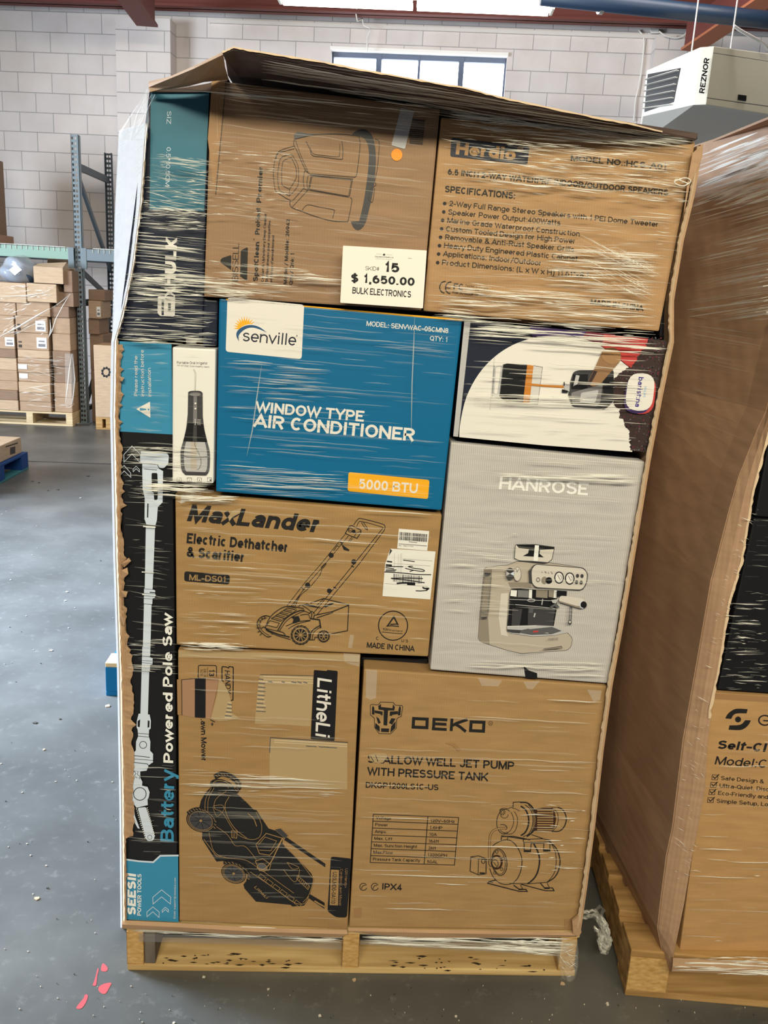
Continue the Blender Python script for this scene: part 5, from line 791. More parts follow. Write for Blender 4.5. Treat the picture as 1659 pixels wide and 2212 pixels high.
a.poly(k(355, 190, 350, 130, 400, 95, 560, 120, 720, 125, 480, 160, 370, 190), 'gun'); Cv(1.3, 370, 190, 480, 165, 620, 135, 850, 122, 1050, 128, 1240, 150); Cv(1.3, 355, 195, 350, 270, 400, 370, 500, 600, 560, 665); Cv(1.0, 370, 200, 440, 400, 550, 655); Cv(1.3, 1245, 155, 1262, 250, 1250, 420, 1215, 680, 1185, 715); Ln(1.3, 1185, 718, 560, 670); Ln(1.5, 1165, 745, 570, 690); Ln(1.2, 500, 620, 560, 668)
Cv(1.2, 350, 290, 240, 320, 135, 370, 85, 500, 68, 680, 90, 880, 130, 935); Cv(1.0, 355, 325, 240, 355, 130, 390, 105, 480); Cv(1.2, 130, 935, 230, 1000, 320, 1045); Cv(1.0, 320, 400, 180, 445, 140, 560, 128, 720, 145, 880, 200, 930, 285, 975); Cv(1.0, 315, 445, 210, 490, 185, 600, 182, 750, 195, 830, 290, 885); Cv(1.0, 320, 400, 400, 540, 415, 680, 400, 840, 290, 975); Cv(1.2, 315, 445, 370, 560, 385, 640, 375, 740, 290, 885); Ln(1.0, 290, 885, 288, 970)
Cv(1.2, 500, 620, 480, 740, 490, 870); Cv(1.2, 550, 690, 530, 790, 545, 895); a.line(rounded(k(590, 690, 1160, 745, 1115, 995, 550, 895), 4), 1.3, IS, True); a.line(rounded(k(600, 705, 1145, 755, 1105, 980, 565, 885), 4), 1.0, IS, True); Ln(1.2, 480, 875, 545, 900); Ln(1.3, 480, 875, 330, 1045); Ln(1.0, 535, 905, 330, 1125); Cv(1.4, 300, 1040, 295, 1090, 330, 1140, 460, 1190, 650, 1260, 880, 1320, 1095, 1330); Cv(1.3, 1095, 1330, 1130, 1160, 1150, 1030, 1130, 1000); Cv(1.2, 520, 225, 570, 330, 610, 420, 760, 440, 1000, 470, 1022, 430, 1025, 330, 1010, 215); Cv(0.9, 575, 310, 620, 395, 780, 420, 960, 435, 980, 400, 985, 260); Cv(1.1, 465, 1170, 540, 1100, 700, 1130, 890, 1165, 908, 1190, 885, 1280); Cv(1.2, 1470, 195, 1520, 220, 1525, 330, 1500, 600, 1465, 770); a.line(smooth_pts(k(1465, 780, 1480, 830, 1415, 870, 1395, 920, 1380, 1020, 1400, 1045, 1435, 1055, 1465, 870), 4), 1.2, IS)
a.done()
a = Art(t, 'barcode', YK); k = K(430, 160, 3.13); 
for i in range(13): x0, y0 = 1412+i*0.5, 308+i*13; a.line(k(x0+8, y0, 1524-i*1.2, y0+8), 2.2 if i % 3 else 3.2, 'ink_soft')
a.line(k(1525, 300, 1508, 478), 0.8, 'ink_soft').done()
a = Art(t, 'tape_patch', YK, e0=0.0011); a.poly(rounded(k(1365, 228, 1455, 250, 1392, 508, 1300, 482), 3), 'light_grey').done()
a = Art(t, 'round_sticker', YK, e0=0.0013); a.poly(ring(*k(1337, 546)[0], 12, 13), 'orange').done()
a = Art(t, 'edge_fold', YK); a.poly([(458, 173), (487, 176), (476, 300), (462, 420), (449, 300)], 'tape').line([(488, 176), (478, 290), (466, 420)], 1.4, 'ink_soft').line([(468, 190), (470, 300)], 1.2, 'torn').done()
# ---- dark carton behind them at the upper left
t = carton('dark_carton', 'dark navy carton with a teal end in the upper left corner of the load', [(322, 194), (452, 198), (437, 733), (252, 733)], 0.34, 'navy', YF+0.014)
YH = YF+0.014; a = Art(t, 'teal_panel', YH); a.poly([(326, 198), (452, 200), (441, 456), (323, 452)], 'teal_dark').done()
a = Art(t, 'printed_logo', YH, e0=0.001); k = K(260, 500, 7.9)
for pts in ((775, 85, 868, 188, 968, 104, 968, 170, 900, 226, 965, 245, 965, 300, 768, 285, 768, 232, 828, 228, 775, 160), (905, 335, 958, 340, 952, 495, 764, 480, 764, 415, 905, 430), (760, 745, 948, 755, 946, 790, 760, 780), (800, 780, 855, 782, 852, 890, 800, 888), (760, 885, 946, 895, 944, 935, 760, 925), (755, 1080, 820, 1020, 755, 980, 755, 945, 850, 1000, 940, 955, 940, 1000, 880, 1045, 935, 1085, 930, 1120, 845, 1062, 760, 1120)): a.poly(k(*pts), 'cream', False)
a.poly(smooth_pts(k(765, 500, 870, 510, 930, 540, 952, 600, 945, 670, 890, 715, 760, 710), 4)+k(760, 640, 870, 648, 902, 612, 870, 570, 765, 555), 'cream', False); a.poly(rounded(k(640, 1108, 935, 1112, 930, 1440, 895, 1452, 680, 1442, 635, 1395), 2), 'cream'); a.poly(k(705, 1165, 746, 1160, 740, 1430, 703, 1428), 'navy', False); a.poly(k(815, 1210, 862, 1210, 858, 1362, 815, 1360), 'navy', False); a.poly(k(758, 1140, 862, 1160, 862, 1192, 808, 1188), 'navy').done()
a = Art(t, 'printed_text', YH, e0=0.001); a.text('SIZ', (361, 240), (360, 268), 9, 'silver').text('0.5*10.5CM', (360, 318), (357, 402), 9, 'silver').done()
# ---- black object of unclear kind glimpsed in the gap under the dethatcher carton
t = carton('black_object', 'black object glimpsed in the gap above the pump carton', [(780, 1419), (926, 1423), (924, 1446), (780, 1442)], 0.3, 'black', YF+0.05)
t = carton('dark_filler', 'dark strip standing in for shade in the gap beside the speaker carton', [(1440, 520), (1452, 520), (1446, 738), (1424, 728)], 0.3, 'black', YF+0.03)  # dark strip in place of the shaded interior
t = carton('dark_filler', 'dark carton corner between the navy carton and the blue box above the irrigator box', [(439, 646), (471, 648), (469, 748), (437, 748)], 0.3, 'navy', YF+0.016)
# ================================================================== price card taped to the load
def card_sheet(): 
    q = [(741, 530.5), (922, 541), (913.5, 666), (735, 654)]; Yc = YF-0.032
    b = MB(['paper']); f = [PY(x, y, Yc) for x, y in rounded(q, 2)]; b.hexa(f, [p+Vector((0, 0.0015, 0)) for p in f]); o = b.build('price_card'); tag(o, 'white printed price card stuck on the wrap between the two top cartons', 'price tag')
    k = K(740, 530, 8.7316); a = Art(o, 'printed_text', Yc, e0=0.0004)
    a.text('SKID#', k(428, 467)[0], k(690, 480)[0], 8.4, INK, -0.004).text('15', k(797, 496)[0], k(1064, 513)[0], 20, 'black', 0.032).text('$ 1,650.00', k(156, 690)[0], k(1354, 765)[0], 17.6, 'black', 0.03).text('BULK ELECTRONICS', k(182, 906)[0], k(1288, 985)[0], 13.8, 'black', 0.012)
    a.text('liquidationDeals.ca', k(612, 222)[0], k(956, 241)[0], 3.2, 'gun').line(k(640, 160, 735, 166), 0.5, 'light_grey').line(k(830, 172, 940, 180), 0.5, 'light_grey').line(k(620, 250, 935, 268), 0.5, 'light_grey').line(k(1238, 240, 1300, 244), 1.2, 'light_grey')
    a.poly(k(782, 148, 790, 165, 805, 158, 803, 185, 785, 194, 765, 186, 755, 170, 770, 168), 'black').done()
card_sheet()
# ================================================================== OPEN-FRONTED BULK BOX round the load
t = thing('bulk_box', 'open fronted brown corrugated bulk box holding the tall load, lid sagging', 'bulk box', Vector((0.07, YF+0.5, 0.13)))
def interp(poly, y):
    for (x0, y0), (x1, y1) in zip(poly, poly[1:]):
        if y0 <= y <= y1: return x0+(x1-x0)*(y-y0)/(y1-y0)
    return poly[0][0] if y < poly[0][1] else poly[-1][0]
LF = [(314, 266), (302, 440), (284, 580), (263, 680), (246, 738), (243, 900), (249, 1200), (257, 1450), (262, 1750), (264, 2004)]
LB = [(258, 288), (249, 450), (246, 620), (243, 738), (241.5, 900), (248, 1200), (256.5, 1450), (261.5, 1750), (263.5, 1998)]
ys = [266, 300, 360, 440, 510, 580, 640, 700, 738, 800, 900, 1000, 1100, 1200, 1300, 1450, 1600, 1750, 1900, 2004]
rows = []
for y in ys:
    f = PY(interp(LF, y), y, YF-0.004); x2 = interp(LB, y+ (20 if y < 290 else 0)); g2 = PY(x2, y+(20 if y < 290 else 0), YF+0.16); h2 = Vector((min(g2.x-0.012, f.x-0.01), YF+0.95, g2.z*0.98+0.01))
    rows.append([f, (f+g2)/2+Vector((-0.004, 0, 0)), g2, h2])
b = MB(['card_side_lit']); b.grid(rows); b.build('left_wall', t, 0, False, False, 0.004)  # brown card paled: light on this side put into the colour
# corrugated cut edge and ragged torn liner of the left wall
b = MB(['board_edge']); er = []
for y in range(270, 2004, 9):
    x = interp(LF, y); w = 9 if y > 730 else 6; er.append([PY(x+2, y, YF-0.006), PY(x+w*0.6+random.uniform(-1, 1), y, YF-0.011), PY(x+w+random.uniform(-1.5, 1.5), y, YF-0.005)])
b.grid(er); b.build('cut_edge', t)
b = MB(['card_tray']); er = []
rw = 0.0
for y in range(744, 1996, 6):
    x = interp(LF, y)+8; base = 9 if y < 1320 else 20 if 1400 < y < 1812 else 14 if y < 1400 else 3; rw = max(-4, min(6, rw*0.8+random.gauss(0, 1.8))); rag = rw+(random.random() < 0.08)*random.uniform(2, 8)
    er.append([PY(x-1, y, YF-0.005), PY(x+base*0.5, y, YF-0.0095+random.uniform(-0.001, 0.001)), PY(x+base+rag, y, YF-0.005)])
b.grid(er); b.build('torn_liner', t)
for pts in ([(262, 1218), (278, 1205), (283, 1212), (268, 1226)], [(262, 1232), (275, 1226), (277, 1240), (264, 1252)], [(256, 812), (268, 816), (264, 824), (256, 824)], [(262, 1276), (276, 1278), (272, 1290), (262, 1290)], [(262, 1330), (272, 1336), (268, 1352), (262, 1350)]):
    b = MB(['card_tray']); q = [PY(x, y, YF-0.014+0.006*(i % 2)) for i, (x, y) in enumerate(pts)]; b.hexa(q, [p+Vector((0, 0.0015, 0)) for p in q]); b.build('torn_scrap', t)
# right wall
RE = [(1512, 312), (1494, 420), (1470, 520), (1449, 650), (1449, 740), (1424, 860), (1398, 1000), (1372, 1160), (1344, 1330), (1317, 1480), (1298, 1620), (1280, 1780), (1262, 1920), (1249, 2010)]
rows = []
for y in (312, 360, 420, 470, 520, 580, 650, 700, 740, 800, 860, 930, 1000, 1080, 1160, 1240, 1330, 1400, 1480, 1550, 1620, 1700, 1780, 1850, 1920, 2010):
    f = PY(interp(RE, y)+1.5, y, YF-0.012); rows.append([f, f+Vector((0.003, 0.3, -0.002)), Vector((f.x+0.0, YF+0.95, f.z))])
b = MB(['card_tray']); b.grid(rows); b.build('right_wall', t, 0, False, False, 0.005)
b = MB(['board_edge']); er = []
for y in range(316, 2008, 8):
    x = interp(RE, y); w = 5+random.uniform(-1.2, 1.2); er.append([PY(x-w, y, YF-0.013), PY(x-w*0.3, y, YF-0.017), PY(x+2, y, YF-0.0125)])
b.grid(er); b.build('cut_edge', t)
b = MB(['card_tray']); q = [PY(*p, YF-0.02) for p in ((1496, 330), (1519, 312), (1517, 340), (1490, 400), (1476, 470), (1484, 400))]; b.hexa(q, [p+Vector((0.004, 0.012, 0)) for p in q]); b.build('folded_corner', t)
b = MB(['card_tray']); q = [PY(*p, YF-0.016) for p in ((1236, 1990), (1250, 1978), (1256, 2014), (1250, 2024), (1238, 2016))]; b.hexa(q, [p+Vector((0, 0.006, 0)) for p in q]); b.build('folded_corner', t)
# back wall, base strip and lid
b = MB(['card_tray']); b.box((-0.46, YF+0.96, 0.132), (0.66, YF+0.966, 1.85)); b.build('back_wall', t)
b = MB(['card_tray']); e0 = [(264, 2004), (400, 2011), (560, 2019), (735, 2024)]; e1 = [(264, 1988), (385, 1994), (560, 2004), (750, 2009)]
b.grid([[PY(*p, YF-0.006) for p in e1], [PY(x, y+8, YF-0.012) for x, y in e1], [PY(*p, YF-0.007) for p in e0]]); b.build('base_strip', t, 0, False, False, 0.002)
b = MB(['card_tray']); e1 = [(752, 2004), (900, 2008), (1080, 2011), (1248, 2014)]; e0 = [(812, 2018), (900, 2024), (1080, 2024), (1244, 2022)]
b.grid([[PY(*p, YF-0.006) for p in e1], [PY(x, y+6, YF-0.011) for x, y in e1], [PY(*p, YF-0.007) for p in e0]]); b.build('base_strip', t, 0, False, False, 0.002)
# sagging lid: its front lip overhangs, we see it from below
lip = [(480, 112, 0.17), (505, 102, 0.17), (560, 112, 0.17), (700, 134, 0.165), (790, 152, 0.16), (880, 168, 0.155), (1000, 189, 0.14), (1100, 214, 0.12), (1250, 246, 0.09), (1370, 269, 0.06), (1440, 286, 0.035), (1504, 300, 0.012)]
hinge = [(492, 166), (515, 168), (565, 172), (690, 190), (780, 201), (860, 215), (950, 236), (1060, 252), (1220, 275), (1340, 287), (1420, 293), (1506, 304)]
rows = [[], [], [], []]
for (x, y, o), (hx_, hy) in zip(lip, hinge):
    f = PY(x, y, YF-o); h2 = PY(hx_, hy-3, YF+0.001)+Vector((0, 0, 0.004)); rows[0].append(f); rows[1].append((f+h2)/2+Vector((0, 0, 0.008))); rows[2].append(h2); rows[3].append(Vector((h2.x, YF+0.95, h2.z+0.012)))
b = MB(['card_flap_shaded']); b.grid(rows); b.build('lid', t, 0, False, False, 0.004)  # lid card darkened: shade on its underside put into the colour
b = MB(['board_edge']); er = [[], []]
for i in range(len(lip)-2):
    for j in range(8):
        f = j/8; x = lip[i][0]*(1-f)+lip[i+1][0]*f; y = lip[i][1]*(1-f)+lip[i+1][1]*f; o = lip[i][2]*(1-f)+lip[i+1][2]*f; er[0].append(PY(x, y-1+random.uniform(-1.2, 0.4), YF-o-0.003)); er[1].append(PY(x, y+2.2+random.uniform(-0.6, 1.4), YF-o-0.003))
b.grid(er); b.build('torn_edge', t)
side = [[(481, 112, 0.169), (485, 140, 0.085), (493, 167, -0.001)], [(420, 142, 0.12), (432, 165, 0.07), (440, 172, 0.02)], [(365, 166, 0.06), (385, 178, 0.04), (402, 182, 0.02)], [(322, 176, 0.01), (322, 184, 0.01), (324, 194, 0.01)]]
b = MB(['card_tray']); b.grid([[PY(x, y, YF-o) for x, y, o in r] for r in side]); b.build('side_flap', t, 0, False, False, 0.004)
tp_ = [(324, 196), (402, 189), (450, 180), (492, 168)]
b = MB(['card_flap_shaded']); b.grid([[PY(*p, YF+0.006) for p in tp_], [PY(*p, YF+0.006)+Vector((0, 0.9, 0.006)) for p in tp_]]); b.grid([[PY(*p, YF+0.006) for p in tp_], [PY(x, 199, YF+0.008) for x, y in tp_]]); b.build('top_panel', t)  # same darkened card, with shade in its colour
# ================================================================== STRETCH WRAP of the main load
wrap = MB(['film_glint', 'film_mid', 'film_soft', 'film_haze', 'film_sheet', 'film_sheet_white', 'film_dark'])
def fold(mb, pts, w, m_, lift=0.5, proj=None, mpp=0.00093):
    n = len(pts); i0 = len(mb.v); k = mb.idx(m_)
    for i, (x, y) in enumerate(pts):
        a_, b_ = pts[max(0, i-1)], pts[min(n-1, i+1)]; dx, dy = b_[0]-a_[0], b_[1]-a_[1]; l = math.hypot(dx, dy) or 1; nx, ny = -dy/l, dx/l
        ww = w*(0.12 if i in (0, n-1) else 1.0)/2; e = ww*2*mpp*lift
        mb.v += [proj(x-nx*ww, y-ny*ww, 0), proj(x, y, e), proj(x+nx*ww, y+ny*ww, 0)]
    for i in range(n-1):
        q = i0+3*i; mb.f += [(q, q+3, q+4, q+1), (q+1, q+4, q+5, q+2)]; mb.mi += [k, k]
def pin(x, y, poly):
    c = False; n = len(poly)
    for i in range(n):
        (x0, y0), (x1, y1) = poly[i], poly[i-1]
        if (y0 > y) != (y1 > y) and x < (x1-x0)*(y-y0)/(y1-y0)+x0: c = not c
    return c
WP = lambda x, y, e: PY(x, y, YF-0.022-e)
def strands(poly, n, slope, length, width, mats, ds=0.012, mb=wrap, proj=WP, wob=0.7, cl=None, clip=True):
    n = int(n*0.55) if any(q[0] == 'film_haze' for q in mats) else n
    xs, ys_ = [p[0] for p in poly], [p[1] for p in poly]; done = 0; tries = 0
    cy = [random.uniform(min(ys_), max(ys_)) for _ in range(cl)] if cl else None
    while done < n and tries < n*40:
        tries += 1; x = random.uniform(min(xs), max(xs)); y = random.gauss(random.choice(cy), (max(ys_)-min(ys_))*0.03) if cl else random.uniform(min(ys_), max(ys_))
        if not pin(x, y, poly): continue
        L_ = random.uniform(*length)*random.choice((0.5, 0.8, 1.0, 1.3)); s = (slope(x, y) if callable(slope) else slope)+random.gauss(0, ds); k = max(2, int(L_/28)); pts = []; yy = y
        for i in range(k+1):
            xx = x+L_*(i/k-0.5); yy = y+s*(xx-x)+random.gauss(0, wob)
            if clip and not pin(xx, yy, poly):
                if len(pts) > 1: break
                pts = []; continue
            pts.append((xx, yy))
        if len(pts) < 2: continue
        m_ = random.choices([q[0] for q in mats], [q[1] for q in mats])[0]; w = random.uniform(*width)*(2.6 if m_ == 'film_haze' else 1.5 if m_ == 'film_soft' else 1.0)
        fold(mb, pts, w, m_, 0.5, proj); done += 1
B_, M_, S_, H_ = 'film_glint', 'film_mid', 'film_soft', 'film_haze'
def slp(x, y): return 0.02+max(0.0, 2080-y)*0.000048                    # the wraps tilt more towards the top
# upper left: dark carton and fold corner
strands([(326, 330), (470, 345), (460, 470), (290, 465)], 170, lambda x, y: slp(x, y)+random.gauss(0.0, 0.09), (14, 90), (0.9, 2.2), [(B_, 3), (M_, 4), (S_, 4)], 0.02)
strands([(300, 440), (450, 455), (450, 500), (275, 500)], 90, 0.06, (14, 90), (0.9, 2.4), [(B_, 4), (M_, 5), (S_, 3)], 0.05)
strands([(282, 500), (452, 505), (450, 590), (268, 590)], 46, 0.10, (50, 230), (1.0, 2.4), [(B_, 3), (M_, 4), (S_, 4)], 0.015)
strands([(268, 588), (470, 594), (560, 640), (262, 640)], 120, 0.06, (20, 130), (1.2, 3.2), [(B_, 6), (M_, 6), (S_, 4)], 0.03)
strands([(262, 636), (470, 640), (470, 745), (250, 735)], 80, 0.035, (20, 150), (1.0, 2.4), [(B_, 5), (M_, 5), (S_, 5)], 0.02)
strands([(256, 715), (470, 722), (470, 750), (252, 738)], 24, 0.03, (30, 160), (1.2, 2.6), [(B_, 5), (M_, 4)], 0.01)
# carpet cleaner carton
strands([(455, 300), (640, 330), (660, 500), (440, 470)], 90, 0.085, (14, 70), (1.0, 2.4), [(B_, 4), (M_, 5), (S_, 4)], 0.03)
strands([(458, 190), (948, 250), (912, 660), (442, 630)], 130, slp, (80, 420), (0.9, 1.9), [(M_, 0.4), (S_, 3), (H_, 6)], 0.012)
strands([(440, 560), (760, 590), (740, 650), (440, 642)], 70, 0.075, (20, 160), (1.2, 3.0), [(B_, 4), (M_, 5), (S_, 4)], 0.03)
strands([(458, 172), (950, 232), (950, 262), (455, 215)], 24, 0.11, (60, 320), (1.0, 2.2), [(B_, 2), (M_, 3), (S_, 4)], 0.02)
fold(wrap, [(325, 192), (430, 196), (560, 208), (720, 222), (860, 238)], 3.2, B_, 0.5, WP)
# lid and its film
def LP(x, y, e):                                                       # film taut from the lid lip down to the cartons
    yl = interp([(a_, b_) for a_, b_, _ in lip], x) if False else None
    xl = max(480, min(1503, x))
    for (x0, y0, o0), (x1, y1, o1) in zip(lip, lip[1:]):
        if x0 <= xl <= x1: f = (xl-x0)/(x1-x0); yt = y0+(y1-y0)*f; o = o0+(o1-o0)*f
    for (x0, y0), (x1, y1) in zip(hinge, hinge[1:]):
        if x0 <= max(492, min(1505, xl)) <= x1: f = (max(492, min(1505, xl))-x0)/(x1-x0); yh = y0+(y1-y0)*f
    v = max(0.0, min(1.0, (y-yt)/max(4.0, yh-yt))); return PY(x, y, YF-0.022-e-(o-0.0)*(1-v))
LIDP = [(560, 118), (700, 140), (1000, 194), (1250, 250), (1500, 302), (1500, 316), (1250, 300), (950, 250), (690, 192), (560, 172)]
strands(LIDP, 64, 0.155, (90, 520), (1.0, 2.6), [(B_, 1.0), (M_, 2), (S_, 5)], 0.02, proj=LP, wob=0.5)
strands([(960, 235), (1500, 300), (1505, 330), (960, 272)], 110, 0.12, (20, 180), (1.2, 3.0), [(B_, 5), (M_, 5), (S_, 4)], 0.03)
# speaker carton
strands([(955, 262), (1505, 312), (1490, 440), (945, 380)], 270, 0.085, (14, 110), (1.0, 2.4), [(B_, 4), (M_, 6), (S_, 7)], 0.03)
strands([(1080, 310), (1500, 340), (1470, 440), (1050, 400)], 60, 0.09, (16, 130), (1.2, 3.2), [(B_, 6), (M_, 5)], 0.04)
strands([(950, 380), (1485, 440), (1440, 700), (915, 660)], 190, 0.07, (16, 150), (0.9, 2.0), [(B_, 2.4), (M_, 4), (S_, 7)], 0.03)
strands([(1180, 520), (1440, 545), (1425, 640), (1160, 620)], 110, 0.045, (20, 160), (1.0, 2.2), [(B_, 5), (M_, 6), (S_, 3)], 0.012)
strands([(1240, 500), (1440, 560), (1425, 660), (1230, 600)], 70, 0.52, (30, 120), (0.9, 1.8), [(B_, 3), (M_, 5), (S_, 3)], 0.03)
strands([(960, 610), (1432, 650), (1422, 735), (930, 690)], 160, 0.07, (16, 170), (1.0, 2.5), [(B_, 6), (M_, 6), (S_, 4)], 0.03)
fold(wrap, smooth_pts([(1458, 392), (1480, 384), (1492, 392), (1476, 402), (1458, 396), (1462, 388), (1490, 398)], 4), 3.0, B_, 0.6, WP)
# blue box
strands([(474, 650), (998, 694), (956, 1100), (468, 1060)], 150, slp, (60, 360), (0.9, 2.0), [(M_, 1), (S_, 6), (H_, 8)], 0.008)
strands([(480, 770), (720, 800), (700, 880), (478, 850)], 60, 0.055, (40, 210), (1.2, 3.0), [(M_, 3), (S_, 7), (H_, 3)], 0.01)
strands([(468, 1000), (760, 1025), (760, 1090), (468, 1062)], 40, 0.05, (30, 240), (0.9, 1.8), [(B_, 1), (M_, 4), (S_, 5)], 0.012)
for p in ([(896, 682), (893, 760), (890, 830), (888, 960)], [(565, 790), (556, 850), (545, 930), (533, 985)]): fold(wrap, p, 2.4, M_, 0.5, WP)
# coffee box, grey carton
strands([(1006, 694), (1444, 738), (1398, 975), (982, 940)], 120, 0.055, (30, 260), (1.0, 2.6), [(B_, 3), (M_, 6), (S_, 6), (H_, 3)], 0.012)
strands([(1006, 690), (1446, 738), (1440, 760), (1004, 725)], 40, 0.06, (30, 260), (1.4, 3.2), [(B_, 5), (M_, 5)], 0.012)
strands([(1000, 830), (1400, 850), (1395, 880), (1000, 870)], 12, 0.03, (150, 380), (1.4, 2.8), [(B_, 4), (M_, 4)], 0.006)
strands([(975, 960), (1394, 1000), (1316, 1474), (932, 1444)], 90, slp, (60, 320), (0.9, 2.2), [(B_, 0.5), (M_, 2), (S_, 6), (H_, 6)], 0.01)
strands([(1060, 1008), (1392, 1024), (1388, 1044), (1060, 1030)], 16, 0.03, (120, 320), (1.4, 3.0), [(B_, 4), (M_, 4)], 0.006); strands([(950, 1130), (1130, 1140), (1120, 1330), (940, 1320)], 46, 0.04, (30, 160), (0.9, 2.0), [(B_, 2), (M_, 4), (S_, 4)], 0.015)
strands([(1010, 1400), (1316, 1425), (1314, 1470), (1000, 1440)], 14, 0.03, (80, 280), (1.2, 2.4), [(B_, 3), (M_, 4), (S_, 2)], 0.008)
# dethatcher, mower, pump cartons
strands([(380, 1068), (955, 1112), (926, 1416), (382, 1392)], 120, slp, (60, 340), (0.9, 2.0), [(B_, 0.5), (M_, 2), (S_, 6), (H_, 5)], 0.012)
strands([(378, 1064), (520, 1072), (510, 1090), (378, 1082)], 26, 0.03, (20, 130), (1.2, 2.6), [(B_, 5), (M_, 4)], 0.02); strands([(378, 1200), (560, 1220), (560, 1390), (380, 1385)], 30, 0.03, (20, 150), (0.9, 1.9), [(B_, 3), (M_, 4), (S_, 3)], 0.012)
strands([(384, 1404), (778, 1414), (752, 2005), (388, 1990)], 110, slp, (60, 320), (0.9, 2.2), [(M_, 0.8), (S_, 6), (H_, 7)], 0.008)
strands([(384, 1384), (560, 1392), (560, 1410), (384, 1402)], 26, 0.03, (20, 140), (1.2, 2.8), [(B_, 5), (M_, 4)], 0.02); strands([(384, 1660), (520, 1668), (740, 1690), (740, 1725), (384, 1725)], 36, 0.03, (30, 260), (1.0, 2.4), [(B_, 2), (M_, 4), (S_, 5)], 0.008)
strands([(786, 1448), (1310, 1484), (1248, 2008), (756, 2000)], 95, slp, (50, 300), (0.9, 2.0), [(B_, 0.6), (M_, 2), (S_, 6), (H_, 4)], 0.008)
for p in ([(780, 1765), (880, 1768), (940, 1770)], [(1180, 1737), (1235, 1738)], [(1060, 1738), (1110, 1738)], [(1020, 1770), (1150, 1774)], [(930, 1828), (1080, 1829), (1225, 1836)], [(800, 1888), (930, 1893), (1095, 1897)], [(1010, 1906), (1145, 1904)], [(1180, 1868), (1260, 1876)], [(1185, 1534), (1290, 1542)], [(880, 1848), (990, 1853)], [(1215, 1790), (1275, 1794)]): fold(wrap, p, random.uniform(1.6, 2.8), B_, 0.5, WP)
strands([(1120, 1720), (1280, 1740), (1262, 1900), (1110, 1880)], 30, 0.02, (14, 60), (1.2, 2.4), [(B_, 5), (M_, 3)], 0.01)
# pole saw carton and irrigator box
strands([(258, 740), (372, 744), (372, 935), (262, 930)], 40, 0.05, (40, 120), (1.4, 4.0), [(S_, 5), (H_, 8)], 0.03); strands([(262, 950), (470, 965), (460, 1110), (264, 1100)], 90, 0.05, (16, 110), (0.9, 2.0), [(B_, 3), (M_, 5), (S_, 5)], 0.03); strands([(268, 1110), (378, 1115), (380, 1380), (272, 1375)], 60, 0.10, (24, 110), (0.9, 2.4), [(B_, 0.6), (M_, 2), (S_, 7), (H_, 5)], 0.06)
strands([(300, 1040), (460, 1050), (470, 1075), (300, 1068)], 34, 0.04, (20, 120), (1.2, 2.6), [(B_, 5), (M_, 4)], 0.02); strands([(272, 1375), (384, 1380), (386, 1460), (272, 1450)], 40, 0.05, (24, 110), (1.0, 2.2), [(B_, 3), (M_, 4), (S_, 4)], 0.02); strands([(280, 1620), (386, 1640), (386, 1850), (274, 1840)], 60, 0.06, (20, 110), (0.9, 2.2), [(B_, 2), (M_, 3), (S_, 5), (H_, 4)], 0.03)
strands([(374, 752), (466, 757), (460, 1040), (374, 1036)], 30, 0.05, (20, 95), (0.9, 2.0), [(M_, 1), (S_, 5), (H_, 5)], 0.02)
strands([(262, 960), (380, 968), (380, 1000), (262, 985)], 24, 0.05, (20, 110), (1.0, 2.2), [(B_, 4), (M_, 4)], 0.02)
# film spanning free air: upper left corner, left side, base band
def sheet(rows_, m_, nz=0.0):
    wrap.grid([[PY(x, y, YF-o) for x, y, o in r] for r in rows_], m_)
sheet([[(318, 190, 0.02), (322, 260, 0.02), (316, 300, 0.018)], [(300, 222, -0.05), (296, 268, -0.04), (290, 300, -0.03)], [(257, 286, -0.14), (258, 292, -0.14), (258, 300, -0.14)]], 'film_sheet')
rows_ = []
for y in (268, 330, 400, 470, 540, 600, 660, 720): x = interp(LF, y); x2 = interp(LB, y+14); rows_.append([(x+1, y, 0.008), ((x+x2)/2-1.5, y+6, -0.07), (x2-1.5, y+14, -0.16)])
sheet(rows_, 'film_sheet_white')
for i in range(60):
    y = random.uniform(280, 740); x = interp(LF, y); x2 = interp(LB, y)
    if x-x2 > 6: fold(wrap, [(x-1, y-20-random.uniform(0, 8)), (x2+1, y+random.uniform(10, 26))], random.uniform(1.2, 2.6), random.choice((B_, M_)), 0.5, lambda xx, yy, e: PY(xx, yy, YF-0.012-e+0.165*max(0, min(1, (interp(LF, yy)-xx)/max(6, interp(LF, yy)-interp(LB, yy))))))
for i in range(26): f = random.random(); x, y = 262+56*random.random(), 0; x0 = 260+random.uniform(0, 50); fold(wrap, [(x0, 292-(x0-258)*1.5+random.uniform(0, 60)), (x0+random.uniform(14, 44), 262-(x0-258)*1.5+random.uniform(0, 50))], random.uniform(0.8, 1.8), random.choice((B_, M_, S_)), 0.5, lambda xx, yy, e: PY(xx, yy, YF-e+0.14*max(0, (318-xx)/60)-0.022))
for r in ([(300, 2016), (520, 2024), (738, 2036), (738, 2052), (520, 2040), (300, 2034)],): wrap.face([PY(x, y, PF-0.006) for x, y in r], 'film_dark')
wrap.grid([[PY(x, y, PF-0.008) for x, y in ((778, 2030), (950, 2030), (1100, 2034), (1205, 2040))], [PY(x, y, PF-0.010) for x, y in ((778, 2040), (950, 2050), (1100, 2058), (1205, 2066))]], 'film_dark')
BP = lambda x, y, e: PY(x, y, PF-0.014-e)
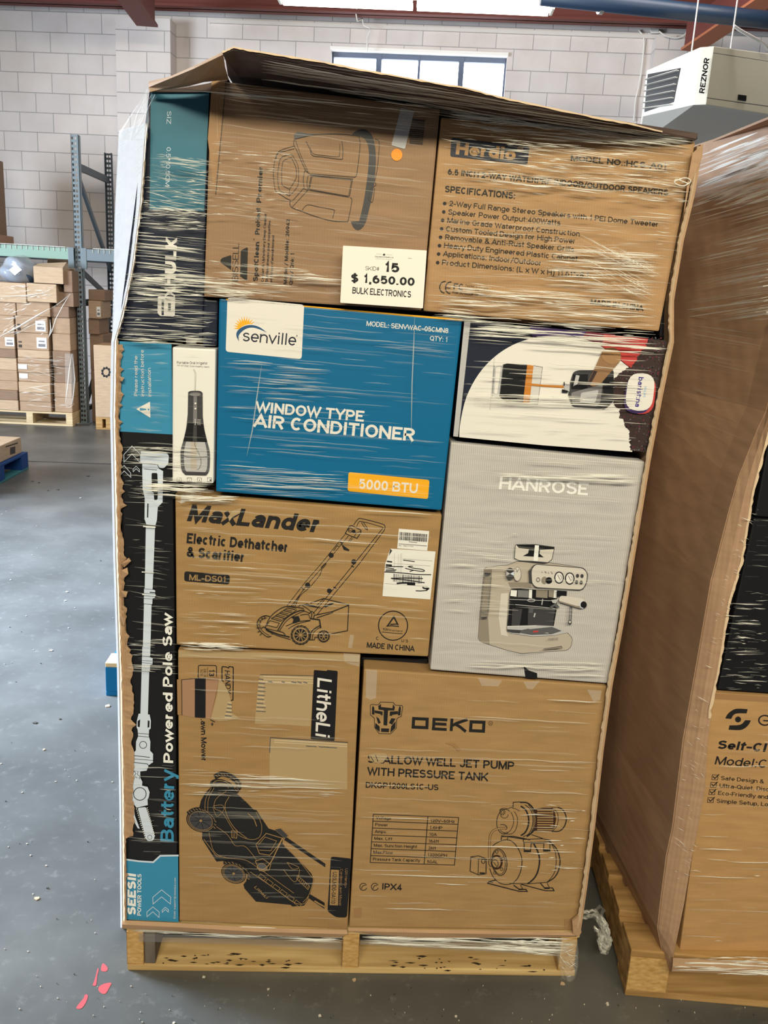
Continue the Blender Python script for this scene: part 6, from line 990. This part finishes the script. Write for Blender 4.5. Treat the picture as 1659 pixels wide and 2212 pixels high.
strands([(262, 1990), (760, 2012), (745, 2040), (262, 2012)], 70, 0.03, (30, 240), (1.2, 3.0), [(B_, 3), (M_, 5), (S_, 4)], 0.008, proj=BP); strands([(770, 2008), (1245, 2018), (1240, 2062), (780, 2040)], 90, 0.035, (30, 240), (1.2, 3.0), [(B_, 4), (M_, 5), (S_, 3)], 0.012, proj=BP); strands([(1050, 2030), (1246, 2036), (1244, 2066), (1100, 2060)], 60, 0.04, (14, 90), (1.0, 2.2), [(B_, 5), (M_, 3)], 0.03, proj=BP)
# film bunched round the right stringer
cx = (PY(1200, 2075, PF).x+PY(1248, 2075, PF).x)/2; rows_ = []
for j, (y, w0, w1) in enumerate(((2030, 1202, 1248), (2060, 1204, 1250), (2090, 1208, 1249), (2112, 1214, 1244), (2126, 1222, 1238))):
    rows_.append([PY(w0+(w1-w0)*i/6+random.uniform(-1, 1), y+random.uniform(-2, 2), PF-0.004-0.01*math.sin(math.pi*i/6)-random.uniform(0, 0.004)) for i in range(7)])
wrap.grid(rows_, 'film_sheet'); strands([(1200, 2030), (1250, 2030), (1246, 2112), (1216, 2118)], 40, 0.5, (8, 34), (0.9, 2.0), [(B_, 4), (M_, 5)], 0.8, proj=lambda x, y, e: PY(x, y, PF-0.02-e), wob=1.2)
# top and back sheets so the wrap goes all the way round
wrap.grid([[Vector((x, YF+1.0, z)) for x in (-0.5, 0.0, 0.7)] for z in (0.1, 1.0, 1.9)], 'film_sheet')
wo = wrap.build('stretch_wrap', None, 0, False); tag(wo, 'clear stretch wrap, folds coloured pale as glints, wound round the tall open fronted load', 'stretch wrap')
# loose tail of film at the right foot
tail = MB(['film_mid', 'film_sheet', 'film_glint']); path = smooth_pts([(1252, 1972), (1272, 1976), (1290, 1972), (1302, 1990), (1308, 2014), (1312, 2040), (1306, 2056), (1298, 2040), (1294, 2014), (1284, 1998)], 4)
PT = lambda x, y, e: PY(x, y, YF+0.05-e)
for i in range(46):
    d0, d1 = random.uniform(-7, 7), random.uniform(-7, 7); s0 = random.randint(0, len(path)-8); seg = path[s0:s0+random.randint(5, 14)]
    fold(tail, [(x+d0+random.gauss(0, 1.0), y+d1+random.gauss(0, 1.0)) for x, y in seg], random.uniform(2.0, 8.0), random.choice(('film_mid', 'film_sheet', 'film_sheet', 'film_glint')), 0.8, lambda x, y, e: PT(x, y, e+random.uniform(0, 0.02)))
for p in ([(1278, 1972), (1296, 1958), (1304, 1966), (1292, 1990)], [(1268, 1974), (1290, 1984), (1300, 2004)]): fold(tail, p, 9, 'film_sheet', 0.8, PT)
o = tail.build('film_tail'); o.parent = wo
# ================================================================== RIGHT-HAND LOAD
YR = 1.64; XS = 0.79
pc = [PZ(1335, 2112, 0), PZ(1270, 1780, 0)]
xr = 0.705
t = pallet('wooden_pallet', 'darker worn pallet under the wrapped load at the right frame edge', 0.7255, 1.83, 1.666, 2.70, 'pine_right', 0.13, (0.7255, 1.22, 1.735), math.radians(-5.5), None, None, None, None, 8, 0.095, (0.0, 0.5, 1.0), (0.7255, 1.666, 0))
b = MB(['pine_end']); R5 = Matrix.Rotation(math.radians(-5.5), 3, 'Z'); o5 = Vector((0.7255, 1.666, 0)); b.box((0.001, -0.0015, 0.019), (0.094, 0.001, 0.111)); b.v = [o5+R5@v for v in b.v]; b.build('end_grain', t)
t2 = thing('bulk_box', 'second brown bulk box at the right, its tall side facing the gap', 'bulk box', Vector((1.3, 2.2, 0.13)))
SL = [(1690, 760), (1659, 890), (1640, 930), (1600, 1030), (1579, 1103), (1540, 1254), (1502, 1470), (1479, 1600), (1456, 1787), (1443, 1847), (1430, 1949), (1424, 2005), (1436, 2062), (1447, 2093)]
SR = [(1720, 760), (1690, 850), (1668, 900), (1652, 965), (1626, 1063), (1601, 1213), (1575, 1299), (1548, 1462), (1532, 1535), (1524, 1694), (1506, 1795), (1493, 1855), (1482, 1930), (1465, 2015), (1456, 2060), (1453, 2091)]
def ix(tab, y):
    for (x0, y0), (x1, y1) in zip(tab, tab[1:]):
        if y0 <= y <= y1: return x0+(x1-x0)*(y-y0)/(y1-y0)
    return tab[0][0] if y < tab[0][1] else tab[-1][0]
rs, rb_ = [], []
YSs = [770, 840, 890, 930, 980, 1030, 1103, 1180, 1254, 1360, 1470, 1600, 1700, 1787, 1847, 1949, 2005, 2040, 2062, 2093]
for y in YSs:
    f = PY(ix(SL, y), y, YR+0.025); r_ = PY(ix(SR, y), y, YR); bow = 0.02*math.sin(math.pi*min(1, f.z/1.9)); rs.append([Vector((0.76, YR+1.1, f.z)), Vector((0.775-bow, YR+0.75, f.z)), Vector((0.5*(f.x+0.775)-bow, YR+0.4, f.z)), Vector((f.x-0.004, YR+0.1, f.z)), f]); rb_.append([f, (f+r_)/2+Vector((0, -0.004, 0)), r_])
f0 = rs[0]; topz = PX(1510, 330, 0.79).z
ext = [[Vector((p.x+0.03*(k+1)*0.5, p.y, p.z+(1.98-p.z)*(k+1)/3)) for p in f0] for k in range(3)][::-1]
b = MB(['card_side']); b.grid(ext+rs); b.build('side_wall', t2, 0, False, False, 0.005)
extb = [[Vector((p.x+0.015*(k+1), p.y, p.z+(1.98-p.z)*(k+1)/3)) for p in rb_[0]] for k in range(3)][::-1]
b = MB(['card_side']); b.grid(extb+rb_); b.build('front_strip', t2, 0, False, False, 0.004)
b = MB(['board_edge']); b.grid([[PY(ix(SR, y)-1.5, y, YR-0.003), PY(ix(SR, y)+4+random.uniform(-1.5, 2), y, YR-0.005)] for y in range(850, 1560, 9)]); b.build('torn_edge', t2)
b = MB(['card_tray']); b.grid([[PY(x, y, YR-0.012) for x, y in ((1453, 2068), (1560, 2074), (1720, 2082))], [PY(x, y, YR-0.016) for x, y in ((1452, 2084), (1560, 2088), (1720, 2096))], [PY(x, y, YR-0.012) for x, y in ((1450, 2096), (1560, 2100), (1720, 2108))]]); b.build('base_strip', t2, 0, False, False, 0.003)
b = MB(['card_side']); b.box((0.8, YR+1.1, 0.14), (1.9, YR+1.106, 1.98)); b.box((1.9, YR, 0.14), (1.906, YR+1.1, 1.98)); b.build('rear_wall', t2)
b = MB(['card_side']); b.box((0.83, YR+0.03, 1.975), (1.9, YR+1.09, 1.98)); b.build('lid', t2)
YQ = YR+0.03
t = carton('cleaner_box', 'brown carton with ring logo, lower front of the second wrapped load', [(1541, 1497), (1780, 1512), (1738, 2080), (1466, 2070)], 0.6, 'card_right', YQ)
a = Art(t, 'packing_tape', YQ, e0=0.0004); a.poly([(1543, 1498), (1780, 1512), (1779, 1524), (1542, 1510)], 'tape').done()
k = K(1510, 1480, 7.9); a = Art(t, 'printed_logo', YQ)
a.poly(smooth_pts(k(450, 570, 485, 500, 560, 435, 650, 402, 830, 410), 4)+smooth_pts(k(812, 482, 660, 482, 590, 510, 550, 576), 4), INK).poly(smooth_pts(k(507, 760, 700, 766, 790, 730, 850, 670, 885, 602), 4)+smooth_pts(k(790, 598, 740, 655, 670, 682, 522, 686), 4), INK).poly(ring(*k(668, 585)[0], 6.3), INK)
a.line(ring(*k(1125, 600)[0], 13, 10.5, 0.05, 30, 30, 355), 2.8, INK).line(k(1105, 605, 1225, 610), 2.6, INK).done()
a = Art(t, 'printed_text', YQ); a.text('Self-Cl', k(320, 1085)[0], k(1160, 1141)[0], 18.5, INK, 0.03, 0.16).text('Model:C', k(265, 1352)[0], k(1150, 1414)[0], 18, INK, 0.004, 0.15)
for i, (s, x0, y0, x1, y1) in enumerate((('Safe Design &', 375, 1618, 1110, 1678), ('Ultra-Quiet, Disc', 350, 1746, 1185, 1812), ('Eco-Friendly and', 325, 1872, 1180, 1942), ('Simple Setup, Lo', 300, 2007, 1180, 2070))):
    a.text(s, k(x0, y0)[0], k(x1, y1)[0], 8.6, INK, 0.006); q = k(x0-145, y0-88)[0]; a.line([q, (q[0]+12, q[1]+0.6), (q[0]+11, q[1]+11), (q[0]-1.4, q[1]+10.4)], 1.1, INK, True).line([(q[0]+2, q[1]+4), (q[0]+5, q[1]+8), (q[0]+14, q[1]-0.5)], 2.0, INK)
a.done()
t = carton('black_box', 'glossy black carton wrapped above the ring logo carton', [(1628, 1120), (1800, 1130), (1780, 1506), (1550, 1490)], 0.6, 'black', YQ+0.004)
t = carton('black_box', 'upper black carton at the right frame edge of the second load', [(1680, 850), (1830, 860), (1800, 1126), (1630, 1116)], 0.6, 'black', YQ+0.01)
w2 = MB(['film_glint', 'film_mid', 'film_soft', 'film_haze', 'film_sheet'])
def SP(x, y, e):                                                       # just off the side wall
    p = PX(x, y, 0.80)
    return p if p.y > YR+0.03 else PY(x, y, YR+0.012-e)
def fan(n, p, ln, spread, w, mats, sl):
    for i in range(n):
        (x0, y0), (x1, y1) = p; f = random.random(); x, y = x0+(x1-x0)*f+random.uniform(0, spread), y0+(y1-y0)*f; L_ = random.uniform(*ln); s = sl(y)+random.gauss(0, 0.012)
        m_ = random.choices([q[0] for q in mats], [q[1] for q in mats])[0]; pts = []
        for j in range(5):
            xx = x+L_*j/4; yy = y+s*L_*j/4
            if xx > ix(SL, yy)-2 and yy > 860: break
            q = SP(xx, yy, 0)
            if xx < interp(RE, max(312, min(2009, yy)))-6: continue
            pts.append((xx, yy))
        if len(pts) > 1: fold(w2, pts, random.uniform(*w)*(2.5 if m_ == 'film_haze' else 1), m_, 0.4, SP)
fan(150, ((1508, 330), (1450, 700)), (60, 230), 150, (1.2, 3.2), [(B_, 3), (M_, 5), (S_, 6), (H_, 3)], lambda y: -0.36+0.22*(y-330)/370)
fan(70, ((1512, 320), (1480, 450)), (60, 200), 120, (1.6, 4.4), [(B_, 5), (M_, 5), (S_, 4)], lambda y: -0.38)
fan(40, ((1450, 690), (1400, 980)), (60, 220), 40, (0.9, 1.8), [(M_, 2), (S_, 6)], lambda y: 0.12+0.42*(y-690)/290)
fan(40, ((1400, 1010), (1370, 1260)), (40, 170), 30, (0.9, 1.8), [(M_, 2), (S_, 6)], lambda y: 0.02+0.1*(y-1010)/250)
fan(60, ((1345, 1370), (1300, 1800)), (20, 70), 160, (0.9, 1.6), [(M_, 2), (S_, 6)], lambda y: 1.3)
R2 = lambda x, y, e: PY(x, y, YR-0.010-e)
strands([(1566, 1280), (1659, 1290), (1659, 1500), (1548, 1490)], 80, 0.03, (10, 80), (1.0, 2.0), [(B_, 4), (M_, 5), (S_, 4)], 0.03, w2, R2); strands([(1628, 1090), (1700, 1090), (1690, 1290), (1600, 1290)], 20, 0.06, (20, 80), (0.9, 1.6), [(M_, 2), (S_, 5)], 0.03, w2, R2); strands([(1520, 1560), (1700, 1580), (1700, 2060), (1470, 2050)], 70, 0.02, (20, 150), (0.9, 2.2), [(B_, 2), (M_, 2), (S_, 5), (H_, 5)], 0.01, w2, R2)
strands([(1455, 2060), (1700, 2070), (1700, 2112), (1452, 2102)], 60, 0.03, (20, 140), (1.2, 2.8), [(B_, 5), (M_, 5)], 0.015, w2, lambda x, y, e: PY(x, y, YR-0.022-e)); strands([(1600, 1100), (1640, 1100), (1540, 1460), (1510, 1460)], 50, 0.5, (6, 22), (1.0, 2.0), [(B_, 3), (M_, 5)], 0.2, w2, R2); strands([(1500, 1480), (1545, 1480), (1500, 1900), (1440, 1900)], 60, 0.7, (6, 22), (0.9, 1.6), [(B_, 3), (M_, 5)], 0.2, w2, R2)
tag(w2.build('stretch_wrap'), 'stretch wrap with slanting streaks over the second load at the right', 'stretch wrap')
base_mat('blocker_dark', (0.012, 0.013, 0.016), 0.35, 0.4)
b = MB(['blocker_dark']); b.box((0.25, 2.92, 0), (1.9, 3.7, 1.45)); tag(b.build('gap_blocker', None, 0.03), 'dark block added behind the gap between the two loads to stop light', 'light blocker')  # added block that keeps light out of the gap
# ================================================================== REAR LEFT: palletised cartons in the rack
YL = 9.30
xa_, xb_ = PY(-150, 905, YL).x, PY(157, 912, YL).x
t = pallet('wooden_pallet', 'pale pallet under the wrapped carton stack in the rack', xa_, xb_, YL, YL+0.5, 'pine_far', 0.145, (xa_, PY(57, 905, YL).x, xb_-0.07), 0, None, None, None, None, 4, 0.07)
gp = 'cartons stacked on the rear pallet'
def col(x0, x1, ys_, Y, D, m_, labels, sticker=None, xref=None):
    X0, X1 = PY(x0, (ys_[0]+ys_[-1])/2, Y).x, PY(x1, (ys_[0]+ys_[-1])/2, Y).x; xm = xref or (x0+x1)/2; zs = [PY(xm, y, Y).z for y in ys_]; dz = zs[-1]-0.1455; out = []
    for i in range(len(ys_)-1):
        z1, z0 = zs[i]-dz, zs[i+1]-dz+0.002; j = random.uniform(-0.012, 0.012); mm = m_[i % len(m_)] if isinstance(m_, (list, tuple)) else m_
        o = plain_carton('carton', labels[i], X0+0.004, X1-0.004, Y+j, Y+D, z0, z1, mm, None, 'carton', True, seam='y'); out.append((o, X0, X1, z0, z1, Y+j))
    return out
def sticker(o, x0, x1, z0, z1, y, name='label_sticker', code=True):
    b = MB(['sill_white', 'grey']); b.box((x0, y-0.004, z0), (x1, y-0.0005, z1)); w, h_ = x1-x0, z1-z0
    if code: b.box((x0+w*0.15, y-0.0048, z0+h_*0.15), (x1-w*0.15, y-0.0038, z0+h_*0.42), 'grey'); b.box((x0+w*0.2, y-0.0048, z0+h_*0.6), (x1-w*0.2, y-0.0038, z0+h_*0.72), 'grey')
    b.build(name, o)
ysM = [688, 724, 761, 778, 790, 810, 830, 853, 872, 893]
nm = ['with a white label, topmost of its column', 'with a white label, second in its column', 'slim, third in the column', 'slim, fourth in the column', 'with a small slip, fifth in the column', 'with a small slip, sixth in the column', 'plain, seventh in the column', 'plain, eighth in the column', 'bottom one resting on the pallet']
A_ = col(38, 108, ysM, YL, 0.48, ['card_kraft', 'card_kraft', 'card_light', 'card_kraft'], ['brown carton %s facing the aisle' % s for s in nm])
for i in (0, 1): o, X0, X1, z0, z1, y = A_[i]; w = X1-X0; sticker(o, X0+w*0.62, X0+w*0.93, z0+(z1-z0)*0.12, z1-(z1-z0)*0.25, y); b = MB(['ink_soft']); b.box((X0+w*0.06, y-0.002, z0+0.02), (X0+w*0.16, y-0.0005, z0+0.05)); b.box((X0+w*0.06, y-0.002, z0+0.07), (X0+w*0.16, y-0.0005, z0+0.085)); b.build('printed_mark', o)
for i in (4, 5): o, X0, X1, z0, z1, y = A_[i]; w = X1-X0; sticker(o, X0+w*0.03, X0+w*0.3, z1-0.06, z1-0.012, y, code=False)
nm2 = ['topmost of the column at the frame edge', 'second of the column at the frame edge, white label', 'third of the column at the frame edge', 'fourth of the column at the frame edge', 'fifth of the column at the frame edge', 'sixth of the column at the frame edge', 'seventh of the column at the frame edge', 'bottom of the column at the frame edge']
C_ = col(-40, 36, [688, 724, 760, 779, 806, 829, 849, 870, 892], YL, 0.48, ['card_kraft', 'card_kraft', 'card_kraft_dark', 'card_light'], ['brown carton, %s' % s for s in nm2])
o, X0, X1, z0, z1, y = C_[1]; w = X1-X0; sticker(o, X0+w*0.72, X0+w*0.98, z0+0.03, z1-0.05, y)
nm3 = ['with torn flap, top of the column beside the rack post', 'second from top beside the rack post', 'third from top beside the rack post', 'fourth from top beside the rack post', 'fifth from top beside the rack post', 'sixth from top beside the rack post', 'lowest beside the rack post']
D_ = col(114, 154, [664, 688, 723, 760, 793, 829, 860, 892], YL+0.03, 0.44, ['card_kraft_dark', 'card_kraft', 'card_kraft', 'card_kraft_dark'], ['carton %s' % s for s in nm3])
topz = A_[0][4]; 
def up_box(x0, x1, y0, y1, Y, D, label, m_, base=None, nm='carton'):
    X0, X1 = PY(x0, (y0+y1)/2, Y).x, PY(x1, (y0+y1)/2, Y).x; z1 = PY((x0+x1)/2, y0, Y).z; z0 = base if base is not None else PY((x0+x1)/2, y1, Y).z
    return plain_carton(nm, label, X0, X1, Y, Y+D, z0, z1, m_, None, 'carton', seam='y'), X0, X1, z0, z1
L1 = up_box(36, 108, 652, 688, YL, 0.46, 'brown carton under the pale carton, behind film streaks', 'card_kraft', topz+0.002)
L1b = up_box(-45, 34, 652, 688, YL, 0.46, 'brown carton at the frame edge behind the film streaks', 'card_kraft', C_[0][4]+0.002)
L2 = up_box(58, 122, 613, 652, YL-0.03, 0.46, 'pale wrapped carton under the open flapped carton', 'card_light', L1[4]+0.002)
L2b = up_box(-30, 56, 610, 652, YL-0.02, 0.46, 'pale shiny wrapped carton under the blue bag', 'card_light', L1b[4]+0.002)
# open flapped carton on top
X0, X1 = PY(74, 590, YL).x, PY(137, 590, YL).x; z0 = L2[4]+0.002; z1 = PY(100, 578, YL).z; zt_ = PY(100, 556, YL).z
t = thing('open_carton', 'open brown carton with raised flap on top of the rear stack', 'carton', Vector(((X0+X1)/2, YL+0.2, z0)))
b = MB(['card_light']); 
for p, q in (((X0, YL-0.02, z0), (X1, YL-0.014, z1)), ((X0, YL+0.38, z0), (X1, YL+0.386, z1)), ((X0, YL-0.014, z0), (X0+0.006, YL+0.38, z1)), ((X1-0.006, YL-0.014, z0), (X1, YL+0.38, z1)), ((X0, YL-0.02, z0), (X1, YL+0.38, z0+0.006))): b.box(p, q)
b.build('carton_body', t)
b = MB(['card_kraft']); b.hexa([(X0, YL+0.38, z1), (X1, YL+0.38, z1), (X1, YL+0.43, zt_), (X0, YL+0.43, zt_)], [(X0, YL+0.386, z1), (X1, YL+0.386, z1), (X1, YL+0.436, zt_), (X0, YL+0.436, zt_)]); b.build('flap', t)
b = MB(['card_light']); b.hexa([(X0, YL-0.02, z1), (X1, YL-0.02, z1), (X1, YL+0.12, z1+0.06), (X0, YL+0.12, z1+0.03)], [(X0, YL-0.02, z1+0.006), (X1, YL-0.02, z1+0.006), (X1, YL+0.12, z1+0.066), (X0, YL+0.12, z1+0.036)]); b.build('flap', t)
up_box(137, 156, 585, 620, YL+0.02, 0.4, 'carton with small printed mark against the rack post', 'card_kraft_dark', D_[0][4]+0.15)
plain_carton('carton', 'brown carton supporting the marked carton by the rack post', PY(118, 640, YL).x, PY(156, 640, YL).x, YL+0.04, YL+0.44, D_[0][4]+0.002, D_[0][4]+0.148, 'card_kraft_dark', seam='y')
# blue bag
base_mat('bag_blue', N(64, 92, 128), 0.35, 0.5)
bx0, bx1, bz0, bz1 = PY(-12, 580, YL).x, PY(69, 580, YL).x, L2b[4]+0.002, PY(35, 549, YL).z
t = thing('plastic_bag', 'bulging blue goods in a clear plastic bag on top of the stack', 'bag', Vector(((bx0+bx1)/2, YL+0.2, bz0)))
def blob(mats, sx, sy, sz, c, amp, seed, name, nz0=True):
    me = bmesh.new(); bmesh.ops.create_icosphere(me, subdivisions=4, radius=1.0); rr = random.Random(seed); ph = [(rr.uniform(2, 6), rr.uniform(2, 6), rr.uniform(2, 6), rr.uniform(0, 6)) for _ in range(6)]
    for v in me.verts:
        d = 1+amp*sum(math.sin(v.co.x*a1+v.co.y*a2+v.co.z*a3+a4) for a1, a2, a3, a4 in ph)/3; v.co = Vector((v.co.x*sx*d, v.co.y*sy*d, max(-0.75, v.co.z)*sz*d))
        if v.co.z < -sz*0.7: v.co.z = -sz*0.7
    m_ = bpy.data.meshes.new(name); me.to_mesh(m_); me.free()
    for mm in mats: m_.materials.append(MATS[mm])
    m_.polygons.foreach_set('use_smooth', [True]*len(m_.polygons)); o = bpy.data.objects.new(name, m_); COL.objects.link(o); o.location = Vector(c)-root_loc(t); o.parent = t; return o
hz = (bz1-bz0)/1.75; cz = bz0+hz*0.72
blob(['bag_blue'], (bx1-bx0)/2*0.9, 0.2, hz*0.9, ((bx0+bx1)/2, YL+0.2, cz-hz*0.05), 0.12, 4, 'bag_contents'); blob(['bag_film'], (bx1-bx0)/2, 0.22, hz, ((bx0+bx1)/2, YL+0.2, cz), 0.16, 9, 'bag_film')
b = MB(['sill_white']); p = [PY(x, y, YL-0.045) for x, y in ((19, 583), (35, 571), (47, 583), (32, 595))]; b.hexa(p, [q+Vector((0, 0.003, 0)) for q in p]); b.build('label_sticker', t)
# cartons right of the post, in shade
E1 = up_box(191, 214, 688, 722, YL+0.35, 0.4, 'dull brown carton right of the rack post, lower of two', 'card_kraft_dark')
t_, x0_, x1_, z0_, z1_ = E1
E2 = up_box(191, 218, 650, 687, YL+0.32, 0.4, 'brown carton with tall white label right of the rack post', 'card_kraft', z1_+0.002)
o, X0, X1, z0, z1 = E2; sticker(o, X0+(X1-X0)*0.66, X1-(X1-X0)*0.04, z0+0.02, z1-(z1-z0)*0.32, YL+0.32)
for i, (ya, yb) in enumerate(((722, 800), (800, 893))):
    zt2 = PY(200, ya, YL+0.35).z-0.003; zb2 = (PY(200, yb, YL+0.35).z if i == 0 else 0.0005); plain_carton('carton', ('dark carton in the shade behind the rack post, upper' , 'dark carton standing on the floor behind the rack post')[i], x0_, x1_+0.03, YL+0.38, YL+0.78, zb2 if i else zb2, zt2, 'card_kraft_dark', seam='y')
E3 = up_box(191, 226, 626, 650, YL+0.4, 0.35, 'dark rounded carton on top of the white labelled one', 'card_kraft_dark', z1+0.002)
# tall carton with a gear mark on its own small pallet
X0, X1 = PY(204, 820, YL-0.1).x, PY(262, 820, YL-0.1).x; z1 = PY(225, 746, YL-0.1).z
t = pallet('small_pallet', 'small pallet under the tall carton with a gear mark', X0, X1, YL-0.1, YL+0.3, 'pine_right', 0.13, (X0, (X0+X1)/2-0.035, X1-0.07), 0, None, None, None, None, 3, 0.07)
g = plain_carton('tall_carton', 'tall brown carton with a dotted gear mark beside the rack post', X0, X1, YL-0.1, YL+0.3, 0.131, z1, 'card_light', seam='y')
a = Art(g, 'gear_mark', YL-0.1); c = (229, 804)
for i in range(9): t_ = i*2*math.pi/9; a.poly(ring(c[0]+8.2*math.cos(t_), c[1]+9.2*math.sin(t_), 2.7, 3.0, 0, 10), INK, False)
a.up(); a.line(ring(*c, 7.6, 8.6), 2.4, INK, True).done()
# film draped on the rear stack
w3 = MB(['film_glint', 'film_mid', 'film_soft', 'film_sheet']); P3 = lambda x, y, e: PY(x, y, YL-0.05-e)
def f3(p, w, m_): fold(w3, p, w, m_, 0.4, P3, 0.005)
f3([(-10, 732), (40, 706), (80, 682), (108, 666)], 3.4, B_); f3([(-10, 641), (60, 638), (108, 630)], 2.0, B_); f3([(108, 668), (135, 650), (152, 634)], 2.0, M_); f3([(152, 634), (136, 660), (120, 690), (112, 716), (104, 730)], 1.6, B_); f3([(108, 690), (110, 712), (104, 732)], 2.2, B_)
f3([(155, 764), (150, 800), (146, 840), (140, 878)], 3.4, M_); f3([(157, 770), (162, 820), (158, 860), (152, 880)], 2.0, M_); f3([(140, 880), (152, 880), (160, 872)], 2.0, M_)
strands([(0, 650), (105, 655), (110, 730), (0, 730)], 50, -0.45, (8, 36), (0.8, 2.2), [(B_, 3), (M_, 5), (S_, 6)], 0.3, w3, P3, 0.4); strands([(0, 610), (120, 616), (120, 650), (0, 648)], 40, -0.1, (8, 40), (0.8, 2.0), [(B_, 3), (M_, 5), (S_, 5)], 0.25, w3, P3, 0.4); strands([(36, 765), (150, 770), (150, 880), (36, 880)], 60, 0.05, (10, 60), (0.8, 1.8), [(B_, 1), (M_, 4), (S_, 6)], 0.15, w3, P3, 0.4)
w3.face([P3(*p, 0) for p in ((140, 764), (158, 764), (163, 820), (158, 872), (142, 880))], 'film_sheet'); tag(w3.build('stretch_wrap'), 'torn stretch wrap draped over the rear carton stack in the rack', 'stretch wrap')
# blue pallet with a carton at the left frame edge
base = PZ(62, 1013, 0); near = PZ(0, 1046, 0); ang_ = math.atan2(base.y-near.y, base.x-near.x)
t = pallet('blue_pallet', 'blue painted pallet at the left frame edge with a brown carton', base.x-1.1, base.x, base.y, base.y+1.0, 'pallet_blue', 0.145, (base.x-1.1, base.x-0.62, base.x-0.14), ang_, 'pallet_blue', None, 'pallet_teal', 'pallet_blue', 5, 0.14, (0.0, 0.5, 1.0), (base.x, base.y, 0))
R_ = Matrix.Rotation(ang_, 3, 'Z'); lc = lambda u, v, z: base+R_@Vector((u, v, 0))+Vector((0, 0, z))
g = thing('low_carton', 'low brown carton with a printed code lying on the blue pallet', 'carton', lc(-0.5, 0.4, 0.147)); zt_ = PY(50, 942, base.y).z
b = MB(['card_light']); b.hexa([lc(-0.95, 0.03, 0.147), lc(-0.05, 0.03, 0.147), lc(-0.05, 0.75, 0.147), lc(-0.95, 0.75, 0.147)], [lc(-0.95, 0.03, zt_), lc(-0.05, 0.03, zt_), lc(-0.05, 0.75, zt_), lc(-0.95, 0.75, zt_)]); b.build('carton_body', g, 0.006)
n_ = R_@Vector((0, -1, 0)); o_ = lc(-0.05, 0.03, 0.2)
def lface(x, y, e): r = ray(x, y); return EYE+r*((o_+n_*(e+0.001)-EYE).dot(n_)/r.dot(n_))
a = Art(g, 'printed_code', proj=lface); a.poly([(22, 967), (33, 964), (33, 979), (22, 982)], 'ink_soft'); a.line([(13, 965), (38, 957)], 2.2, INK).done()
# blue pallet peeping out behind the main load
q = PZ(229, 1503, 0); t = pallet('blue_pallet', 'blue ended pallet with pale boards peeping out behind the main load', q.x, q.x+1.0, q.y, q.y+1.0, 'pallet_blue_light', 0.14, (q.x, q.x+0.45, q.x+0.86), math.radians(0), 'pallet_blue_light', None, 'pallet_blue_light', 'pine_far', 6, 0.14)
# litter on the floor
base_mat('litter_pale', N(206, 198, 188), 0.7, 0.2); base_mat('litter_dark', N(70, 66, 62), 0.7, 0.2)
b = MB(['litter_pale', 'litter_dark', 'card_light'])
def flake(x, y, r, m_):
    p = PZ(x, y, 0.0); n = random.randint(4, 6); a0 = random.uniform(0, 6); s = r*p.length/1850; pts = [p+Vector((s*math.cos(a0+i*6.283/n)*random.uniform(0.6, 1.6), s*math.sin(a0+i*6.283/n)*random.uniform(0.6, 1.6), 0.0)) for i in range(n)]; b.hexa([q+Vector((0, 0, 0.0008)) for q in pts], [q+Vector((0, 0, 0.003)) for q in pts], m_)
for x, y, r, m_ in ((80, 1941, 5, 2), (102, 1919, 3, 1), (145, 1279, 3, 0), (141, 1298, 2.6, 0), (110, 1406, 3, 0), (130, 1554, 3, 1), (75, 1562, 4, 1), (95, 1620, 3, 2), (70, 1040, 2, 1), (84, 1043, 2, 1), (104, 1060, 2, 1), (126, 1058, 2.4, 1), (190, 1029, 3, 1), (174, 1076, 2, 0), (233, 1526, 5, 2), (100, 1871, 2, 0), (375, 2211, 3, 0), (440, 2112, 4, 0), (580, 2138, 3, 0), (690, 2195, 4, 0), (765, 2118, 5, 2), (1215, 2127, 5, 2), (1312, 2170, 5, 0), (985, 2197, 3, 0)): flake(x, y, r, ('litter_pale', 'litter_dark', 'card_light')[m_])
for i in range(110):
    x, y = (random.uniform(0, 255), random.uniform(1100, 2200)) if i % 2 else (random.uniform(200, 1640), random.uniform(2130, 2210)); flake(x, y, random.uniform(0.5, 1.4), random.choice(('litter_pale', 'litter_pale', 'litter_dark')))
tag(b.build('litter'), 'scattered paper flecks and wood chips on the grey floor', 'litter', None, 'stuff')
